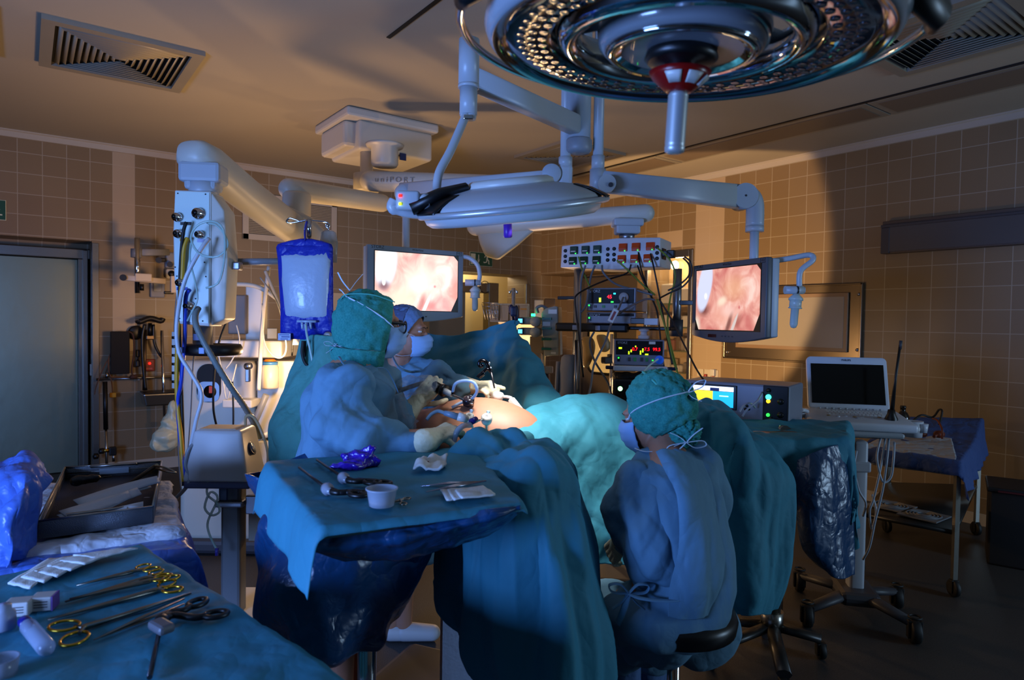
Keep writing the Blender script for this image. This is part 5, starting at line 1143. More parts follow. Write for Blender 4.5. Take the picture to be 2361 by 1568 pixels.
zu = at(885, 418, 5.5).z; u0 = Vector((d1.x, d1.y, zu)); u1 = at(1240, 470, 5.5); u1.z = zu-.02
b = MB(); roundarm(b, u0-RH*.12, u1, .085, .08); ua = obj('horizontal_arm', b, boomw, ub, world=True)
Mu = Matrix((RH, FH, UP)).transposed().to_4x4(); text('uniPORT', .062, grey, ub, (0, 0, 0), Matrix.Translation(at(910, 415, 5.42)-FH*.012) @ Mu @ X(pi/2).to_4x4(), world=True, sp=1.5)
# left boom: long tube, then diagonal spring arm to supply column
v0 = Vector((d2.x, d2.y, at(870, 466, 5.6).z)); v1 = at(652, 440, 4.9)
lb = thing('boom_arm', 'cream boom arm running diagonally from the ceiling mount to the white supply column', 'boom arm', v0)
b = MB(); roundarm(b, at(880, 468, 5.55), at(668, 436, 4.85), .075, .08); obj('upper_tube', b, boomw, lb, world=True)
kk = at(684, 470, 4.85); b = MB(); b.lathe([(.0, .085), (.09, .08), (.102, .06), (.102, -.08), (.09, -.10), (.06, -.105), (.06, -.16), (.0, -.16)], kk, n=32); obj('knuckle', b, boomw, lb, world=True)
pA, pB = at(456, 362, 3.65), at(735, 560, 5.05)
b = MB()
n = 28
def sec(p, w, h, d, tw=0): s = d.cross(UP).normalized(); u = s.cross(d); return [p+s*(w/2*math.copysign(abs(cos(q))**.75, cos(q)))+u*(h/2*math.copysign(abs(sin(q))**.75, sin(q))) for q in [2*pi*(i+.5)/n for i in range(n)]]
dd = (pB-pA).normalized()
b.loft([sec(pA+dd*t*(pB-pA).length-UP*o, w, h, dd) for t, w, h, o in ((-.06, .13, .10, -.0), (-.03, .2, .16, 0), (.05, .23, .19, 0), (.3, .21, .19, .02), (.6, .20, .20, .03), (.97, .18, .20, .03), (1.0, .12, .12, .03))]); obj('spring_arm', b, boomw, lb, world=True)
b = MB(); q0 = at(598, 488, 4.62); b.prism([((p-q0).dot(RH), (p-q0).z) for p in [at(*q, 4.62) for q in ((598, 488), (655, 470), (715, 500), (772, 560), (745, 605), (690, 592), (645, 545))]], q0, RH, UP, FH*.10); obj('shroud', baked(b, 'shroud', [('BEVEL', dict(width=.03, segments=3))]), boomw, lb, world=True)
b = MB(); b.box(at(510, 388, 3.80), (.16, .004, .05), mat=Matrix((dd, dd.cross(UP).normalized()*-1, dd.cross(UP).normalized().cross(dd))).transposed()); obj('sticker', b, M('pink_sticker', (.75, .55, .48), .6, var=(60, (.15, .08, .06), 1.)), lb, world=True)
hd = at(470, 402, 3.65)
b = MB(); b.box(hd, (.22, .17, .11), rot=(0, 0, CR+.1), bev=.02); b.box(hd-UP*.05, (.17, .14, .09), rot=(0, 0, CR+.1), bev=.02); obj('pivot_head', b, lgrey, lb, world=True)
# right boom with shroud
w0, w1 = at(1098, 522, 4.75), at(1488, 492, 4.45)
rb = thing('boom_arm', 'cream boom arm with deep shroud leading to the video tower behind the patient', 'boom arm', w0)
b = MB(); roundarm(b, w0, w1, .068, .062); obj('upper_tube', b, boomw, rb, world=True)
b = MB(); b.prism([(0, 0), (.48, .05), (.30, -.10), (.16, -.20), (.06, -.17), (.02, -.08)], at(1100, 535, 4.72), (at(1260, 530, 4.6)-at(1100, 535, 4.72)).normalized(), UP, FH*.09); obj('shroud', baked(b, 'shroud', [('BEVEL', dict(width=.025, segments=3))]), M('shroud_cream', (.70, .68, .62), .5), rb, world=True)
b = MB(); hh = at(1446, 515, 4.45); b.box(hh, (.20, .16, .05), rot=(0, 0, CR), bev=.012); b.box(hh-UP*.045, (.16, .13, .06), rot=(0, 0, CR), bev=.012); obj('pivot_head', b, lgrey, rb, world=True)
b = MB(); b.cyl(hh-UP*.07, hh-UP*.115, .052, n=24); b.lathe([(.06, 0), (.068, -.01), (.07, -.06), (.0, -.06)], hh-UP*.105, n=24); obj('pivot_post', b, alu, rb, world=True)
b = MB(); w2 = at(1105, 470, 4.8); b.cyl((w0.x, w0.y, w0.z), (u1.x, u1.y, u1.z), .06, n=20); obj('riser', b, boomw, rb, world=True)

# ------------------------------------------------------------------ equipment around the table
def dev(name, label, cat, px, py, d, th=0., group=None):
    """a device root standing at a pixel; L() turns pixels into its own frame (x right, y away, z up)"""
    o = thing(name, label, cat, at(px, py, d), CR-th, group); s = d/F; r0 = ROL
    ray0 = (px-W_PX/2)/F; ct = cos(th); st = sin(th)
    def L(x, y, dy=0.):
        u = (x-px)*s; k = ct - ray0*st if abs(ct-ray0*st) > .2 else 1.
        return Vector((u/ (ct-ray0*st), dy, (py-y)*s - u*r0*0))
    return o, L
def pbox(L, x0, x1, y0, y1, ya, yb, bev=.004, seg=2, taper=None, b=None):
    """box spanning pixel rectangle on the front plane ya, back to yb"""
    a, c = L(x0, y1), L(x1, y0); b = b or MB()
    return b.box(((a.x+c.x)/2, (ya+yb)/2, (a.z+c.z)/2), (abs(c.x-a.x), abs(yb-ya), abs(c.z-a.z)), bev=bev, seg=seg, taper=taper)
def wire(b, pts, r, n=30): b.tube(curve([at(*p) for p in pts], n), r, 8)
def hose(name, label, cat, pts, r, m, group=None, n=40, ribs=0):
    P = curve([at(*p) for p in pts], n); c = P[0].copy(); b = MB()
    if ribs:
        P = curve([at(*p) for p in pts], ribs*2); b.tube([p-c for p in P], [r*(1. if i % 2 else .86) for i in range(len(P))], 12)
    else: b.tube([p-c for p in P], r, 8)
    o = obj(name, b, m, loc=c); return tag(o, label, cat, group)
redem = M('red_digits', (1, .05, .08), .4, em=3.); grem = M('green_led', (.15, 1, .25), .4, em=2.5); yelem = M('lime_bar', (.75, 1, .1), .4, em=1.8); orem = M('orange_led', (1, .5, .1), .4, em=4)

# --- white gas supply column hanging from the diagonal boom
sc_, L = dev('supply_column', 'white gas supply column with valves and hoses under the diagonal boom arm', 'supply column', 470, 600, 3.65, 0)
b = MB(); poly = [L(*p) for p in ((422, 447), (503, 449), (503, 540), (500, 752), (432, 747), (420, 640), (418, 540))]
b.prism([(p.x, p.z) for p in poly], (0, -.09, 0), (1, 0, 0), (0, 0, 1), (0, .16, 0)); obj('body', baked(b, 'body', [('BEVEL', dict(width=.006, segments=2, limit_method='ANGLE'))]), white, sc_)
b = MB(); poly = [(p.x, p.z) for p in [L(*q) for q in ((424, 450), (500, 452), (499, 745), (434, 741), (424, 640), (422, 540))]]; b.prism(poly, (0, -.094, 0), (1, 0, 0), (0, 0, 1), (0, .003, 0)); fp = obj('front_panel', b, M('panel_mint', (.80, .88, .86), .35), sc_)
b = MB(); n_ = [L(*q) for q in ((503, 450), (524, 490), (529, 600), (526, 735), (500, 750))]
b.prism([(0, n_[0].z), (.07, n_[1].z), (.09, n_[2].z), (.075, n_[3].z), (0, n_[4].z)], (L(502, 600).x, -.085, 0), (1, 0, 0), (0, 0, 1), (0, .15, 0)); obj('side_cover', baked(b, 'side_cover', [('BEVEL', dict(width=.01, segments=2, limit_method='ANGLE'))]), boomw, sc_)
p = L(470, 447); b = MB(); b.lathe([(.0, -.01), (.075, -.01), (.078, .01), (.078, .055), (.06, .06), (.055, .065), (.055, .125), (.0, .125)], (p.x, 0, p.z), n=30); obj('neck', b, lgrey, sc_)
p = L(468, 752); b = MB(); b.lathe([(.052, 0), (.052, -.11), (.07, -.115), (.0, -.12)], (p.x, 0, p.z), n=30); nk = obj('lower_post', b, alu, sc_)
b = MB(); b.box((p.x-.01, -.054, p.z-.06), (.035, .004, .035)); obj('blue_emblem', b, _M['navy_blue'], nk)
b = MB()
for q in ((430, 455), (492, 456), (430, 548), (496, 520), (424, 620), (440, 600), (490, 608), (493, 640), (434, 735), (486, 740), (470, 690), (428, 640)): v = L(*q); b.lathe([(.004, 0), (.004, -.002), (.0, -.003)], (v.x, -.0945, v.z), (0, 1, 0), 8)
obj('panel_screws', b, dgrey, fp)
for q, r in (((478, 500), .028), ((431, 509), .022), ((434, 546), .022), ((481, 547), .020), ((438, 655), .020), ((457, 707), .024)):
    v = L(*q); b = MB(); b.lathe([(r*1.15, 0), (r*1.15, -.006), (r, -.008), (r, -.03), (r*.55, -.032), (r*.5, -.05), (.0, -.05)], (v.x, -.095, v.z), (0, 1, 0), 20); b.m = 1; b.lathe([(r*.52, -.051), (.0, -.0515)], (v.x, -.095, v.z), (0, 1, 0), 12); obj('gas_valve', b, (chrome, black), sc_)
for q, m in (((448, 522), black), ((447, 558), M('yellow_label', (.82, .62, .12), .5)), ((486, 560), M('lilac_label', (.66, .68, .82), .5)), ((440, 668), M('blue_label', (.10, .22, .62), .5))):
    v = L(*q); b = MB(); b.box((v.x, -.096, v.z), (.058, .003, .017)); obj('gas_label', b, m, sc_)
v = L(486, 748); b = MB(); b.lathe([(.07, -.0), (.145, -.0), (.155, -.02), (.155, -.045), (.145, -.06), (.07, -.06)], (v.x, .03, v.z-.11), n=40, close=True); b.lathe([(0, -.01), (.14, -.01), (.14, -.03), (0, -.03)], (v.x, .03, v.z-.11), n=40); rg = obj('shelf_ring', b, black, sc_)
for k in range(2): b = MB(); b.box((v.x-.13+.12*k+.02, -.125, v.z-.14), (.030, .012, .034), bev=.003); obj('shelf_label', b, M('pale_blue_label', (.55, .66, .86), .5), rg)
# side arms of the column
b = MB(); a = at(526, 615, 3.68); c = at(553, 612, 3.62); b.box((a+c)/2, (.085, .05, .045), rot=(0, 0, CR), bev=.008); obj('clamp_bracket', b, alu, sc_, world=True)
b = MB(); b.cyl(at(548, 604, 3.72), at(642, 603, 3.75), .020, n=16); obj('side_arm', b, grey, sc_, world=True)
hoses = [('yellow_gas_hose', 'yellow gas hose hanging down the left side of the supply column', [(433, 548, 3.52), (424, 575, 3.52), (420, 640, 3.55), (411, 760, 3.58), (408, 900, 3.6), (418, 1020, 3.6), (424, 1110, 3.6)], .012, M('yellow_hose', (.80, .60, .10), .45)),
 ('blue_gas_hose', 'blue gas hose hanging from the lower left valve of the supply column', [(437, 668, 3.5), (428, 690, 3.52), (426, 780, 3.56), (418, 880, 3.58), (410, 930, 3.6), (416, 1010, 3.6), (428, 1110, 3.6)], .011, M('blue_hose', (.10, .25, .72), .4)),
 ('black_gas_hose', 'black gas hose running down from the upper left valve of the supply column', [(430, 512, 3.5), (422, 540, 3.5), (416, 620, 3.54), (413, 740, 3.58), (418, 880, 3.6), (422, 1020, 3.62), (423, 1120, 3.62)], .009, rubber),
 ('white_hose', 'thick white hose looping from the supply column down to the suction unit', [(482, 550, 3.5), (460, 580, 3.46), (425, 650, 3.46), (408, 740, 3.5), (412, 810, 3.5), (440, 860, 3.5), (465, 910, 3.5), (452, 970, 3.5), (438, 1040, 3.52), (432, 1100, 3.55)], .011, M('white_hose', (.80, .82, .84), .35)),
 ('clear_hose', 'thin clear hose coiled in two loops over the supply column front', [(480, 515, 3.46), (500, 520, 3.45), (520, 545, 3.45), (524, 570, 3.45), (500, 592, 3.45), (460, 585, 3.45), (440, 550, 3.45), (455, 520, 3.45), (490, 510, 3.45), (515, 530, 3.44), (518, 590, 3.44), (505, 650, 3.44), (475, 664, 3.44)], .006, M('pale_clear_hose', (.72, .84, .80), .2, alpha=.7)),
 ('clear_hose', 'thin clear hose trailing from the top valve down the lower front of the column', [(440, 560, 3.46), (438, 600, 3.46), (450, 650, 3.46), (455, 690, 3.46), (442, 720, 3.47), (432, 740, 3.5)], .005, M('pale_clear_hose', (.72, .84, .80), .2, alpha=.7))]
for nm, lb_, pts, r, m in hoses: hose(nm, lb_, 'hose', pts, r, m)
hose('corrugated_hose', 'grey ribbed hose from the supply column down towards the white suction unit', 'hose', [(457, 710, 3.50), (450, 730, 3.46), (456, 760, 3.44), (490, 825, 3.44), (530, 890, 3.5), (565, 940, 3.6), (590, 985, 3.75), (600, 1010, 3.8)], .017, M('ribbed_grey', (.48, .52, .50), .45), ribs=52)

# --- white suction unit on a grey column
su, L = dev('suction_unit', 'white suction pump box on a grey column beside the middle table', 'suction pump', 520, 1100, 3.55, -.02)
b = MB(); b.box((0, 0, .135), (.34, .28, .27), bev=.02, seg=3, taper=(.72, .78)); obj('housing', b, M('suction_white', (.80, .80, .80), .35), su)
b = MB(); b.box((.01, 0, -.012), (.34, .28, .035), bev=.008); obj('base_plate', b, M('blue_grey_base', (.25, .28, .42), .4), su)
b = MB(); b.box((-.01, -.01, .272), (.19, .14, .004), bev=.001); obj('type_label', b, M('cream_label', (.72, .66, .58), .6), su)
v = Vector((.145, -.02, .16)); b = MB(); b.lathe([(.036, -.004), (.036, .008), (.03, .010), (.0, .010)], v, (.93, 0, .35), 24); b.m = 1; b.lathe([(.028, .0105), (.0, .011)], v, (.93, 0, .35), 24); obj('pressure_gauge', b, (M('gauge_navy', (.12, .18, .32), .3), M('gauge_face', (.55, .62, .74), .3)), su)
b = MB(); b.box((.085, -.105, .215), (.016, .006, .012), bev=.002); obj('green_light', b, grem, su)
b = MB(); b.box((.15, -.06, .02), (.02, .03, .012), bev=.002); obj('power_switch', b, black, su)
zf = -mw(su).translation.z
b = MB(); b.box((.045, 0, zf/2), (.105, .10, -zf-.06), bev=.015); obj('column', b, M('column_grey', (.40, .41, .42), .4), su)
b = MB(); b.box((.045, -.01, -.13), (.15, .13, .035), bev=.01); b.box((.15, -.02, -.14), (.06, .04, .10), bev=.006); obj('clamp_rail', b, alu, su)
b = MB(); b.box((.01, -.03, -.07), (.05, .05, .10), bev=.008); obj('blue_bracket', b, _M['gauge_navy'], su)
b = MB(); b.box((.10, .08, zf+.06), (.42, .5, .06), bev=.02); obj('foot', b, cream, su)
for k in range(4):
    b = MB(); caster(b, (.10+(-.17 if k % 2 else .17), .08+(-.2 if k < 2 else .2), zf), .03); obj('caster', b, rubber, su)
b = MB(); b.box((.15, .03, -.24), (.06, .05, .22), bev=.006); b.box((.20, .05, -.16), (.05, .05, .26), bev=.01); obj('side_holder', b, cream, su)
hose('suction_tube', 'thin clear tube tied in a loop hanging below the white suction unit', 'tube', [(480, 1110, 3.42), (478, 1140, 3.42), (500, 1160, 3.4), (506, 1180, 3.4), (488, 1188, 3.4), (472, 1170, 3.4), (485, 1135, 3.4), (502, 1150, 3.4), (480, 1200, 3.4), (482, 1230, 3.4), (500, 1268, 3.4)], .006, _M['pale_clear_hose'])
b = MB(); c = at(500, 1272, 3.4); b.cyl((0, 0, .02), (0, 0, -.02), .009); tag(obj('tube_connector', b, M('purple_cap', (.25, .22, .60), .4), loc=c), 'small violet connector at the lower end of the hanging clear tube', 'connector')
hose('suction_tube', 'clear amber tube arching over the top of the suction unit', 'tube', [(566, 980, 3.5), (568, 960, 3.48), (585, 962, 3.46), (605, 1000, 3.44), (618, 1050, 3.44), (612, 1110, 3.44), (608, 1180, 3.46), (606, 1250, 3.5)], .008, M('amber_tube', (.78, .70, .52), .25, alpha=.75))
hose('suction_tube', 'grey tube leaving the left side of the suction unit and curling back', 'tube', [(455, 1020, 3.45), (436, 1035, 3.42), (428, 1070, 3.42), (436, 1095, 3.42), (432, 1120, 3.42), (405, 1150, 3.46)], .010, M('grey_tube', (.58, .60, .62), .4))

# --- anaesthesia machine with its work lamp
am, L = dev('anaesthesia_machine', 'cream anaesthesia machine with round dark opening behind the suction unit', 'anaesthesia machine', 520, 1000, 4.75, .0)
zf = -mw(am).translation.z
a, c = L(428, 830), L(600, 1240)
b = MB(); b.box(((a.x+c.x)/2, .1, (a.z+c.z)/2), (c.x-a.x, .42, a.z-c.z), bev=.05, seg=4); obj('cabinet_body', b, cream, am)
v = L(498, 880); b = MB(); b.prism([(x+v.x, z+v.z) for x, z in rrect(.085, .135, .08)], (0, -.114, 0), (1, 0, 0), (0, 0, 1), (0, .006, 0)); op = obj('dark_opening', b, M('deep_dark', (.02, .018, .015), .7), am)
b = MB(); b.prism([(x+v.x+.0, z+v.z-.06) for x, z in rrect(.075, .07, .04)], (0, -.118, 0), (1, 0, 0), (0, 0, 1), (0, .005, 0)); obj('metal_insert', b, alu, op)
b = MB(); b.lathe([(.045, -.12), (.0, -.121)], (v.x+.01, 0, v.z-.06), (0, 1, 0), 20); obj('insert_hole', b, black, op); b = MB(); b.box((v.x+.02, -.124, v.z-.045), (.03, .006, .05), bev=.003); obj('orange_flap', b, M('orange_flap', (.75, .25, .06), .5), op)
b = MB(); pbox(L, 520, 668, 782, 820, -.18, .3, .012, b=b); obj('work_top', b, M('machine_white', (.85, .83, .78), .4), am)
b = MB(); pbox(L, 562, 600, 655, 785, .02, .14, .01, b=b); obj('monitor_column', b, _M['machine_white'], am)
b = MB(); pbox(L, 527, 568, 680, 770, -.02, .10, .01, b=b); mb_ = obj('monitor_back', b, M('taupe_plastic', (.48, .44, .40), .5), am)
b = MB(); pbox(L, 522, 542, 690, 740, -.04, -.02, .004, b=b); obj('cable_port', b, dgrey, mb_)
for k, (y0, y1) in enumerate(((828, 1000), (1010, 1090), (1100, 1180))):
    b = MB(); pbox(L, 604, 700, y0, y1, -.10, .28, .01, b=b); obj('drawer', b, _M['machine_white'], am)
b = MB(); wire(b, [(620, 615, 4.6), (612, 680, 4.55), (604, 760, 4.5), (600, 830, 4.45), (596, 900, 4.45)], .014); obj('breathing_arm', b, _M['machine_white'], am, world=True)
b = MB(); wire(b, [(530, 655, 4.6), (590, 660, 4.6), (640, 690, 4.55), (690, 740, 4.5)], .016); obj('folding_arm', b, cream, am, world=True)
b = MB(); wire(b, [(612, 625, 4.55), (640, 690, 4.5), (660, 740, 4.45)], .012); obj('second_arm', b, cream, am, world=True)
v = L(600, 838); b = MB(); b.lathe([(.024, -.02), (.024, .02), (.012, .024)], (v.x, -.22, v.z), (0, 1, 0), 20); b.box((v.x-.01, -.2, v.z-.06), (.03, .03, .10), bev=.006); obj('arm_joint', b, alu, am)
b = MB(); pbox(L, 545, 610, 912, 930, -.24, .0, .008, b=b); obj('absorber_bracket', b, _M['machine_white'], am)
v = L(640, 850); b = MB(); b.lathe([(.055, -.10), (.06, -.09), (.06, .05), (.052, .055), (.052, .075), (.0, .08)], (v.x, -.16, v.z-.02), n=24); ab = obj('absorber_canister', b, M('frosted_plastic', (.85, .80, .72), .3), am)
b = MB(); b.lathe([(.054, .05), (.054, .07), (.0, .07)], (v.x, -.16, v.z-.005), n=24); obj('blue_band', b, M('blue_band', (.25, .50, .75), .4), ab); b = MB(); b.lathe([(.045, .07), (.03, .085), (.0, .085)], (v.x, -.16, v.z), n=20); obj('orange_cap', b, M('orange_cap', (.80, .45, .08), .4), ab)
b = MB(); v = L(612, 990); b.tube([L(590, 1010, -.25), L(650, 985, -.25)], .02); b.cyl(L(602, 985, -.25), L(602, 1040, -.25), .026); obj('breathing_block', b, _M['machine_white'], am)
b = MB(); b.tube([L(640, 900, -.22), L(615, 960, -.22), L(590, 1030, -.2)], .022); obj('grey_tube', b, grey, am)
b = MB(); b.box((.03, .12, zf+.06), (.66, .55, .1), bev=.03); obj('wheel_base', b, dgrey, am)
for k in range(4):
    b = MB(); caster(b, (.03+(-.28 if k % 2 else .28), .12+(-.22 if k < 2 else .22), zf), .05, .03); obj('caster', b, rubber, am)
for k, pts in enumerate(([(545, 750, 4.55), (552, 790, 4.5), (535, 830, 4.5), (520, 850, 4.5)], [(500, 800, 4.5), (510, 850, 4.45), (522, 920, 4.45), (535, 880, 4.45), (545, 840, 4.5)], [(600, 640, 4.4), (640, 700, 4.35), (660, 800, 4.35), (640, 825, 4.35), (610, 790, 4.4), (605, 700, 4.4)])):
    hose('monitor_cable', ('white cable hanging from the anaesthesia monitor', 'white cable loop hanging under the black ring shelf', 'white cable looping past the blue infusion bag to the anaesthesia machine')[k], 'cable', pts, .005, M('white_cable', (.80, .80, .78), .4))
hose('monitor_cable', 'black cable hanging in front of the cream anaesthesia machine', 'cable', [(525, 735, 4.2), (505, 790, 4.15), (494, 860, 4.15), (492, 940, 4.2), (500, 985, 4.3)], .007, rubber)
hose('breathing_hose', 'grey breathing hose hanging across the anaesthesia machine front', 'hose', [(536, 880, 4.25), (538, 960, 4.25), (536, 1040, 4.3)], .006, rubber)
wl_, L = dev('work_lamp', 'small lit work lamp glowing beside the blue infusion bag', 'lamp', 684, 788, 4.3)
b = MB(); b.lathe([(.006, .05), (.012, .045), (.02, .02), (.026, -.02), (.024, -.02), (.018, .02), (.005, .04)], n=24); obj('lamp_shade', b, _M['machine_white'], wl_)
b = MB(); b.ell((0, 0, -.005), .014); obj('bulb', b, M('warm_bulb', (1, .8, .5), .4, em=25), wl_)
b = MB(); b.tube(curve([Vector((0, 0, .05)), Vector((.0, .05, .12)), Vector((-.05, .10, .10)), Vector((-.08, .15, -.1))], 16), .006); obj('gooseneck', b, black, wl_)

# --- pressure infusion bag on its pole
ib, L = dev('infusion_pole', 'chrome infusion pole with wire hooks behind the blue infusion bag', 'infusion stand', 712, 640, 3.36)
zf = -mw(ib).translation.z
b = MB(); b.cyl((0, 0, zf+.1), L(712, 506), .011); b.cyl(L(712, 545), L(712, 506), .013); obj('pole', b, chrome, ib)
b = MB(); wire(b, [(712, 506, 3.36), (690, 511, 3.36), (668, 514, 3.36), (661, 510, 3.36), (668, 503, 3.36), (680, 506, 3.36), (690, 510, 3.36)], .005); wire(b, [(712, 508, 3.36), (745, 511, 3.37), (758, 516, 3.37), (757, 526, 3.37), (750, 520, 3.37)], .005); wire(b, [(707, 508, 3.34), (704, 516, 3.32), (702, 530, 3.3)], .005); obj('hook_wires', b, chrome, ib, world=True)
for k in range(4):
    q = pi/2*k+.4; e = Vector((.24*cos(q), .24*sin(q), zf+.08)); b = MB(); b.tube([Vector((0, 0, zf+.12)), e], .014); obj('leg', b, steel, ib); b = MB(); caster(b, e-UP*.08, .03); obj('caster', b, rubber, ib)
bg, L = dev('infusion_bag', 'large blue pressure infusion bag with clear mesh window and dial gauge', 'infusion bag', 705, 670, 3.28)
def pouch(b, L, outl, th, y0=0., nn=14):
    """cushion through an outline of pixel rows (py, left, right)"""
    rows = []
    for i, (py, xl, xr) in enumerate(outl):
        t = i/(len(outl)-1); row = []
        for side in (-1, 1):
            for j in range(nn):
                u = (j/(nn-1)) if side < 0 else 1-(j/(nn-1)); a = L(xl, py); c = L(xr, py)
                row.append(Vector((a.x+(c.x-a.x)*u, y0+side*(th*sin(pi*u)**.5*sin(pi*min(1, max(0, .03+.94*t)))**.5+.001), a.z+(c.z-a.z)*u)))
        rows.append(row)
    b.loft(rows); return b
blue_n = M('blue_nylon', (.08, .16, .62), .45, cloth=.5)
ol = [(563, 640, 764), (572, 637, 767), (600, 639, 768), (650, 643, 767), (700, 646, 768), (730, 648, 770), (755, 646, 775), (783, 647, 776)]
b = MB(); pouch(b, L, ol, .035); me = b.mesh('bag'); wrinkle(me, .004, 12, (1, 1, 1), 2.); obj('nylon_sleeve', me, blue_n, bg)
b = MB(); pouch(b, L, [(551, 690, 720), (556, 668, 745), (562, 645, 762), (576, 638, 767), (580, 640, 766)], .018); obj('top_flap', b, blue_n, bg)
b = MB(); b.tube(curve([L(705, 556, -.01), L(704, 535, -.01), L(707, 512, .0)], 10), .013, 10, flat=.3); obj('hanging_loop', b, blue_n, bg)
b = MB(); pouch(b, L, [(581, 645, 762), (600, 646, 763), (650, 650, 763), (700, 654, 763), (725, 656, 762), (738, 660, 755)], .045, -.006); me = b.mesh('win'); wrinkle(me, .004, 14, (1, 1, 1), 6.); obj('mesh_window', me, M('mesh_blue_window', (.66, .72, .80), .35, bump=(30, .3), coat=.3), bg)
b = MB(); v = L(765, 774); b.lathe([(.029, -.028), (.029, -.012), (.0, -.010)], (v.x, -.035, v.z), (0, 1, 0), 28); gg = obj('pressure_dial', b, M('dial_blue', (.06, .12, .50), .35), bg)
b = MB(); b.lathe([(.0225, -.029), (.0, -.0295)], (v.x, -.035, v.z), (0, 1, 0), 28); b.m = 1
for k in range(10): q = 2*pi*k/10; b.box((v.x+.018*cos(q), -.0652, v.z+.018*sin(q)), (.003, .001, .0014))
b.box((v.x, -.0655, v.z-.006), (.0022, .001, .016)); b.box((v.x-.002, -.0655, v.z+.004), (.009, .001, .0026)); obj('dial_face', b, (white, black), gg)
b = MB(); v = L(661, 777); b.box((v.x, -.03, v.z), (.062, .004, .034)); lb_ = obj('maker_label', b, M('label_blue_white', (.60, .66, .78), .5), bg)
b = MB(); [b.box((v.x, -.0325, v.z+z), (w, .001, .004)) for z, w in ((.010, .048), (-.011, .036))]; b.box((v.x+.006, -.0325, v.z), (.04, .001, .006)); obj('label_print', b, M('label_print_blue', (.10, .20, .50), .5), lb_)
b = MB(); b.tube([L(692, 741, -.045), L(735, 741, -.045)], .006); [b.cyl(L(x, 742, -.045), L(x+2, 758, -.05), .006) for x in (703, 712, 722)]; obj('bag_ports', b, M('port_clear', (.62, .70, .80), .2), bg)
hose('infusion_line', 'clear infusion line dropping from the ports of the blue infusion bag', 'tube', [(704, 748, 3.22), (708, 775, 3.2), (716, 810, 3.2), (720, 835, 3.2), (717, 850, 3.2)], .006, _M['pale_clear_hose'])
hose('pump_tube', 'black rubber tube looping under the left of the blue infusion bag', 'tube', [(699, 786, 3.2), (697, 815, 3.2), (706, 840, 3.2), (728, 850, 3.2)], .008, rubber)
hose('pump_tube', 'black rubber strap hanging straight down below the blue infusion bag', 'tube', [(703, 786, 3.22), (703, 850, 3.22), (702, 930, 3.1)], .007, rubber)
hose('pump_tube', 'black rubber tube hanging from the gauge of the blue infusion bag', 'tube', [(764, 785, 3.22), (761, 805, 3.2), (757, 825, 3.2)], .008, rubber)
ib2, L = dev('infusion_bag', 'clear plastic infusion bag hanging behind the blue one', 'infusion bag', 756, 560, 3.46)
b = MB(); pouch(b, L, [(530, 748, 766), (536, 740, 775), (560, 738, 779), (585, 742, 779), (605, 755, 777)], .02); me = b.mesh('bag'); wrinkle(me, .004, 14, (1, 1, 1), 6.); obj('pouch', me, M('hazy_plastic', (.72, .68, .62), .2, alpha=.6), ib2)
b = MB(); b.tube(curve([L(757, 531), L(757, 522), L(750, 519), L(757, 514)], 10), .004); obj('hook', b, chrome, ib2)

# --- wall panel with indicator lamps
wp = at_y(808, 705, YB)
w_, L = dev('wall_panel', 'cream alarm panel with two orange lamps on the back wall behind the green cap', 'panel', 808, 705, 8.3, 0)
bpz = MB(); bx(bpz, wp.x-.25, wp.x+.30, YB-.04, YB, wp.z-.32, wp.z+.16, bev=.008); obj('panel_box', bpz, M('panel_beige', (.78, .72, .60), .5), w_, world=True)
for dx, dz, m in ((-.14, .03, M('dark_green_led', (.08, .22, .16), .4)), (-.14, -.045, orem), (.09, .03, M('dark_red_led', (.35, .05, .05), .4)), (.09, -.045, orem), (-.14, -.20, dgrey)):
    b = MB(); bx(b, wp.x+dx-.03, wp.x+dx+.03, YB-.05, YB-.038, wp.z+dz-.022, wp.z+dz+.022, bev=.004); obj('indicator_lamp', b, m, w_, world=True)
b = MB(); p = at_y(650, 770, YB)
for dx in (-.15, .16, .42): bx(b, p.x+dx-.09, p.x+dx+.09, YB-.02, YB, p.z-.07, p.z+.07, bev=.006)
wo = thing('wall_outlet', 'row of metal wall outlets behind the infusion bag', 'outlet', p); obj('outlet_plates', b, alu, wo, world=True)

# ------------------------------------------------------------------ video tower behind the patient
vt, L = dev('video_tower', 'hanging video tower with socket panel, two poles and black shelf', 'video tower', 1440, 590, 4.35, .50)
b = MB(); tp = [(1326, 565), (1360, 562), (1400, 556), (1436, 553), (1470, 554), (1514, 556), (1514, 620), (1470, 620), (1440, 624), (1400, 622), (1360, 617), (1324, 616)]
pp = [L(*q) for q in tp]; b.prism([(p.x, p.z) for p in pp], (0, -.10, 0), (1, 0, 0), (0, 0, 1), (0, .26, 0)); hb_ = obj('socket_box', baked(b, 'socket_box', [('BEVEL', dict(width=.006, segments=2, limit_method='ANGLE'))]), M('tower_white', (.78, .78, .80), .4), vt)
hx = L(1514, 590).x
def sk_row(y0, cols, m, names):
    for x0 in cols:
        v = L(x0, y0); b = MB(); b.box((v.x, -.106, v.z), (.056, .012, .050), bev=.003); s = obj('socket', b, m, hb_)
        b = MB(); b.box((v.x, -.115, v.z+.006), (.050, .010, .040), rot=(-.35 if y0 > 590 or m is _M.get('socket_orange') else -.05, 0, 0), bev=.003); obj('socket_flap', b, m, s)
        b = MB(); b.box((v.x, -.128 if y0 > 590 else -.122, v.z-.008), (.034, .002, .006)); obj('socket_label', b, white, s)
        b = MB(); b.box((v.x+.014, -.114, v.z-.022), (.006, .004, .006)); obj('socket_led', b, grem, s)
sg_ = M('socket_green', (.04, .20, .13), .4); so_ = M('socket_orange', (.78, .26, .06), .4)
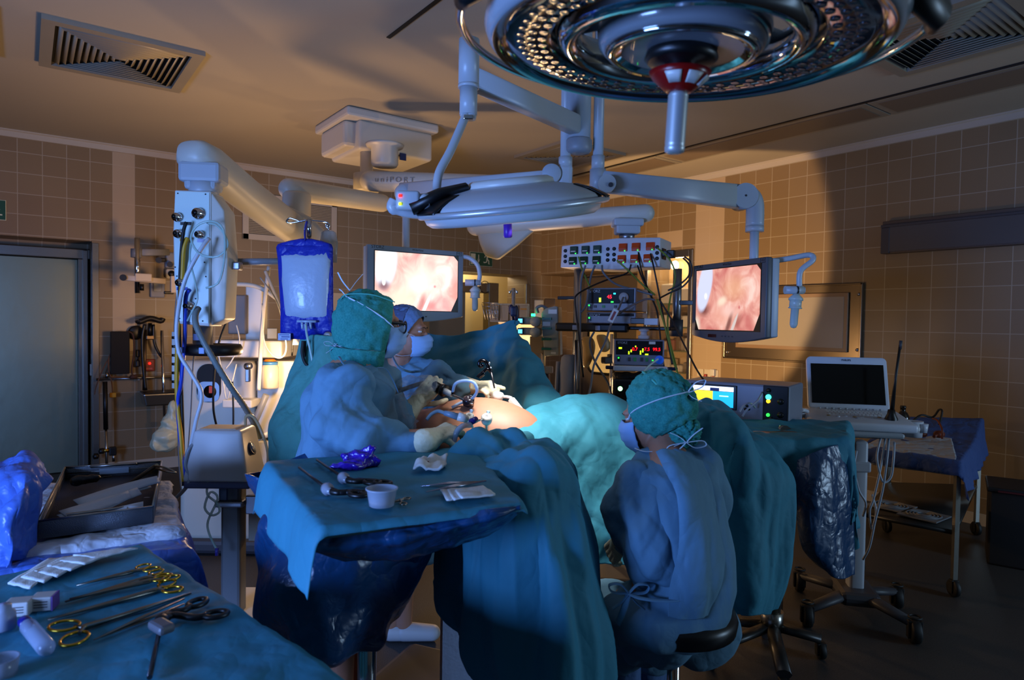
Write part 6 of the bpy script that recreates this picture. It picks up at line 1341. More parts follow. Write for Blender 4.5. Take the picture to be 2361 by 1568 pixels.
sk_row(577, (1352, 1375, 1398), sg_, 0); sk_row(601, (1350, 1372, 1397), sg_, 0); sk_row(575, (1447, 1471, 1497), so_, 0); sk_row(601, (1445, 1469, 1493), so_, 0)
b = MB()
for x in (1334, 1418, 1430, 1515-6):
    for y in (577, 590, 602):
        v = L(x, y); b = MB(); b.lathe([(.012, 0), (.012, -.006), (.010, -.010), (.004, -.010)], (v.x, -.10, v.z), (0, 1, 0), 14); b.m = 1; b.lathe([(.004, -.0095), (.0, -.0095)], (v.x, -.10, v.z), (0, 1, 0), 8); obj('earth_pin', b, (rubber, gold), hb_)
b = MB(); b.box((hx+.004, -.02, .0), (.006, .08, .07), bev=.002); b.box((hx+.025, -.05, -.0), (.05, .03, .035), bev=.005); b.box((hx+.06, -.06, -.006), (.05, .04, .05), bev=.006); obj('video_plug', b, black, hb_)
for k, (px, y0, y1, dy) in enumerate(((1346, 618, 1010, .02), (1531, 620, 770, .10))):
    a, c = L(px, y0), L(px, y1); b = MB(); b.cyl((a.x, dy, a.z), (c.x, dy, c.z), .028, n=24)
    if k: b.m = 1; b.cyl((c.x, dy, c.z+.10), (c.x, dy, c.z-.01), .042, n=24)
    obj('pole', b, (alu, dgrey), vt)
b = MB(); pbox(L, 1322, 1462, 746, 766, -.16, -.10, .014, b=b); pbox(L, 1330, 1535, 752, 760, -.10, .16, .006, b=b); sh = obj('shelf', b, black, vt)
for x in (1363, 1408): v = L(x, 757); b = MB(); b.box((v.x, -.163, v.z), (.034, .006, .032), bev=.004); obj('shelf_badge', b, _M['pale_blue_label'], sh)
b = MB(); pbox(L, 1306, 1344, 682, 690, .0, .03, .003, b=b); obj('side_rail', b, black, vt)
b = MB(); pbox(L, 1535, 1578, 692, 702, .08, .11, .003, b=b); obj('side_rail', b, black, vt)
b = MB(); v = L(1362, 766); b.box((v.x, -.08, v.z-.03), (.04, .04, .06), bev=.005); b.cyl((v.x-.02, -.08, v.z-.06), (v.x-.02, -.08, v.z-.62), .011); obj('support_rod', b, alu, vt)
dev_grey = M('device_grey', (.46, .48, .54), .4); dev_black = M('device_panel', (.03, .03, .04), .5, spec=.25)
def device(name, label, px0, px1, py0, py1, d, th, split, depth):
    o, L = dev(name, label, 'medical device', (px0+px1)/2, (py0+py1)/2, d, th)
    b = MB(); pbox(L, px0, px1, py0, py1, -.02, depth, .006, b=b); obj('housing', b, dev_grey, o)
    b = MB(); pbox(L, px0+4, px1-4, py0+3, split, -.024, -.018, .002, b=b); fpn = obj('display_panel', b, dev_black, o)
    s = (L(px1, py0).x-L(px0, py0).x)/(px1-px0)
    v = L(px0+7, py0+8, -.0245); text('STORZ', 7*s, M('print_grey', (.65, .68, .72), .4), fpn, v, align='LEFT')
    return o, L, fpn, s
o, L1, fp1, s1_ = device('light_source', 'upper light source unit with red 45 readout on the black tower shelf', 1360, 1460, 664, 717, 4.15, .42, 700, .30)
text('45', 10*s1_, redem, fp1, L1(1408, 685, -.0255), ext=.001)
b = MB(); pbox(L1, 1387, 1391, 687, 697, -.027, -.024, 0, b=b); obj('level_bar', b, yelem, fp1)
b = MB(); pbox(L1, 1411, 1416, 695, 698, -.027, -.024, 0, b=b); obj('green_bar', b, grem, fp1)
b = MB(); pbox(L1, 1416, 1420, 676, 679, -.027, -.024, 0, b=b); obj('cyan_led', b, M('cyan_led', (.1, .8, 1), .4, em=5), fp1)
b = MB(); v = L1(1437, 686); b.lathe([(.030, -.024), (.030, -.036), (.026, -.040), (.006, -.040)], (v.x, 0, v.z), (0, 1, 0), 28); b.m = 1; b.lathe([(.0065, -.0395), (.0, -.0395)], (v.x, 0, v.z), (0, 1, 0), 10); obj('light_port', b, (M('port_grey', (.60, .62, .64), .4), black), o)
for x in (1367,): b = MB(); pbox(L1, x-3, x+3, 702, 712, -.027, -.02, .001, b=b); k_ = obj('power_switch', b, black, o); b = MB(); pbox(L1, x-1.5, x+1.5, 703, 706, -.029, -.026, 0, b=b); obj('switch_led', b, grem, k_)
for x, m in ((1379, dgrey), (1396, M('button_green', (.20, .55, .30), .5)), (1420, dgrey)): b = MB(); pbox(L1, x-3, x+3, 704, 710, -.024, -.02, .001, b=b); obj('button', b, m, o)
o, L2, fp2, s2_ = device('camera_unit', 'lower slim camera control unit on the black tower shelf', 1360, 1460, 720, 746, 4.15, .42, 729, .30)
b = MB(); pbox(L2, 1364, 1370, 731, 741, -.027, -.02, .001, b=b); k_ = obj('power_switch', b, black, o); b = MB(); pbox(L2, 1365.5, 1368.5, 732, 735, -.029, -.026, 0, b=b); obj('switch_led', b, grem, k_)
b = MB(); pbox(L2, 1420, 1452, 731, 742, -.026, -.02, .001, b=b); obj('connector_panel', b, grey, o)
b = MB(); pbox(L2, 1452, 1500, 733, 746, -.06, .02, .004, b=b); obj('power_block', b, black, o)
b = MB(); pbox(L2, 1479, 1505, 733, 748, -.065, -.03, .003, b=b); obj('grey_block', b, lgrey, o)
# insufflator on its own trolley
it_, L3 = dev('device_trolley', 'small trolley with white shelf and blue handles carrying the insufflator', 'trolley', 1478, 850, 4.0, .12)
zf = -mw(it_).translation.z
b = MB(); pbox(L3, 1416, 1534, 843, 855, -.06, .28, .008, b=b); obj('shelf', b, lgrey2, it_)
for x0, x1 in ((1399, 1417), (1534, 1556)): b = MB(); pbox(L3, x0, x1, 844, 852, -.05, -.02, .006, b=b); obj('handle', b, M('handle_navy', (.06, .06, .18), .4), it_)
for x in (1420, 1530): v = L3(x, 860); b = MB(); b.box((v.x, .2, (v.z+zf)/2), (.04, .05, v.z-zf-.1), bev=.006); obj('upright', b, alu, it_)
v = L3(1475, 860); b = MB(); b.box((0, .12, zf+.10), (.5, .45, .08), bev=.02); obj('base', b, dgrey, it_)
for k in range(4): b = MB(); caster(b, ((-.2 if k % 2 else .2), .12+(-.18 if k < 2 else .18), zf), .04); obj('caster', b, rubber, it_)
b = MB(); pbox(L3, 1416, 1534, 955, 965, -.06, .28, .008, b=b); obj('lower_shelf', b, lgrey2, it_)
o, L4, fp4, s4_ = device('insufflator', 'gas insufflator with red 0.7, 7.5 and 99.5 readouts on the white shelf', 1418, 1528, 783, 842, 4.0, .12, 818, .28)
for s_, x in (('0.7', 1463.5), ('7.5', 1490), ('99.5', 1511)): text(s_, 10*s4_, redem, fp4, L4(x, 805, -.0255), ext=.001)
for x, y0, y1 in ((1450.5, 810, 817), (1455.5, 806, 812), (1476, 808, 817), (1481, 803, 812), (1465, 797, 800)): b = MB(); pbox(L4, x-1.4, x+1.4, y0, y1, -.027, -.024, 0, b=b); obj('level_bar', b, yelem, fp4)
for x in (1432, 1490): b = MB(); pbox(L4, x-4, x+3, (801 if x < 1450 else 815), (805 if x < 1450 else 818), -.027, -.024, 0, b=b); obj('status_bar', b, yelem, fp4)
b = MB(); pbox(L4, 1494, 1508, 787, 793, -.026, -.024, 0, b=b); obj('white_label', b, white, fp4)
b = MB(); pbox(L4, 1425, 1431, 822, 834, -.027, -.02, .001, b=b); k_ = obj('power_switch', b, black, o); b = MB(); pbox(L4, 1426.5, 1429.5, 824, 827, -.029, -.026, 0, b=b); obj('switch_led', b, grem, k_)
for x in (1452, 1464, 1479, 1490): b = MB(); pbox(L4, x-3, x+3, 824, 833, -.024, -.02, .001, b=b); obj('button', b, dgrey if x in (1452, 1479) else _M['button_green'], o)
b = MB(); v = L4(1517, 828); b.lathe([(.026, -.02), (.026, -.045), (.022, -.05), (.0, -.05)], (v.x, 0, v.z), (0, 1, 0), 28); obj('blue_filter', b, M('filter_blue', (.12, .38, .85), .3, em=.15), o)
b = MB(); v = L4(1503, 830); b.box((v.x, -.024, v.z), (.006, .004, .006)); obj('ready_led', b, grem, o)
b = MB(); v = L4(1485, 782); b.lathe([(.035, 0), (.035, .02), (.022, .024), (.02, .045), (.032, .05), (.032, .058), (.0, .065)], (v.x, .06, v.z), n=24); tag(obj('knob_cap', b, lgrey2, None, loc=mw(o).translation+Vector((0, 0, 0)), rot=CR-.12), 'pale round knob-shaped cap standing on top of the insufflator', 'cap')
bb, L5 = dev('black_device', 'black boxy device with big round green light on the lower trolley shelf', 'medical device', 1455, 905, 4.0, .12)
b = MB(); pbox(L5, 1414, 1500, 872, 954, -.05, .22, .015, b=b); obj('housing', b, black, bb)
b = MB(); v = L5(1430, 895); b.lathe([(.014, -.052), (.0, -.053)], (v.x, 0, v.z), (0, 1, 0), 20); obj('green_light', b, M('pale_green_light', (.55, 1, .60), .4, em=5), bb)
rag = MB()
for k in range(9): rag.ell(L5(1430+9*k, 868+4*sin(k*2.1), .05+.03*cos(k*3)), (.04, .06, .022))
me = blob(rag, 'rag', .008, 3, (.010, 9, (1, 1, 1), 4.)); tag(obj('black_cloth', me, M('black_fabric', (.02, .02, .022), .9), None, loc=mw(bb).translation, rot=CR-.12), 'crumpled black cloth lying on the black device under the white shelf', 'cloth')
# cables of the tower
cab_b = M('cable_black', (.02, .02, .022), .45); cab_g = M('cable_grey', (.38, .40, .42), .45); cab_y = M('cable_green_yellow', (.42, .50, .14), .45)
CB = [(cab_b, 'black', 'from the orange sockets down past the right pole', [(1472, 582, 4.2), (1478, 620, 4.15), (1495, 670, 4.1), (1515, 720, 4.05), (1525, 800, 4.0), (1535, 870, 3.95), (1548, 890, 3.95)]),
 (cab_b, 'black', 'bending from the upper right orange socket behind the right pole', [(1500, 585, 4.15), (1508, 620, 4.1), (1520, 680, 4.1), (1535, 760, 4.05), (1550, 840, 4.0)]),
 (cab_b, 'black', 'from the lower orange sockets to the light source', [(1470, 612, 4.15), (1480, 640, 4.12), (1495, 670, 4.1), (1505, 690, 4.1)]),
 (cab_b, 'black', 'sagging leftwards in front of the door from the socket box', [(1455, 610, 4.15), (1445, 630, 4.15), (1400, 645, 4.15), (1360, 662, 4.12), (1330, 680, 4.1), (1326, 700, 4.1), (1335, 780, 4.1), (1345, 870, 4.1)]),
 (cab_b, 'black', 'looping from the big video plug down to the right pole', [(1578, 592, 4.0), (1592, 605, 3.98), (1594, 635, 3.98), (1575, 660, 4.0), (1545, 675, 4.05), (1520, 688, 4.05)]),
 (cab_b, 'black', 'second loop from the big video plug beside the first', [(1575, 595, 4.02), (1588, 610, 4.0), (1588, 635, 4.0), (1568, 655, 4.02), (1540, 670, 4.05)]),
 (cab_b, 'black', 'running diagonally across to the screen generator', [(1520, 690, 4.05), (1550, 740, 4.0), (1580, 800, 3.9), (1605, 850, 3.8), (1625, 880, 3.7)]),
 (cab_g, 'grey', 'thick light cable from the light source to the patient', [(1437, 686, 4.05), (1425, 715, 3.95), (1408, 750, 3.9), (1395, 790, 3.85), (1370, 840, 3.8), (1362, 890, 3.75), (1352, 930, 3.6)]),
 (cab_g, 'grey', 'hanging along the left pole from the green socket', [(1350, 612, 4.15), (1340, 650, 4.15), (1338, 730, 4.12), (1336, 830, 4.1), (1332, 900, 4.1)]),
 (cab_g, 'grey', 'from the second green socket down the left pole', [(1372, 612, 4.15), (1362, 640, 4.15), (1352, 700, 4.12), (1340, 720, 4.1)]),
 (cab_g, 'grey', 'sagging from the third green socket across to the right pole', [(1388, 612, 4.12), (1392, 630, 4.1), (1420, 655, 4.1), (1470, 670, 4.08), (1505, 680, 4.05)]),
 (cab_g, 'grey', 'curving from the camera unit to the right pole', [(1425, 725, 4.0), (1455, 705, 4.0), (1490, 690, 4.05), (1510, 692, 4.05)]),
 (cab_g, 'grey', 'hanging under the black shelf on the left', [(1370, 765, 4.1), (1360, 790, 4.1), (1370, 830, 4.08), (1400, 880, 4.05), (1410, 910, 4.0)]),
 (cab_y, 'green-yellow', 'earth lead dropping from the right end of the socket box', [(1516, 572, 4.1), (1545, 600, 4.05), (1557, 640, 4.05), (1545, 690, 4.05), (1540, 760, 4.0), (1560, 850, 3.95), (1570, 900, 3.9)]),
 (cab_y, 'green-yellow', 'earth lead slanting right from the middle of the socket box', [(1422, 600, 4.12), (1450, 625, 4.1), (1480, 655, 4.1), (1510, 680, 4.05)]),
 (cab_y, 'green-yellow', 'earth lead at the left end of the socket box', [(1334, 592, 4.2), (1342, 620, 4.18), (1355, 650, 4.15), (1362, 664, 4.12)]),
 (cab_y, 'green-yellow', 'bundle lead falling from the right pole to the floor side', [(1515, 690, 4.05), (1535, 760, 4.0), (1552, 830, 3.95), (1568, 880, 3.9), (1572, 930, 3.9)])]
for m, cn, wh, pts in CB: hose('cable', f'{cn} cable {wh}', 'cable', pts, .0065 if m is cab_g else .0055, m, 'cables of the video tower')
hose('insufflation_tube', 'clear tube from the blue filter of the insufflator down behind the green cap', 'tube', [(1517, 828, 3.9), (1495, 845, 3.85), (1480, 865, 3.8), (1470, 885, 3.7)], .006, _M['pale_clear_hose'])
ct_, L6 = dev('cable_tag', 'white plastic tag with red strip on the light cable', 'tag', 1414, 728, 3.9, .3)
b = MB(); b.box((0, 0, 0), (.038, .006, .085), rot=(0, .45, 0), bev=.003); obj('tag_plate', b, white, ct_); b = MB(); b.box((0, -.004, 0), (.014, .003, .055), rot=(0, .45, 0)); obj('red_strip', b, M('red_strip', (.55, .08, .06), .5), ct_)
# things hanging on the rack behind the tower
for k, (pts, w, lb_) in enumerate((([(1352, 775), (1362, 800), (1350, 850)], .05, 'yellowish plastic pouch hanging left of the porthole'), ([(1385, 770), (1396, 800), (1392, 812)], .045, 'tan plastic pouch hanging in front of the porthole'))):
    c = at(*pts[1], 5.0); b = MB(); b.grid([[at(p[0]-14*f, p[1], 5.0)-c, at(p[0], p[1], 4.97)-c, at(p[0]+14*f, p[1], 5.0)-c] for p, f in zip(pts, (1, 1.1, .5))]); tag(obj('plastic_pouch', baked(b, 'pouch', [('SOLIDIFY', dict(thickness=.01)), ('SUBSURF', dict(levels=2, render_levels=2))]), M('tan_film', (.68, .55, .34), .4), loc=c), lb_, 'pouch')
ip2 = thing('infusion_pole', 'slim chrome pole standing in front of the porthole door', 'infusion stand', Vector((at(1408, 900, 4.9).x, at(1408, 900, 4.9).y, 0)))
v = at(1408, 770, 4.9); b = MB(); b.cyl((0, 0, .08), (0, 0, v.z), .012); obj('pole', b, chrome, ip2)
b = MB(); b.box((0, 0, v.z-.18), (.05, .05, .06), bev=.008); b.box((-.04, 0, at(1400, 830, 4.9).z), (.09, .05, .05), bev=.008); obj('clamp', b, dgrey, ip2)
for k in range(5): q = 2*pi*k/5; e = Vector((.22*cos(q), .22*sin(q), .07)); b = MB(); b.tube([Vector((0, 0, .1)), e], .012); obj('leg', b, steel, ip2); b = MB(); caster(b, e-UP*.07, .03); obj('caster', b, rubber, ip2)

# --- infusion pump rack
pr_, L = dev('pump_rack', 'pale grey infusion pump rack with two syringe pumps and green levers', 'infusion pumps', 1262, 770, 4.7, .25)
zf = -mw(pr_).translation.z
b = MB(); poly = [L(*q) for q in ((1254, 722), (1262, 712), (1284, 706), (1290, 708), (1294, 818), (1262, 820), (1256, 760))]; b.prism([(p.x, p.z) for p in poly], (0, -.10, 0), (1, 0, 0), (0, 0, 1), (0, .16, 0)); rk = obj('rack_body', baked(b, 'rack_body', [('BEVEL', dict(width=.008, segments=2, limit_method='ANGLE'))]), M('rack_grey', (.62, .63, .60), .45), pr_)
for y in (735, 757, 781, 803): b = MB(); b.prism([(0, .011), (.02, .006), (.065, .008), (.065, -.008), (.02, -.006), (0, -.011)], L(1257, y, -.104), (1, 0, 0), (0, 0, 1), (0, -.014, 0)); obj('green_lever', b, M('lever_green', (.10, .42, .36), .4), rk)
for x, y, w, h in ((1279, 719, .06, .03), (1266, 747, .055, .03), (1282, 812, .035, .016)): v = L(x, y); b = MB(); b.box((v.x, -.102, v.z), (w, .003, h)); obj('white_label', b, white, rk)
for y in (740, 764):
    b = MB(); pbox(L, 1208, 1252, y-8, y+9, -.14, -.02, .012, b=b); p_ = obj('syringe_pump', b, M('pump_grey', (.55, .56, .54), .45), pr_)
    b = MB(); v = L(1243, y+2); b.lathe([(.0, -.02), (.034, -.018), (.036, .0), (.036, .05)], (v.x, -.13, v.z), (0, 1, 0), 24); obj('plunger_drive', b, M('pump_pale', (.68, .70, .68), .4), p_)
    b = MB(); pbox(L, 1205, 1219, y-7, y+8, -.15, -.13, .004, b=b); sc2 = obj('pump_screen', b, dgrey, p_); b = MB(); pbox(L, 1207, 1216, y-4, y+5, -.153, -.149, 0, b=b); obj('lit_display', b, M('cyan_screen', (.35, .75, .95), .3, em=1.6), sc2)
b = MB(); pbox(L, 1233, 1241, 724, 730, -.12, -.10, .003, b=b); obj('green_lamp', b, M('green_lamp', (.1, 1, .45), .3, em=8), pr_)
b = MB(); wire(b, [(1240, 722, 4.62), (1238, 710, 4.62), (1250, 706, 4.62), (1262, 712, 4.64)], .012); obj('carry_handle', b, grey, pr_, world=True)
b = MB(); v = L(1254, 820); b.cyl((v.x, .0, v.z+.3), (v.x, 0, zf+.08), .016); obj('pole', b, chrome, pr_); b = MB(); b.box((v.x+.02, -.01, v.z-.10), (.10, .06, .05), bev=.008); b.cyl((v.x, 0, v.z-.10), (v.x, 0, v.z-.22), .03); obj('clamp', b, grey, pr_)
b = MB(); pbox(L, 1252, 1268, 862, 920, -.04, .05, .012, b=b); obj('blue_weight', b, M('weight_navy', (.06, .08, .22), .5), pr_)
for k in range(5): q = 2*pi*k/5; e = Vector((v.x+.25*cos(q), .25*sin(q), zf+.07)); b = MB(); b.tube([Vector((v.x, 0, zf+.1)), e], .014); obj('leg', b, steel, pr_); b = MB(); caster(b, e-UP*.07, .035); obj('caster', b, rubber, pr_)
b = MB(); pbox(L, 1224, 1254, 776, 815, -.02, .0, .003, b=b); obj('paper_card', b, M('tan_card', (.60, .52, .42), .7), pr_)
# pale quilted bag hanging on the stand
wb, L = dev('padded_bag', 'pale quilted cover hanging beside the left pole of the video tower', 'cover', 1308, 880, 4.5, .2)
b = MB(); pouch(b, L, [(818, 1300, 1328), (824, 1294, 1331), (850, 1289, 1330), (900, 1288, 1328), (920, 1286, 1326), (924, 1290, 1322)], .05); me = b.mesh('bag'); wrinkle(me, .006, 9, (1, 1, 1), 2.); obj('cover_body', me, M('pale_quilt', (.62, .63, .68), .8), wb)
b = MB(); pouch(b, L, [(834, 1282, 1292), (860, 1281, 1291), (900, 1280, 1290), (920, 1280, 1288)], .04); obj('cover_flap', b, _M['pale_quilt'], wb)
# screen clamp pole
dp, L = dev('drape_pole', 'chrome pole with double hook and navy clamp holding up the screen drape', 'infusion stand', 1183, 740, 3.72, 0)
zf = -mw(dp).translation.z
b = MB(); b.cyl((0, .03, zf+.08), L(1183, 664, .03), .011); obj('pole', b, chrome, dp)
for s in (-1, 1):
    b = MB(); b.tube(curve([L(1183, 668, .03), L(1183+6*s, 670, .03), L(1183+8*s, 676, .03), L(1183+10*s, 671, .03)], 10), .004); obj('hook', b, chrome, dp)
b = MB(); pbox(L, 1176, 1191, 706, 730, -.02, .06, .012, b=b); b.ell(L(1190, 722, .02), (.015, .02, .045)); b.ell(L(1178, 714, .02), (.016, .02, .03)); obj('navy_clamp', b, _M['weight_navy'], dp)
for k in range(4): q = pi/2*k; e = Vector((.22*cos(q), .05+.22*sin(q), zf+.06)); b = MB(); b.tube([Vector((0, .03, zf+.1)), e], .014); obj('leg', b, steel, dp)
# lit anaesthesia worktop with bins far behind the screen
ws, L = dev('supply_cart', 'brightly lit cream supply cart with clear bins behind the screen drape', 'cart', 1180, 720, 6.0, 0)
zf = -mw(ws).translation.z
b = MB(); pbox(L, 1150, 1228, 742, 745, -.2, .3, .004, b=b); pbox(L, 1150, 1232, 745, 930, -.15, .3, .01, b=b); b.box((L(1190, 0).x, .08, (L(0, 930).z+zf)/2), (.34, .44, L(0, 930).z-zf-.02)); obj('cart_body', b, M('cart_cream', (.86, .80, .68), .5), ws)
b = MB(); pbox(L, 1130, 1220, 700, 743, .0, .22, .004, b=b); bn = obj('bin_block', b, M('bin_clear', (.80, .70, .56), .25), ws)
for x in range(4):
    b = MB(); pbox(L, 1132+22*x, 1150+22*x, 704, 740, -.03, .0, .004, b=b); k_ = obj('clear_bin', b, M('bin_front', (.72, .60, .48), .2), bn)
    if x > 1: b = MB(); pbox(L, 1134+22*x, 1148+22*x, 711, 714, -.034, -.03, 0, b=b); obj('orange_label', b, M('orange_label', (.80, .52, .10), .5), k_)
b = MB(); wk = []
for k in range(5): b.tube([L(1112+2*k, 700+8*k, -.1), L(1150, 700+8*k, -.1)], .003)
for k in range(6): b.tube([L(1112+k*7, 702, -.1), L(1120+k*6, 738, -.1)], .003)
obj('wire_basket', b, alu, ws)
b = MB(); pbox(L, 1232, 1254, 690, 738, .05, .12, .006, b=b); mo = obj('monitor_back', b, grey, ws); b = MB(); pbox(L, 1256, 1280, 687, 735, .02, .12, .006, b=b); obj('brown_box', b, M('brown_box', (.20, .15, .11), .5), ws)
b = MB(); pbox(L, 1212, 1224, 808, 830, -.2, -.17, .004, b=b); obj('small_screen', b, M('pale_screen', (.75, .88, .95), .3, em=1.2), ws)
# --- generator with touch screen
ge, L = dev('generator', 'grey electrosurgery generator with lit yellow and blue touch screen', 'medical device', 1692, 925, 3.62, .62)
W0 = L(1768, 925).x; X0 = L(1618, 925).x
b = MB(); b.box(((X0+W0)/2, .14, -.01), (W0-X0, .32, .225), bev=.012); obj('housing', b, M('generator_grey', (.50, .52, .58), .4), ge)
b = MB(); z1 = L(1690, 895).z; z0 = L(1690, 936).z; b.box(((L(1631, 0).x+L(1698, 0).x)/2, -.024, .02), (L(1698, 0).x-L(1631, 0).x, .008, .135), bev=.004); sf = obj('screen_frame', b, black, ge)
cx = (L(1633, 0).x+L(1695, 0).x)/2; cw = L(1695, 0).x-L(1636, 0).x
for x, z, w, h, c in ((0, .045, cw, .025, (.86, .90, 1.)), (-cw/4, -.012, cw/2, .085, (.98, .78, .18)), (cw/4, -.012, cw/2, .085, (.10, .60, .80)), (.01, .040, .05, .018, (.05, .08, .25)), (cw/4+.005, .006, .05, .006, (.7, .95, 1)), (-.01, -.03, .012, .022, (.95, .9, .8))):
    b = MB(); b.box((cx+x, -.0285 if c[0] in (.86, .98, .10) else -.030, .02+z), (w, .002, h)); obj('screen_field', b, M('scr_%d_%d' % (c[0]*100, c[2]*100), c, .3, em=1.5), sf)
b = MB(); b.box((L(1750, 0).x, -.023, .0), (L(1766, 0).x-L(1733, 0).x, .006, .20), bev=.003); sp_ = obj('socket_panel', b, dev_black, ge)
for x, z, r, m in ((1741, .075, .012, black), (1741, .04, .014, M('teal_led', (.2, 1, .8), .3, em=4)), (1741, .018, .010, M('amber_led', (1, .7, .1), .3, em=4)), (1757, .02, .016, black), (1757, -.05, .016, black), (1741, -.055, .009, grem), (1745, -.075, .012, black)):
    b = MB(); b.lathe([(r, -.026), (r, -.032), (.0, -.033)], (L(x, 0).x, 0, z), (0, 1, 0), 18); obj('socket', b, m, sp_)
for dx, dz in ((0, .012), (-.008, -.004), (.010, -.004)): b = MB(); b.lathe([(.0075, -.02), (.0075, -.025), (.0, -.026)], (L(1712, 0).x+dx, 0, -.03+dz), (0, 1, 0), 14); obj('arrow_button', b, black, ge)
b = MB(); b.box((L(1626, 0).x, -.022, .055), (.026, .004, .014), bev=.002); obj('maker_badge', b, lgrey, ge)
gs = thing('device_stand', 'plain steel stand under the touch screen generator', 'stand', (mw(ge).translation.x, mw(ge).translation.y, 0), CR-.62)
zt = mw(ge).translation.z-.125
b = MB(); b.box((0, .14, zt-.02), (.46, .36, .03), bev=.006); obj('top_plate', b, steel, gs)
for k in range(4): b = MB(); b.box(((-.2 if k % 2 else .2), .14+(-.15 if k < 2 else .15), zt/2-.02), (.03, .03, zt-.05)); obj('leg', b, steel, gs)
for k, pts in enumerate(([(1741, 940, 3.5), (1730, 930, 3.44), (1715, 935, 3.42), (1705, 950, 3.4)], [(1757, 905, 3.5), (1745, 925, 3.42), (1722, 945, 3.4), (1712, 960, 3.4)])): hose('generator_cable', ('grey cable curling from the lower sockets of the generator', 'grey cable curling from the upper sockets of the generator')[k], 'cable', pts, .005, M('cable_light', (.58, .60, .64), .4))

# --- laptop ultrasound machine on its column
us, L = dev('ultrasound_machine', 'white laptop style ultrasound machine with dark screen on a wheeled column', 'ultrasound machine', 1960, 950, 3.97, .22)
zf = -mw(us).translation.z
uw = M('ultrasound_white', (.80, .82, .86), .35)
def tilt(z): return .06+.10*z/.33                           # screen leans back
b = MB(); A1 = X(-.30, 0, 0)
sx0, sx1 = L(1886, 0).x, L(2038, 0).x; cxm = (sx0+sx1)/2; sw = sx1-sx0; hz = .335
pl = rrect(sw/2, hz/2, .028, 5); o3 = Vector((cxm, .05, .005)) + A1 @ Vector((0, 0, hz/2)); b.prism(pl, o3, A1 @ Vector((1, 0, 0)), A1 @ Vector((0, 0, 1)), A1 @ Vector((0, .03, 0))); lid = obj('lid', baked(b, 'lid', [('BEVEL', dict(width=.006, segments=2, limit_method='ANGLE'))]), uw, us)
b = MB(); b.box(o3+A1 @ Vector((0, -.002, -.005)), (sw-.045, .004, hz-.085), mat=A1); obj('dark_screen', b, M('screen_black', (.008, .008, .01), .12), lid)
Mt = TR(o3+A1 @ Vector((0, -.0012, hz/2-.022)), 0, 0, 0) @ (A1 @ X(pi/2)).to_4x4(); text('PHILIPS', .017, M('print_dark', (.10, .12, .2), .5), lid, (0, 0, 0), Mt)
A2 = X(.10, 0, 0)
b = MB(); b.box((cxm-.01, -.13, -.03), (sw+.09, .36, .05), mat=A2, bev=.018, seg=3); con = obj('console', b, uw, us)
b = MB(); b.box((cxm, -.06, -.0015), (sw-.06, .13, .006), mat=A2, bev=.002); kb = obj('keyboard_bed', b, M('key_bed', (.62, .64, .68), .5), con)
kt = MB()
for r in range(5):
    for k in range(15): kt.box(Vector((cxm-.145+.0205*k+.004*(r % 2), -.012-.0235*r, .0065-.0023*r)), (.0165, .0185, .007), mat=A2, bev=.002, seg=1)
o = obj('keys', kt, M('key_white', (.82, .83, .84), .4), kb)
for k in range(8): b = MB(); p = Vector((cxm-.16+.045*k, -.150-.02*(k % 2), -.016)); b.lathe([(.012, 0), (.012, .010), (.009, .013), (.0, .013)], p, A2 @ UP, 14); obj('control_knob', b, lgrey2 if k % 3 else M('knob_tan', (.62, .52, .36), .4), con)
b = MB(); p = Vector((cxm-.02, -.19, -.022)); b.ell(p, .018); obj('trackball', b, M('ball_grey', (.55, .56, .6), .2), con)
for k in range(10): b = MB(); p = Vector((cxm-.17+.038*k, .035, .012)); b.lathe([(.009, 0), (.009, .006), (.0, .007)], p, A2 @ UP, 10); obj('soft_key', b, lgrey2, con)
b = MB(); b.box((cxm+.02, -.25, -.085), (.34, .16, .03), bev=.012); b.box((cxm+.02, -.12, -.09), (.2, .3, .05), bev=.015); obj('cradle', b, lgrey, us)
b = MB(); b.box((cxm+.02, -.10, (zf-.1)/2), (.085, .10, -zf-.2), bev=.02, seg=3); b.box((cxm+.02, -.10, -.30), (.11, .12, .06), bev=.01); obj('column', b, M('column_white', (.72, .74, .78), .4), us)
b = MB(); b.box((cxm+.02, -.10, zf+.11), (.22, .30, .08), bev=.03); obj('hub', b, dgrey, us)
for ex, ey in ((-.30, -.30), (.22, -.36), (-.24, .22), (.28, .10)):
    e = Vector((cxm+ex, -.10+ey, zf+.10)); b = MB(); b.tube([Vector((cxm+.02, -.10, zf+.12)), e], [.05, .035], 10, flat=.6); obj('foot', b, dgrey, us)
    b = MB(); caster(b, e-UP*.10, .062, .045); b.tube([e+Vector((.03*cos(q), .03*sin(q), .04)) for q in [2*pi*i/16 for i in range(17)]], .006, 6); obj('caster', b, rubber, us)
b = MB(); hx0 = L(2052, 0).x; b.box((hx0-.03, -.16, -.06), (.13, .10, .035), bev=.012); b.lathe([(.045, -.06), (.05, .0), (.05, .03), (.04, .03), (.038, -.04)], (hx0+.02, -.14, -.05), n=24); b.lathe([(.02, -.03), (.026, .02), (.02, .02)], (hx0+.06, -.17, -.05), n=16); obj('probe_holder', b, uw, us)
b = MB(); p = L(1856, 955); b.lathe([(.02, -.02), (.03, .0), (.03, .03), (.02, .04)], (p.x, -.1, p.z), (1, 0, .3), 16); b.tube(curve([Vector((p.x-.02, -.12, p.z-.02)), Vector((p.x+.01, -.16, p.z+.03)), Vector((p.x+.05, -.12, p.z+.02))], 10), .012); obj('left_probe', b, uw, us)
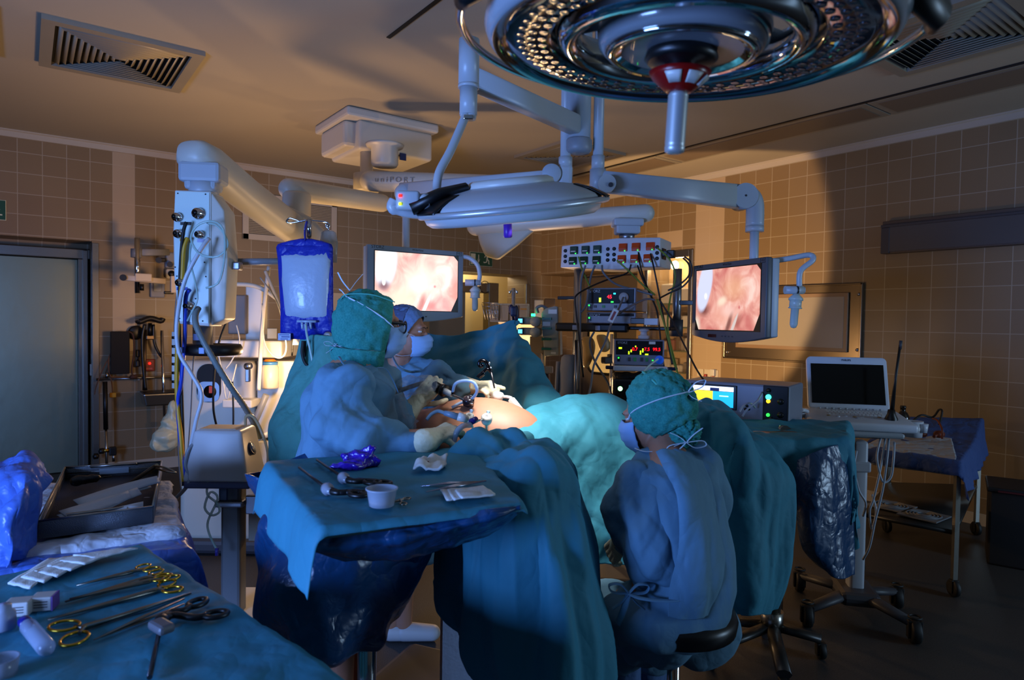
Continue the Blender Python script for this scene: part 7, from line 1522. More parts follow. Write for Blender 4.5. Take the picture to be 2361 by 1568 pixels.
for k, pts in enumerate(([(2040, 990, 3.7), (2028, 1020, 3.65), (2022, 1060, 3.62), (2035, 1110, 3.62), (2054, 1100, 3.62), (2060, 1060, 3.62), (2062, 1020, 3.65)],
                         [(2050, 1005, 3.68), (2045, 1060, 3.62), (2035, 1130, 3.62), (2018, 1200, 3.62), (2005, 1260, 3.64), (1990, 1290, 3.7)],
                         [(2042, 1005, 3.68), (2030, 1080, 3.62), (2014, 1150, 3.62), (2005, 1180, 3.62), (2010, 1220, 3.64), (2020, 1180, 3.64), (2010, 1140, 3.66)],
                         [(1975, 1040, 3.66), (1970, 1080, 3.62), (1980, 1130, 3.62), (1996, 1160, 3.62), (1990, 1190, 3.65)])):
    hose('probe_cable', ('probe cable in a wide loop below the probe holder', 'probe cable sweeping down to the wheeled base', 'probe cable with a narrow loop near the column', 'probe cable hanging close along the column')[k], 'cable', pts, .006, M('cable_pale', (.66, .70, .76), .4))
# bottle, dark rod and scope bits around the trolley
tb, L = dev('dark_pole', 'slim black rod standing in a dark bottle right of the ultrasound machine', 'probe', 2056, 960, 3.75, 0)
b = MB(); b.tube([L(2056, 950), L(2062, 870), L(2071, 787)], [.012, .0075, .007], 12); b.m = 1; b.tube([L(2070, 805), L(2071.5, 785)], .0085, 12); obj('rod', b, (black, dgrey), tb)
b = MB(); p = L(2055, 985); b.lathe([(.03, -.05), (.034, -.04), (.034, .05), (.022, .075), (.018, .10), (.0, .10)], (p.x, 0, p.z), n=24); obj('dark_holder', b, black, tb)
bt, L = dev('bottle', 'brown glass bottle with white label standing on the trolley sheet', 'bottle', 2078, 975, 4.15, 0); bt.location = flat(2080, 1004, ZC2+.04)+UP*.10; MW[bt.name] = Matrix.Translation(bt.location)
b = MB(); b.lathe([(.0, -.095), (.043, -.095), (.046, -.085), (.046, .03), (.03, .065), (.018, .075), (.018, .095), (.02, .097), (.02, .115), (.0, .116)], n=28); obj('glass_body', b, M('amber_glass', (.06, .03, .015), .15, coat=.5), bt)
b = MB(); b.grid([[Vector((.0465*cos(q), .0465*sin(q), z)) for q in [R(-95+i*10) for i in range(11)]] for z in (-.07, .015)]); obj('label', b, white, bt)
zz = flat(2120, 1010, .90)
for k, (px, py, s, lb_) in enumerate(((2128, 1008, .026, 'small rust-coloured rubber bulb on the trolley sheet, left of its pair'), (2165, 1010, .036, 'larger rust-coloured rubber bulb on the trolley sheet beside the thin red tube'))):
    p = flat(px, py, ZC2+.03); b = MB(); b.ell((0, 0, s*.75), (s*1.3, s, s*.75)); b.tube([Vector((-s*2.4, 0, s*.5)), Vector((-s*1.1, 0, s*.75))], s*.3); tag(obj('rubber_bulb', b, M('rust_rubber', (.42, .16, .07), .5), loc=p), lb_, 'rubber bulb')
hose('rubber_tube', 'thin rust-red tube rising from the rubber bulb on the trolley', 'tube', [(2172, 1012, 4.3), (2172, 990, 4.3), (2162, 970, 4.4), (2150, 965, 4.45)], .006, _M['rust_rubber'])
hose('black_cable', 'dark cable coiled on top of the trolley sheet', 'cable', [(2105, 970, 4.5), (2125, 957, 4.55), (2150, 962, 4.55), (2165, 945, 4.5), (2172, 950, 4.45), (2165, 980, 4.45)], .007, rubber)
for k, (px, py) in enumerate(((2055, 1168), (2130, 1190))):
    p = flat(px, py, .425); b = MB()
    for q in range(4): b.tube([Vector(((.10-.02*q)*cos(a), (.10-.02*q)*sin(a), .012)) for a in [2*pi*i/32 for i in range(33)]], .005, 6)
    b.box((0, 0, .005), (.24, .24, .008)); tag(obj('ring_coil', b, M('coil_grey', (.45, .46, .48), .4), loc=p), ('left grey coiled ring set on the lower trolley shelf', 'right grey coiled ring set on the lower trolley shelf')[k], 'coil')

db, L = dev('dark_bin', 'low dark box standing on the floor at the right edge by the wall', 'box', 2330, 1235, 4.62, .6)
zf = -mw(db).translation.z
b = MB(); b.box((.12, .2, (zf+.30)/2), (.50, .42, .30-zf), bev=.015); obj('body', b, M('bin_charcoal', (.07, .065, .065), .6), db)
b = MB(); b.box((.12, .2, .31), (.53, .45, .035), bev=.01); obj('lid', b, M('bin_lid', (.05, .045, .045), .5), db)
b = MB(); b.box((.12, -.028, .305), (.40, .006, .012)); obj('red_stripe', b, M('dull_red', (.30, .04, .03), .5), db)

# ------------------------------------------------------------------ left wall: rails, holders, apron
def wallthing(name, label, cat, px, py, off=0.): return thing(name, label, cat, at_y(px, py, YB-off))
def W(px, py, off=.1): return at_y(px, py, YB-off)
r_ = wallthing('wall_rail', 'steel equipment rail along the back wall right of the steel door', 'rail', 310, 876, .09)
b = MB(); b.tube([W(221, 875), W(420, 868)], .014); [b.cyl(W(x, 874, .1), W(x, 874, 0), .012) for x in (235, 320, 400)]; obj('rail_bar', b, steel, r_, world=True)
a_ = wallthing('lead_apron', 'black apron-like panel hanging on the wall with a brown strap', 'apron', 275, 812, .14)
b = MB(); pA_, pB_ = W(254, 764, .14), W(299, 862, .14); b.box((pA_+pB_)/2, (pB_.x-pA_.x, .03, pA_.z-pB_.z), bev=.01); obj('panel', b, M('matt_black', (.02, .02, .022), .8), a_, world=True)
b = MB(); b.tube(curve([W(292, 764, .13), W(306, 772, .13), W(309, 810, .13), (W(304, 850, .13)), W(306, 868, .13)], 20), .020, 8, flat=.4); b.tube([W(300, 870, .13), W(316, 868, .13)], .022, 8); obj('brown_strap', b, M('brown_strap', (.30, .18, .12), .7), a_, world=True)
b = MB(); b.tube(curve([W(258, 812, .12), W(250, 830, .12), W(254, 866, .12), W(270, 870, .12), W(300, 871, .12)], 20), .008); b.tube(curve([W(256, 818, .11), W(240, 845, .11), W(222, 890, .11), W(218, 910, .11)], 16), .005); b.tube(curve([W(254, 868, .11), W(258, 885, .11), W(260, 905, .11)], 10), .005); obj('cords', b, M('brown_cord', (.42, .26, .14), .6), a_, world=True)
b = MB(); b.box(W(260, 911, .1), (.06, .03, .05), bev=.006); obj('yellow_tag', b, M('yellow_plastic', (.78, .56, .08), .5), a_, world=True)
h_ = wallthing('arm_holder', 'grey jointed arm with chrome rod fixed to the wall left of the supply column', 'holder', 345, 600, .35)
b = MB(); b.cyl(W(316, 549, .45), W(317, 676, .45), .026, n=16); obj('rod', b, chrome, h_, world=True)
b = MB(); p, q = W(310, 582, .42), W(388, 582, .30); beam(b, p, q, .06, .07, .06, .07); b.cyl(W(314, 574, .42), W(314, 594, .42), .05); b.box(W(392, 596, .28), (.09, .09, .13), bev=.02); b.box(W(394, 610, .26), (.12, .09, .08), bev=.015); obj('upper_arm', b, grey, h_, world=True)
b = MB(); [b.cyl(W(x, y, .38), W(x, y, .28), .03, n=14) for x, y in ((392, 610), (366, 600))]; b.box(W(372, 599, .34), (.08, .05, .04), bev=.01); obj('black_knobs', b, black, h_, world=True)
b = MB(); p, q = W(284, 640, .52), W(380, 649, .45); beam(b, p, q, .05, .06, .05, .055); b.box(W(400, 656, .42), (.06, .06, .18), bev=.01); b.box(W(330, 640, .50), (.15, .07, .08), bev=.01); obj('lower_arm', b, M('peach_enamel', (.80, .74, .66), .4), h_, world=True)
b = MB(); b.cyl(W(284, 640, .56), W(284, 640, .48), .032); obj('end_cap', b, black, h_, world=True)
b = MB(); b.cyl(W(327, 655, .5), W(327, 670, .5), .02); obj('lock_knob', b, black, h_, world=True)
b = MB(); b.box(W(389, 675, .42), (.09, .05, .03), bev=.008); obj('lock_knob', b, black, h_, world=True)
b = MB(); p = W(397, 632, .06); b.box(p, (.13, .05, .11), bev=.02); b.m = 1; b.lathe([(.035, 0), (.035, .02), (.0, .02)], p+Vector((-.01, -.025, 0)), (0, -1, 0), 16); obj('knob_plate', b, (cream, black), h_, world=True)
s_ = wallthing('switch_box', 'small grey switch box on the wall under the jointed arm', 'switch', 363, 665, .02)
b = MB(); b.box(W(363, 665, .02), (.14, .04, .20), bev=.01); obj('box', b, grey, s_, world=True); b = MB(); b.box(W(363, 662, .05), (.08, .02, .10), bev=.01); obj('clear_cover', b, M('cover_grey', (.66, .66, .64), .2), s_, world=True)
u_ = wallthing('leg_holder', 'dark padded U-shaped leg holder hanging on the wall rail', 'holder', 346, 740, .16)
b = MB(); b.tube(curve([W(318, 738, .2), W(322, 742, .2), W(346, 734, .2), W(370, 740, .2), W(375, 733, .2)], 20), [.03]+[.05]*19+[.03], 10, flat=.6); obj('pad', b, M('dark_leather', (.07, .06, .05), .5), u_, world=True)
b = MB(); b.tube(curve([W(334, 748, .14), W(328, 780, .14), W(330, 840, .14), W(336, 900, .14)], 16), .016); b.tube(curve([W(354, 748, .14), W(356, 790, .14), W(370, 820, .14), W(376, 822, .14)], 16), .014); b.cyl(W(346, 745, .14), W(346, 775, .14), .02); obj('black_straps', b, black, u_, world=True)
b = MB(); b.cyl(W(335, 760, .12), W(332, 900, .12), .016); b.box(W(346, 778, .13), (.08, .05, .05), bev=.01); obj('steel_stem', b, M('worn_steel', (.40, .34, .28), .4, 1.), u_, world=True)
b = MB(); b.lathe([(.075, 0), (.075, .03), (.06, .04), (.0, .04)], W(313, 767, .02), (0, -1, 0), 28); o = obj('wall_disc', b, black, None); tag(o, 'round black disc fixed on the wall beside the black apron', 'bracket')
f_ = wallthing('alarm_box', 'small red wall box with glowing red lamp under the leg holder', 'alarm', 344, 842, .02)
b = MB(); b.box(W(344, 842, .02), (.10, .04, .13), bev=.008); obj('box', b, M('alarm_red', (.50, .06, .05), .4), f_, world=True); b = MB(); b.lathe([(.012, 0), (.0, .008)], W(345, 838, .045), (0, -1, 0), 14); obj('red_lamp', b, M('led_red', (1, .08, .05)), f_, world=True)
b = MB(); b.box(W(344, 850, .045), (.06, .004, .02)); obj('white_text_plate', b, M('alarm_plate', (.75, .35, .30), .5), f_, world=True)
k_ = wallthing('black_remote', 'narrow black hand control hanging beside the leg holder', 'control', 318, 828, .06)
b = MB(); b.box(W(318, 815, .06), (.04, .03, .08), bev=.01); b.box(W(318, 838, .06), (.04, .03, .07), bev=.01); b.cyl(W(318, 820, .06), W(318, 832, .06), .008); obj('control_body', b, black, k_, world=True)
t_ = wallthing('steel_basin', 'shallow steel basin on a vertical rod fixed to the wall', 'basin', 372, 917, .25)
b = MB(); b.cyl(W(373, 762, .2), W(381, 1010, .2), .016); b.cyl(W(381, 985, .2), W(381, 1008, .2), .02); b.box(W(385, 976, .2), (.09, .05, .05), bev=.01); obj('rod', b, chrome, t_, world=True)
b = MB(); p = W(376, 918, .22); b.box(p, (.36, .26, .13), bev=.015, taper=(1.15, 1.15)); obj('tray', b, steel, t_, world=True); b = MB(); b.box(p+UP*.068, (.40, .29, .012), bev=.004); obj('tray_rim', b, black, t_, world=True)
p_ = wallthing('crutch_stand', 'dark pole with brass clamp standing by the steel door frame', 'pole', 243, 950, .25)
b = MB(); b.cyl(W(242, 880, .22), W(244, 990, .22), .022); obj('black_sleeve', b, black, p_, world=True); b = MB(); q = W(247, 1070, .22); b.cyl(W(244, 985, .22), (q.x, q.y, .0), .013); b.cyl(W(247, 859, .1), W(247, 872, .1), .02); obj('rod', b, steel, p_, world=True)
b = MB(); b.cyl(W(236, 1039, .22), W(252, 1038, .22), .022); b.m = 1; b.lathe([(.0, -.03), (.03, -.02), (.03, .02), (.0, .03)], W(234, 1040, .22), (1, 0, 0), 14); b.box(W(260, 1040, .22), (.07, .05, .09), bev=.012); b.lathe([(.0, -.03), (.03, -.02), (.03, .02), (.0, .03)], W(221, 1052, .22), (1, 0, 0), 14); b.m = 2; b.cyl(W(262, 1046, .22), W(262, 1064, .22), .014); obj('clamp', b, (M('brass', (.72, .58, .25), .3, 1.), black, steel), p_, world=True)
c = at(385, 1010, 4.6); b = MB(); [b.ell(Vector((dx, 0, dz)), r) for dx, dz, r in ((0, 0, (.09, .07, .10)), (-.06, -.04, (.05, .05, .04)), (.03, .09, (.07, .05, .09)), (.04, .18, (.04, .03, .08)))]
me = blob(b, 'bag', .01, 3, (.02, 8, (1, 1, 1), 3.)); tag(obj('waste_bag', me, M('cream_film', (.70, .68, .56), .4, alpha=.85), loc=c), 'crumpled cream plastic bag hanging left of the gas hoses', 'bag')
for k, pts in enumerate(([(412, 640, 3.9), (404, 720, 3.9), (402, 800, 3.95), (408, 900, 4.), (412, 1050, 4.), (418, 1130, 4.)], [(470, 790, 3.9), (450, 810, 3.9), (444, 860, 4.0), (440, 950, 4.1), (430, 1080, 4.1)])):
    b = MB(); wire(b, pts, .004); obj('drip_line', b, cab_g, sc_, world=True)
b = MB(); pz = at(405, 830, 3.75); b.cyl((0, 0, -.16), (0, 0, .16), .02, n=16); b.m = 1; [b.cyl((0, 0, -.13+.05*i), (0, 0, -.115+.05*i), .021, n=16) for i in range(6)]; b.v = [v+pz for v in b.v]; obj('flow_meter', b, (M('label_white', (.8, .8, .78), .5), black), sc_, world=True)

# ------------------------------------------------------------------ things on the tables
def lay(b, z0=0.): return b
def onp(px, py, z): return flat(px, py, z)
def shears(name, label, cat, tip, hinge, ringA, ringB, z, m, r=.006, ring=.020, m2=None, open_=.0, group=None):
    """two-legged instrument lying flat: tip, hinge and two ring centres given as pixels on height z"""
    T_, H_, A_2, B_ = (onp(*q, z) for q in (tip, hinge, ringA, ringB)); c = H_.copy(); o = thing(name, label, cat, c, group=group)
    sd = (T_-H_).cross(UP).normalized()
    for k, rc_ in enumerate((A_2, B_)):
        s = (1 if k else -1); b = MB(); dirv = (rc_-H_).normalized()
        b.tube([Vector(T_)-c+sd*s*r*.25+UP*r*.5, (H_+(T_-H_)*.5)-c+sd*s*r*.45+UP*r*.7, H_-c+UP*r*(.7+.5*k), (H_+(rc_-H_)*.5)-c+UP*r*.9, rc_-c-dirv*ring*.9+UP*r*.9], [r*.35, r*.8, r*1.15, r*.75, r*.75], 8)
        obj('shank', b, m2 or m, o)
        u = dirv; w = u.cross(UP).normalized(); b = MB(); b.tube([rc_-c+(u*cos(q)*1.15+w*sin(q)*.9)*ring+UP*r*.9 for q in [2*pi*i/28 for i in range(29)]], r*.62, 8, cap=False); obj('finger_ring', b, m, o)
    b = MB(); b.lathe([(r*1.1, -.001), (r*1.1, r*.8), (.0, r*.9)], UP*r*1.0, n=12); obj('screw', b, m, o)
    return o
zf_ = ZF+.004
sst = M('instrument_steel', (.55, .52, .46), .3, 1.)
GI = 'gold-handled instruments on the foreground table'
shears('needle_holder', 'slim gold-handled clamp, topmost of the row on the foreground table', 'clamp', (176, 1352), (305, 1322), (330, 1310), (350, 1316), zf_, gold, .0045, .017, sst, group=GI)
shears('needle_holder', 'gold-handled clamp second from the top of the row on the foreground table', 'clamp', (150, 1390), (335, 1338), (360, 1323), (376, 1332), zf_, gold, .005, .017, sst, group=GI)
shears('needle_holder', 'gold-handled clamp third from the top of the row on the foreground table', 'clamp', (160, 1384), (345, 1344), (372, 1338), (395, 1336), zf_+.006, gold, .005, .017, sst, group=GI)
shears('needle_holder', 'long gold-handled needle holder with wide rings below the clamp row', 'clamp', (110, 1432), (360, 1366), (385, 1350), (398, 1364), zf_, gold, .0055, .020, sst, group=GI)
shears('needle_holder', 'gold-ringed scissors pointing up right at the lower left of the foreground table', 'scissors', (440, 1370), (195, 1452), (148, 1448), (172, 1478), zf_, gold, .0055, .027, sst, group=GI)
b = MB(); c = onp(340, 1425, zf_); p0, p1 = onp(216, 1480, zf_), onp(425, 1398, zf_)
for s in (-1, 1): b.tube([p0-c+UP*.004, (p0+p1)/2-c+UP*(.004+.004*(s+1)), p1-c+UP*(.006+.006*(s+1))], [.002, .006, .003], 8, flat=.5)
tag(obj('tissue_forceps', b, sst, loc=c), 'long plain steel forceps lying beside the black-handled instrument', 'forceps')
# laparoscopic graspers: black pistol handle, steel shaft
def grasper(label, shaft0, hub, h1, h2, z, d=None, rr=.0042, coll=False):
    P = (lambda q: at(*q)) if d else (lambda q: onp(*q, z)); S, Hb, A_3, B_3 = P(shaft0), P(hub), P(h1), P(h2); c = Hb.copy()
    o = thing('laparoscopic_grasper', label, 'grasper', c); lift = UP*(.012 if not d else 0)
    b = MB(); b.tube([S-c+UP*(.005 if not d else 0), Hb-c+lift], rr, 10); obj('shaft', b, M('shaft_steel', (.30, .29, .30), .3, .9), o)
    b = MB(); u = (Hb-S).normalized(); b.lathe([(.004, -.012), (.016, -.008), (.016, .008), (.009, .016), (.009, .03), (.0, .032)], lift, u, 20); obj('rotation_wheel', b, M('wheel_clear', (.55, .56, .60), .25) if coll else black, o)
    for k, q in enumerate((A_3, B_3)):
        e = q-c+lift; b = MB(); b.tube(curve([lift+u*.012, lift+u*.03+(e-lift)*.25, e*.72+lift*.28, e], 14), [.009]*4+[.0075]*11, 10); hd = obj('handle', b, black, o)
        v = (e-lift).normalized(); w = v.cross(u).cross(v).normalized() if abs(v.dot(u)) < .97 else v.orthogonal().normalized(); w = (RH*.6+FH*.3) if not d else w
        b = MB(); b.tube([e+v*.020+(v*cos(t)*.024+(w-v*w.dot(v)).normalized()*sin(t)*.017) for t in [2*pi*i/24 for i in range(25)]], .006, 8, cap=False); obj('finger_loop', b, black, hd)
    return o
zm_ = ZM+.004
grasper('black-handled grasper lying foremost on the middle table, red-marked', (690, 1082), (755, 1138), (812, 1148), (838, 1147), zm_, coll=True)
grasper('black-handled grasper lying behind the other on the middle table', (731, 1064), (792, 1112), (845, 1120), (868, 1122), zm_, coll=True)
grasper('black-handled grasper with grey trigger on the foreground table', (345, 1568), (372, 1448), (440, 1410), (475, 1432), zf_, rr=.005)
b = MB(); c = onp(372, 1455, zf_+.012); q = onp(352, 1441, zf_+.012)-c; b.box((0, 0, .010), (.034, .06, .02), rot=(0, 0, .3), bev=.008); tag(obj('grey_trigger_block', b, M('trigger_grey', (.36, .36, .38), .5), loc=c), 'small grey block beside the trigger of the foreground grasper', 'handle block')
# middle table: purple wrap, swabs, forceps, cup, small clamp
cpl = M('purple_film', (.20, .08, .62), .18, cloth=.8, spec=.8, coat=.3)
c = onp(825, 1078, zm_); b = MB()
for p, r in ((onp(795, 1082, zm_), (.045, .03, .012)), (onp(825, 1080, zm_), (.05, .03, .02)), (onp(850, 1076, zm_), (.04, .03, .02))): b.ell(p-c+UP*r[2], r)
pk_ = onp(832, 1078, zm_)-c; b.cap(pk_+UP*.02, pk_+UP*.055+RH*.03, .022, .016); b.cap(pk_+UP*.03-RH*.05, pk_+UP*.06+RH*.035, .012, .010)
me = blob(b, 'wrap', .0045, 2, (.012, 18, (1, 1, 1), 3.)); tag(obj('purple_wrap', me, cpl, loc=c), 'crumpled shiny purple plastic wrap on the middle table', 'wrap')
def swab(label, corners, z, layers=3, m=gauze, lift=.01):
    P_ = [onp(*q, z) for q in corners]; c = sum(P_, Vector())/4; b = MB(); n = 14
    rows = []
    for i in range(n+1):
        row = []
        for j in range(n+1):
            u, v = j/n, i/n; p = (P_[0]*(1-u)+P_[1]*u)*(1-v)+(P_[3]*(1-u)+P_[2]*u)*v-c
            row.append(p+UP*(.004+lift*abs(NZ.noise(Vector((u*2.2+z*9+corners[0][0], v*2.2, .3))))*2))
        rows.append(row)
    b.grid(rows); return tag(obj('gauze_swab', baked(b, 'swab', [('SOLIDIFY', dict(thickness=.0022*layers, offset=-1.))]), m, loc=c), label, 'swab')
o = swab('folded white swab with a small red spot near the far edge of the middle table', ((978, 1066), (1034, 1063), (1022, 1090), (952, 1088)), zm_, 3, lift=.018)
b = MB(); p = onp(984, 1078, zm_)-o.location; b.ell(p+UP*.018, (.008, .004, .002)); obj('blood_spot', b, M('blood_red', (.40, .05, .04), .5), o)
for k, (dx, dz) in enumerate(((0, 0), (16, .004), (34, .008))):
    swab(('bottom of three fanned white swabs at the right front of the middle table', 'middle of three fanned white swabs at the right front of the middle table', 'top of three fanned white swabs at the right front of the middle table')[k], ((1015+dx, 1137), (1100+dx*.4, 1130-dx*.1), (1142, 1147), (1030+dx, 1160-dx*.1)), zm_+dz, 2, lift=.003)
for k, (p0, p1, z) in enumerate(((( 970, 1124), (1105, 1114), zm_), ((982, 1138), (1120, 1112), zm_+.004))):
    a, e = onp(*p0, z), onp(*p1, z); c = (a+e)/2; b = MB(); sd = (e-a).cross(UP).normalized()
    for s in (-1, 1): b.tube([a-c+UP*.004, UP*.006+sd*s*.006, e-c+sd*s*.0015+UP*.004], [.0018, .0042, .003], 8, flat=.6)
    tag(obj('tissue_forceps', b, M('bright_steel', (.60, .62, .68), .22, 1.), loc=c), ('bright steel forceps lying farther from the white swabs', 'bright steel forceps lying touching the white swabs')[k], 'forceps')
c = onp(880, 1168, zm_); b = MB(); b.lathe([(.0, .002), (.028, .002), (.030, .004), (.036, .042), (.039, .043), (.039, .046), (.0345, .046), (.029, .008), (.0, .006)], n=36); cu = tag(obj('plastic_cup', b, M('frosted_cup', (.75, .78, .84), .25, alpha=.6), loc=c), 'small frosted plastic cup on the front of the middle table', 'cup')
b = MB(); b.lathe([(.0, .007), (.029, .008), (.031, .018), (.0, .018)], n=30); obj('pale_contents', b, M('cup_contents', (.75, .66, .64), .5), cu)
shears('small_clamp', 'small steel clamp lying behind the frosted plastic cup', 'clamp', (905, 1160), (922, 1156), (938, 1152), (930, 1164), zm_, sst, .0032, .009)
# foreground table: swab fan, boxes, syringe
for k in range(6):
    q = ((18+k*30, 1352-k*13), (112+k*32, 1296-k*5), (158+k*32, 1290-k*4), (70+k*31, 1364-k*14))
    swab(f'white folded swab in the fanned row on the foreground table, {("first", "second", "third", "fourth", "fifth", "last")[k]} from the left', (q[1], q[2], q[3], q[0]), zf_+.002*k, 2, lift=.003)
for k, (px, py, w, lb_) in enumerate(((45, 1415, .05, 'small white printed box farther left on the foreground table'), (102, 1402, .045, 'small white printed box with violet edge on the foreground table'))):
    c = onp(px, py, zf_); o = thing('suture_box', lb_, 'box', c, CR+.25); b = MB(); b.box((0, 0, .016), (w, .04, .032), bev=.003); obj('carton', b, M('carton_white', (.72, .70, .68), .7), o)
    b = MB(); [b.box((0, -.0208, .010+.006*i), (w*.6, .0006, .002)) for i in range(3)]; obj('print_lines', b, dgrey, o)
    if k: b = MB(); b.box((w/2, 0, .016), (.003, .04, .032)); obj('violet_edge', b, M('violet_edge', (.45, .30, .60), .5), o)
c = onp(85, 1480, zf_); o = thing('sample_bottle', 'clear plastic vial with blue cap lying on the foreground table', 'vial', c)
p0, p1 = onp(58, 1452, zf_)+UP*.016, onp(112, 1518, zf_)+UP*.016; u = (p1-p0).normalized(); L_ = (p1-p0).length
b = MB(); b.lathe([(.008, .012), (.014, .02), (.016, .028), (.016, L_-.015), (.010, L_), (.0, L_)], p0-c, u, 28); obj('vial_body', b, M('vial_clear', (.62, .66, .74), .15, alpha=.55), o)
b = MB(); b.lathe([(.0, -.010), (.012, -.010), (.013, .012), (.010, .016), (.0, .016)], p0-c, u, 24); obj('blue_cap', b, M('deep_blue_cap', (.07, .07, .45), .35), o)
c = onp(8, 1450, zf_); b = MB(); b.lathe([(.0, .0), (.022, .0), (.024, .004), (.022, .035), (.015, .042), (.015, .052), (.0, .054)], n=28); tag(obj('white_cup', b, M('cup_white', (.60, .62, .70), .4), loc=c), 'white plastic bottle cut by the left edge of the foreground table', 'bottle')
c = onp(4, 1560, zf_); b = MB(); b.lathe([(.0, 0), (.024, 0), (.028, .035), (.026, .035), (.022, .005), (.0, .005)], n=28); tag(obj('specimen_cup', b, M('cup_clear', (.60, .62, .68), .2, alpha=.6), loc=c), 'clear cup at the left edge below the white bottle', 'cup')
# mesh tray with peel packs
zt_ = ZW+.012
tc_ = [onp(150, 1108, zt_), onp(372, 1092, zt_), onp(352, 1206, zt_), onp(88, 1243, zt_)]; c = sum(tc_, Vector())/4
ty = thing('mesh_tray', 'steel wire mesh instrument tray with fold-up handles on the white wrap', 'tray', c)
T_ = [p-c for p in tc_]; meshm = M('mesh_steel', (.55, .56, .58), .4, .6, bump=(400, .6))
b = MB(); b.grid([[T_[0], T_[1]], [T_[3], T_[2]]]); obj('tray_floor', baked(b, 'floor', [('SOLIDIFY', dict(thickness=.003))]), M('mesh_dark', (.30, .30, .32), .5, .4, bump=(300, .6)), ty)
for k in range(4):
    p, q = T_[k], T_[(k+1) % 4]; b = MB()
    b.grid([[p, q], [p+UP*.055, q+UP*.055]]); w_2 = obj('side_wall', baked(b, 'side', [('SOLIDIFY', dict(thickness=.003))]), meshm, ty)
    b = MB(); b.tube([p+UP*.056, q+UP*.056], .004, 8); b.tube([p+UP*.03, q+UP*.03], .0022, 6); obj('rim_wire', b, steel, w_2)
for k in (0, 2):
    p, q = T_[k], T_[(k+1) % 4]; m_ = (p+q)/2; d_ = (q-p).normalized(); n_ = d_.cross(UP)*(1 if k == 0 else 1)
    b = MB(); b.tube([m_-d_*.085+UP*.05, m_-d_*.085+UP*.058+n_*.03, m_+d_*.085+UP*.058+n_*.03, m_+d_*.085+UP*.05], .0045, 8); obj('fold_handle', b, steel, ty)
    b = MB(); b.box(m_+UP*.028+n_*.004, (.11, .004, .024), rot=(0, 0, atan2(d_.y, d_.x)), bev=.001); obj('label_plate', b, lgrey, ty)
pw = M('peel_pack_white', (.82, .82, .82), .6)
PP = [((188, 1160), (366, 1117), 'nearest the rim at the back of the tray'), ((180, 1166), (345, 1125), 'second from the back in the tray'), ((150, 1192), (322, 1140), 'third from the back in the tray'), ((146, 1198), (300, 1150), 'fourth from the back in the tray'), ((140, 1202), (330, 1182), 'second from the front in the tray'), ((132, 1208), (322, 1188), 'at the front edge of the tray')]
for k, (p0, p1, lb_) in enumerate(PP):
    z = zt_+.03+.004*(5-k); a, e = onp(*p0, z), onp(*p1, z); c = (a+e)/2; d_ = (e-a).normalized(); sd = d_.cross(UP).normalized(); b = MB(); rows = []
    for i in range(9):
        t = i/8; p = a+(e-a)*t-c; rows.append([p+sd*.027*(1-.6*t)*s+UP*(.006*sin(t*3+k)-.012*s)+UP*.02*t for s in (-1, -.3, .4, 1)])
    b.grid(rows); tag(obj('peel_pack', baked(b, 'pack', [('SOLIDIFY', dict(thickness=.0025))]), pw, loc=c), 'long white peel pack '+lb_, 'pack', 'white peel packs in the steel tray')
c = onp(196, 1112, zt_+.03); b = MB(); b.cap(Vector((-.03, 0, .01)), Vector((.04, .01, .01)), .02, .016); b.cap(Vector((.04, .01, .01)), Vector((.09, .02, .008)), .006); tag(obj('black_cable_coil', blob(b, 'coil', .005, 2, (.004, 30, (1, 1, 1), 2.)), black, loc=c), 'black cable bundle in the far left corner of the steel tray', 'cable')
b = MB(); c = onp(345, 1090, zt_+.06); b.tube([onp(290, 1120, zt_+.03)-c, onp(356, 1077, zt_+.09)-c, onp(362, 1073, zt_+.10)-c], [.006, .010, .008], 10); b.tube(curve([onp(356, 1075, zt_+.1)-c, onp(380, 1078, zt_+.1)-c, onp(405, 1090, zt_+.08)-c, onp(385, 1088, zt_+.09)-c, onp(360, 1080, zt_+.09)-c], 24), .004, 8); tag(obj('retractor', b, sst, loc=c), 'steel retractor with looped handle leaning on the far corner of the tray', 'retractor')

# ------------------------------------------------------------------ instruments in use on the patient
# camera head with sleeve and scope held by the left hand of the standing surgeon
en = thing('endoscope', 'endoscope camera with thin steel scope going into the belly through a dark port', 'endoscope', at(1030, 900, 2.66))
b = MB(); b.tube([at(985, 882, 2.75), at(1000, 890, 2.74), at(1016, 898, 2.72)], [.020, .024, .020], 14); b.lathe([(.026, -.008), (.026, .008)], at(1022, 900, 2.71), at(1040, 908, 2.69)-at(1022, 900, 2.71), 20); obj('camera_head', b, M('camera_black', (.05, .05, .06), .3), en, world=True)
b = MB(); b.tube([at(1024, 901, 2.71), at(1042, 910, 2.69)], [.014, .011], 14); obj('white_coupler', b, white, en, world=True)
b = MB(); b.tube([at(1040, 909, 2.69), at(1078, 926, 2.66), at(1090, 932, 2.66)], .0048, 10); obj('scope_shaft', b, chrome, en, world=True)
b = MB(); b.tube(curve([at(985, 882, 2.75), at(965, 886, 2.72), at(935, 896, 2.64), at(908, 906, 2.62), at(890, 925, 2.58)], 16), .009); obj('camera_cable', b, rubber, en, world=True)
b = MB(); b.tube(curve([at(1006, 884, 2.66), at(985, 884, 2.66), at(950, 888, 2.65), at(915, 900, 2.63), at(905, 920, 2.6), at(915, 960, 2.6), at(950, 990, 2.62)], 40), [.02+.022*min(1, i/10)-.0*i for i in range(41)], 20); me = b.mesh('sleeve'); wrinkle(me, .016, 20, (1, 1, 1), 5.); obj('clear_sleeve', baked(me, 'sleeve', []), M('crinkled_clear_film', (.80, .86, .95), .06, trans=.6, alpha=.28, spec=.9), en, world=True)
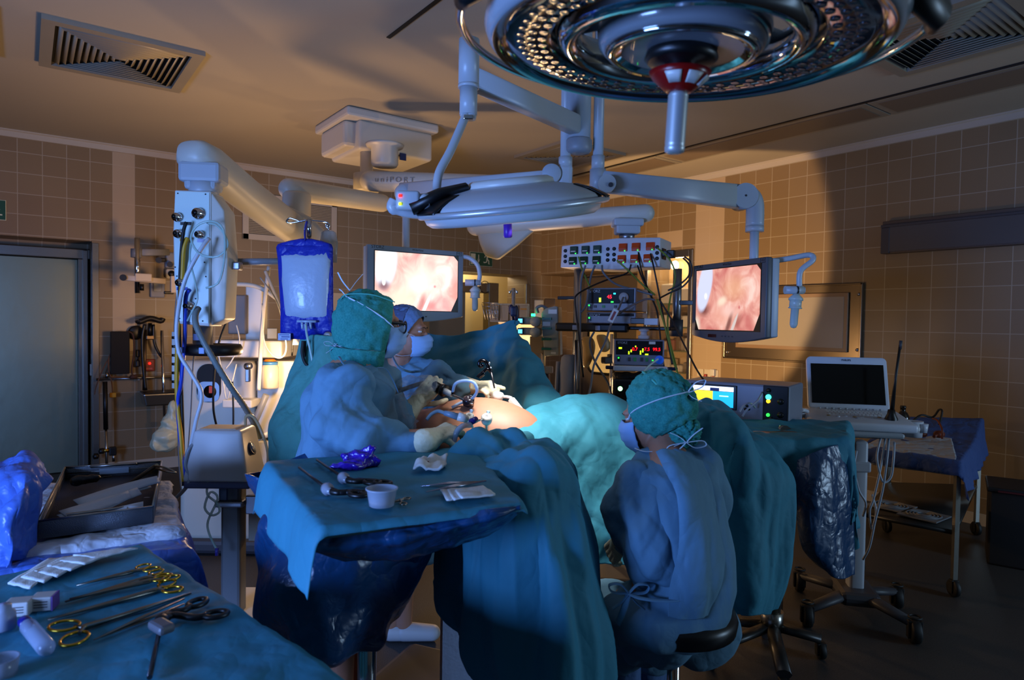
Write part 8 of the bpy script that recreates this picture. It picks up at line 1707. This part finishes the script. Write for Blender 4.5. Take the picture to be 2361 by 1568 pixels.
def trocar(label, c, ax_, s=1., dark=False):
    o = thing('trocar', label, 'trocar', c); ax_ = Vector(ax_).normalized()
    b = MB(); b.lathe([(.005, -.05), (.006, -.02), (.010, -.015), (.017*s, -.012), (.019*s, .0), (.019*s, .014), (.015*s, .020), (.007, .021), (.006, .016), (.0, .016)], (0, 0, 0), ax_, 24); obj('port_body', b, M('port_smoky', (.16, .13, .16), .2) if dark else white, o)
    b = MB(); u = ax_.orthogonal().normalized(); b.lathe([(.006, 0), (.006, .022), (.008, .024), (.0, .026)], u*.017*s, u, 12); obj('stopcock', b, grey if dark else M('pale_blue_plastic', (.62, .74, .88), .3), o)
    return o
trocar('smoky dark port at the top of the belly where the scope enters', at(1080, 927, 2.68), (-.2, -.3, 1), 1.3, True)
trocar('white port at the lower right of the bare belly with a steel rod in it', at(1122, 968, 2.56), (-.35, -.5, .8), 1.15)
trocar('white port held by the gloved right hand of the standing surgeon', at(1083, 966, 2.52), (-.5, -.4, .7), 1.05)
o = trocar('grey port under the gloved hand of the second surgeon', at(1148, 915, 2.83), (.1, -.2, 1), 1.25)
hose('scope_tube', 'clear tube looping in an arch above the port of the endoscope', 'tube', [(1044, 905, 2.64), (1050, 885, 2.62), (1070, 878, 2.62), (1092, 882, 2.62), (1100, 900, 2.63), (1092, 916, 2.66), (1080, 924, 2.68), (1060, 930, 2.7), (1042, 940, 2.7)], .0065, M('loop_clear', (.66, .76, .86), .2, alpha=.8))
b = MB(); c = at(1045, 902, 2.64); b.cyl(UP*.02, UP*-.012, .008); tag(obj('tube_valve', b, black, loc=c), 'small black valve where the clear loop leaves the endoscope', 'valve')
# upright grasper by the second surgeon
gr = thing('laparoscopic_grasper', 'upright chrome-handled grasper held by the second surgeon over the belly', 'grasper', at(1140, 880, 2.86))
b = MB(); b.tube([at(1131, 852, 2.86), at(1137, 880, 2.86), at(1140, 895, 2.85)], [.006, .0045, .004], 10); obj('shaft', b, _M['shaft_steel'], gr, world=True)
b = MB(); b.tube(curve([at(1132, 858, 2.86), at(1126, 846, 2.86), at(1121, 835, 2.86), at(1113, 831, 2.86), at(1106, 834, 2.86), at(1105, 842, 2.86), at(1110, 845, 2.86), at(1114, 840, 2.86)], 30), .008, 10); obj('upper_handle', b, M('dark_chrome', (.25, .25, .27), .15, 1.), gr, world=True)
b = MB(); b.tube(curve([at(1132, 856, 2.86), at(1124, 851, 2.86), at(1117, 856, 2.86), at(1112, 863, 2.86), at(1105, 868, 2.86), at(1103, 871, 2.86)], 20), [.008]*10+[.011]*11, 10); obj('lower_handle', b, _M['dark_chrome'], gr, world=True)
b = MB(); b.tube([at(1127, 843, 2.86), at(1129, 834, 2.86)], .004); b.tube([at(1130, 850, 2.86), at(1133, 846, 2.86)], .006); obj('latch', b, chrome, gr, world=True)
c = at(1190, 935, 2.80); o = thing('white_holder', 'white plastic angled holder lying across the upper edge of the belly drape', 'holder', c)
b = MB(); P0, P1 = at(1178, 920, 2.82)-c, at(1202, 950, 2.78)-c; dz = (P1-P0).normalized(); b.box((P0+P1)/2, (.028, .022, (P1-P0).length), mat=dz.to_track_quat('Z', 'Y').to_matrix(), bev=.004); obj('holder_body', b, white, o)
b = MB(); b.tube(curve([at(1156, 915, 2.83)-c, at(1168, 915, 2.83)-c, at(1180, 918, 2.82)-c], 8), .007); obj('holder_neck', b, white, o)
o = thing('suction_wand', 'blue and white suction handle in the gloved right hand of the standing surgeon', 'suction wand', at(1060, 960, 2.46))
b = MB(); b.tube([at(1024, 952, 2.46), at(1040, 956, 2.46), at(1058, 962, 2.46)], [.009, .012, .013], 14); obj('grey_grip', b, M('grip_blue_grey', (.42, .52, .60), .4), o, world=True); b = MB(); b.tube([at(1056, 960, 2.46), at(1066, 963, 2.46), at(1076, 967, 2.47)], [.0165, .0165, .014], 14); obj('white_body', b, white, o, world=True)
b = MB(); b.cyl(at(1086, 973, 2.44), at(1098, 967, 2.46), .012); obj('navy_valve', b, M('valve_navy', (.10, .10, .38), .3), o, world=True); b = MB(); b.tube([at(1095, 972, 2.46), at(1118, 966, 2.55)], .004); obj('steel_rod', b, chrome, o, world=True)
hose('suction_hose', 'thick clear suction hose curving from the gloved hand down beside the leg drape', 'hose', [(1084, 980, 2.44), (1068, 982, 2.40), (1054, 995, 2.38), (1045, 1020, 2.38), (1038, 1050, 2.36), (1030, 1075, 2.36)], .011, M('hose_clear', (.60, .68, .74), .12, alpha=.7))
hose('suction_hose', 'thin grey hose arching from the suction handle back over the gown cuff', 'hose', [(1024, 952, 2.46), (1010, 948, 2.46), (995, 955, 2.45), (984, 968, 2.44)], .007, M('hose_grey', (.45, .56, .62), .3))
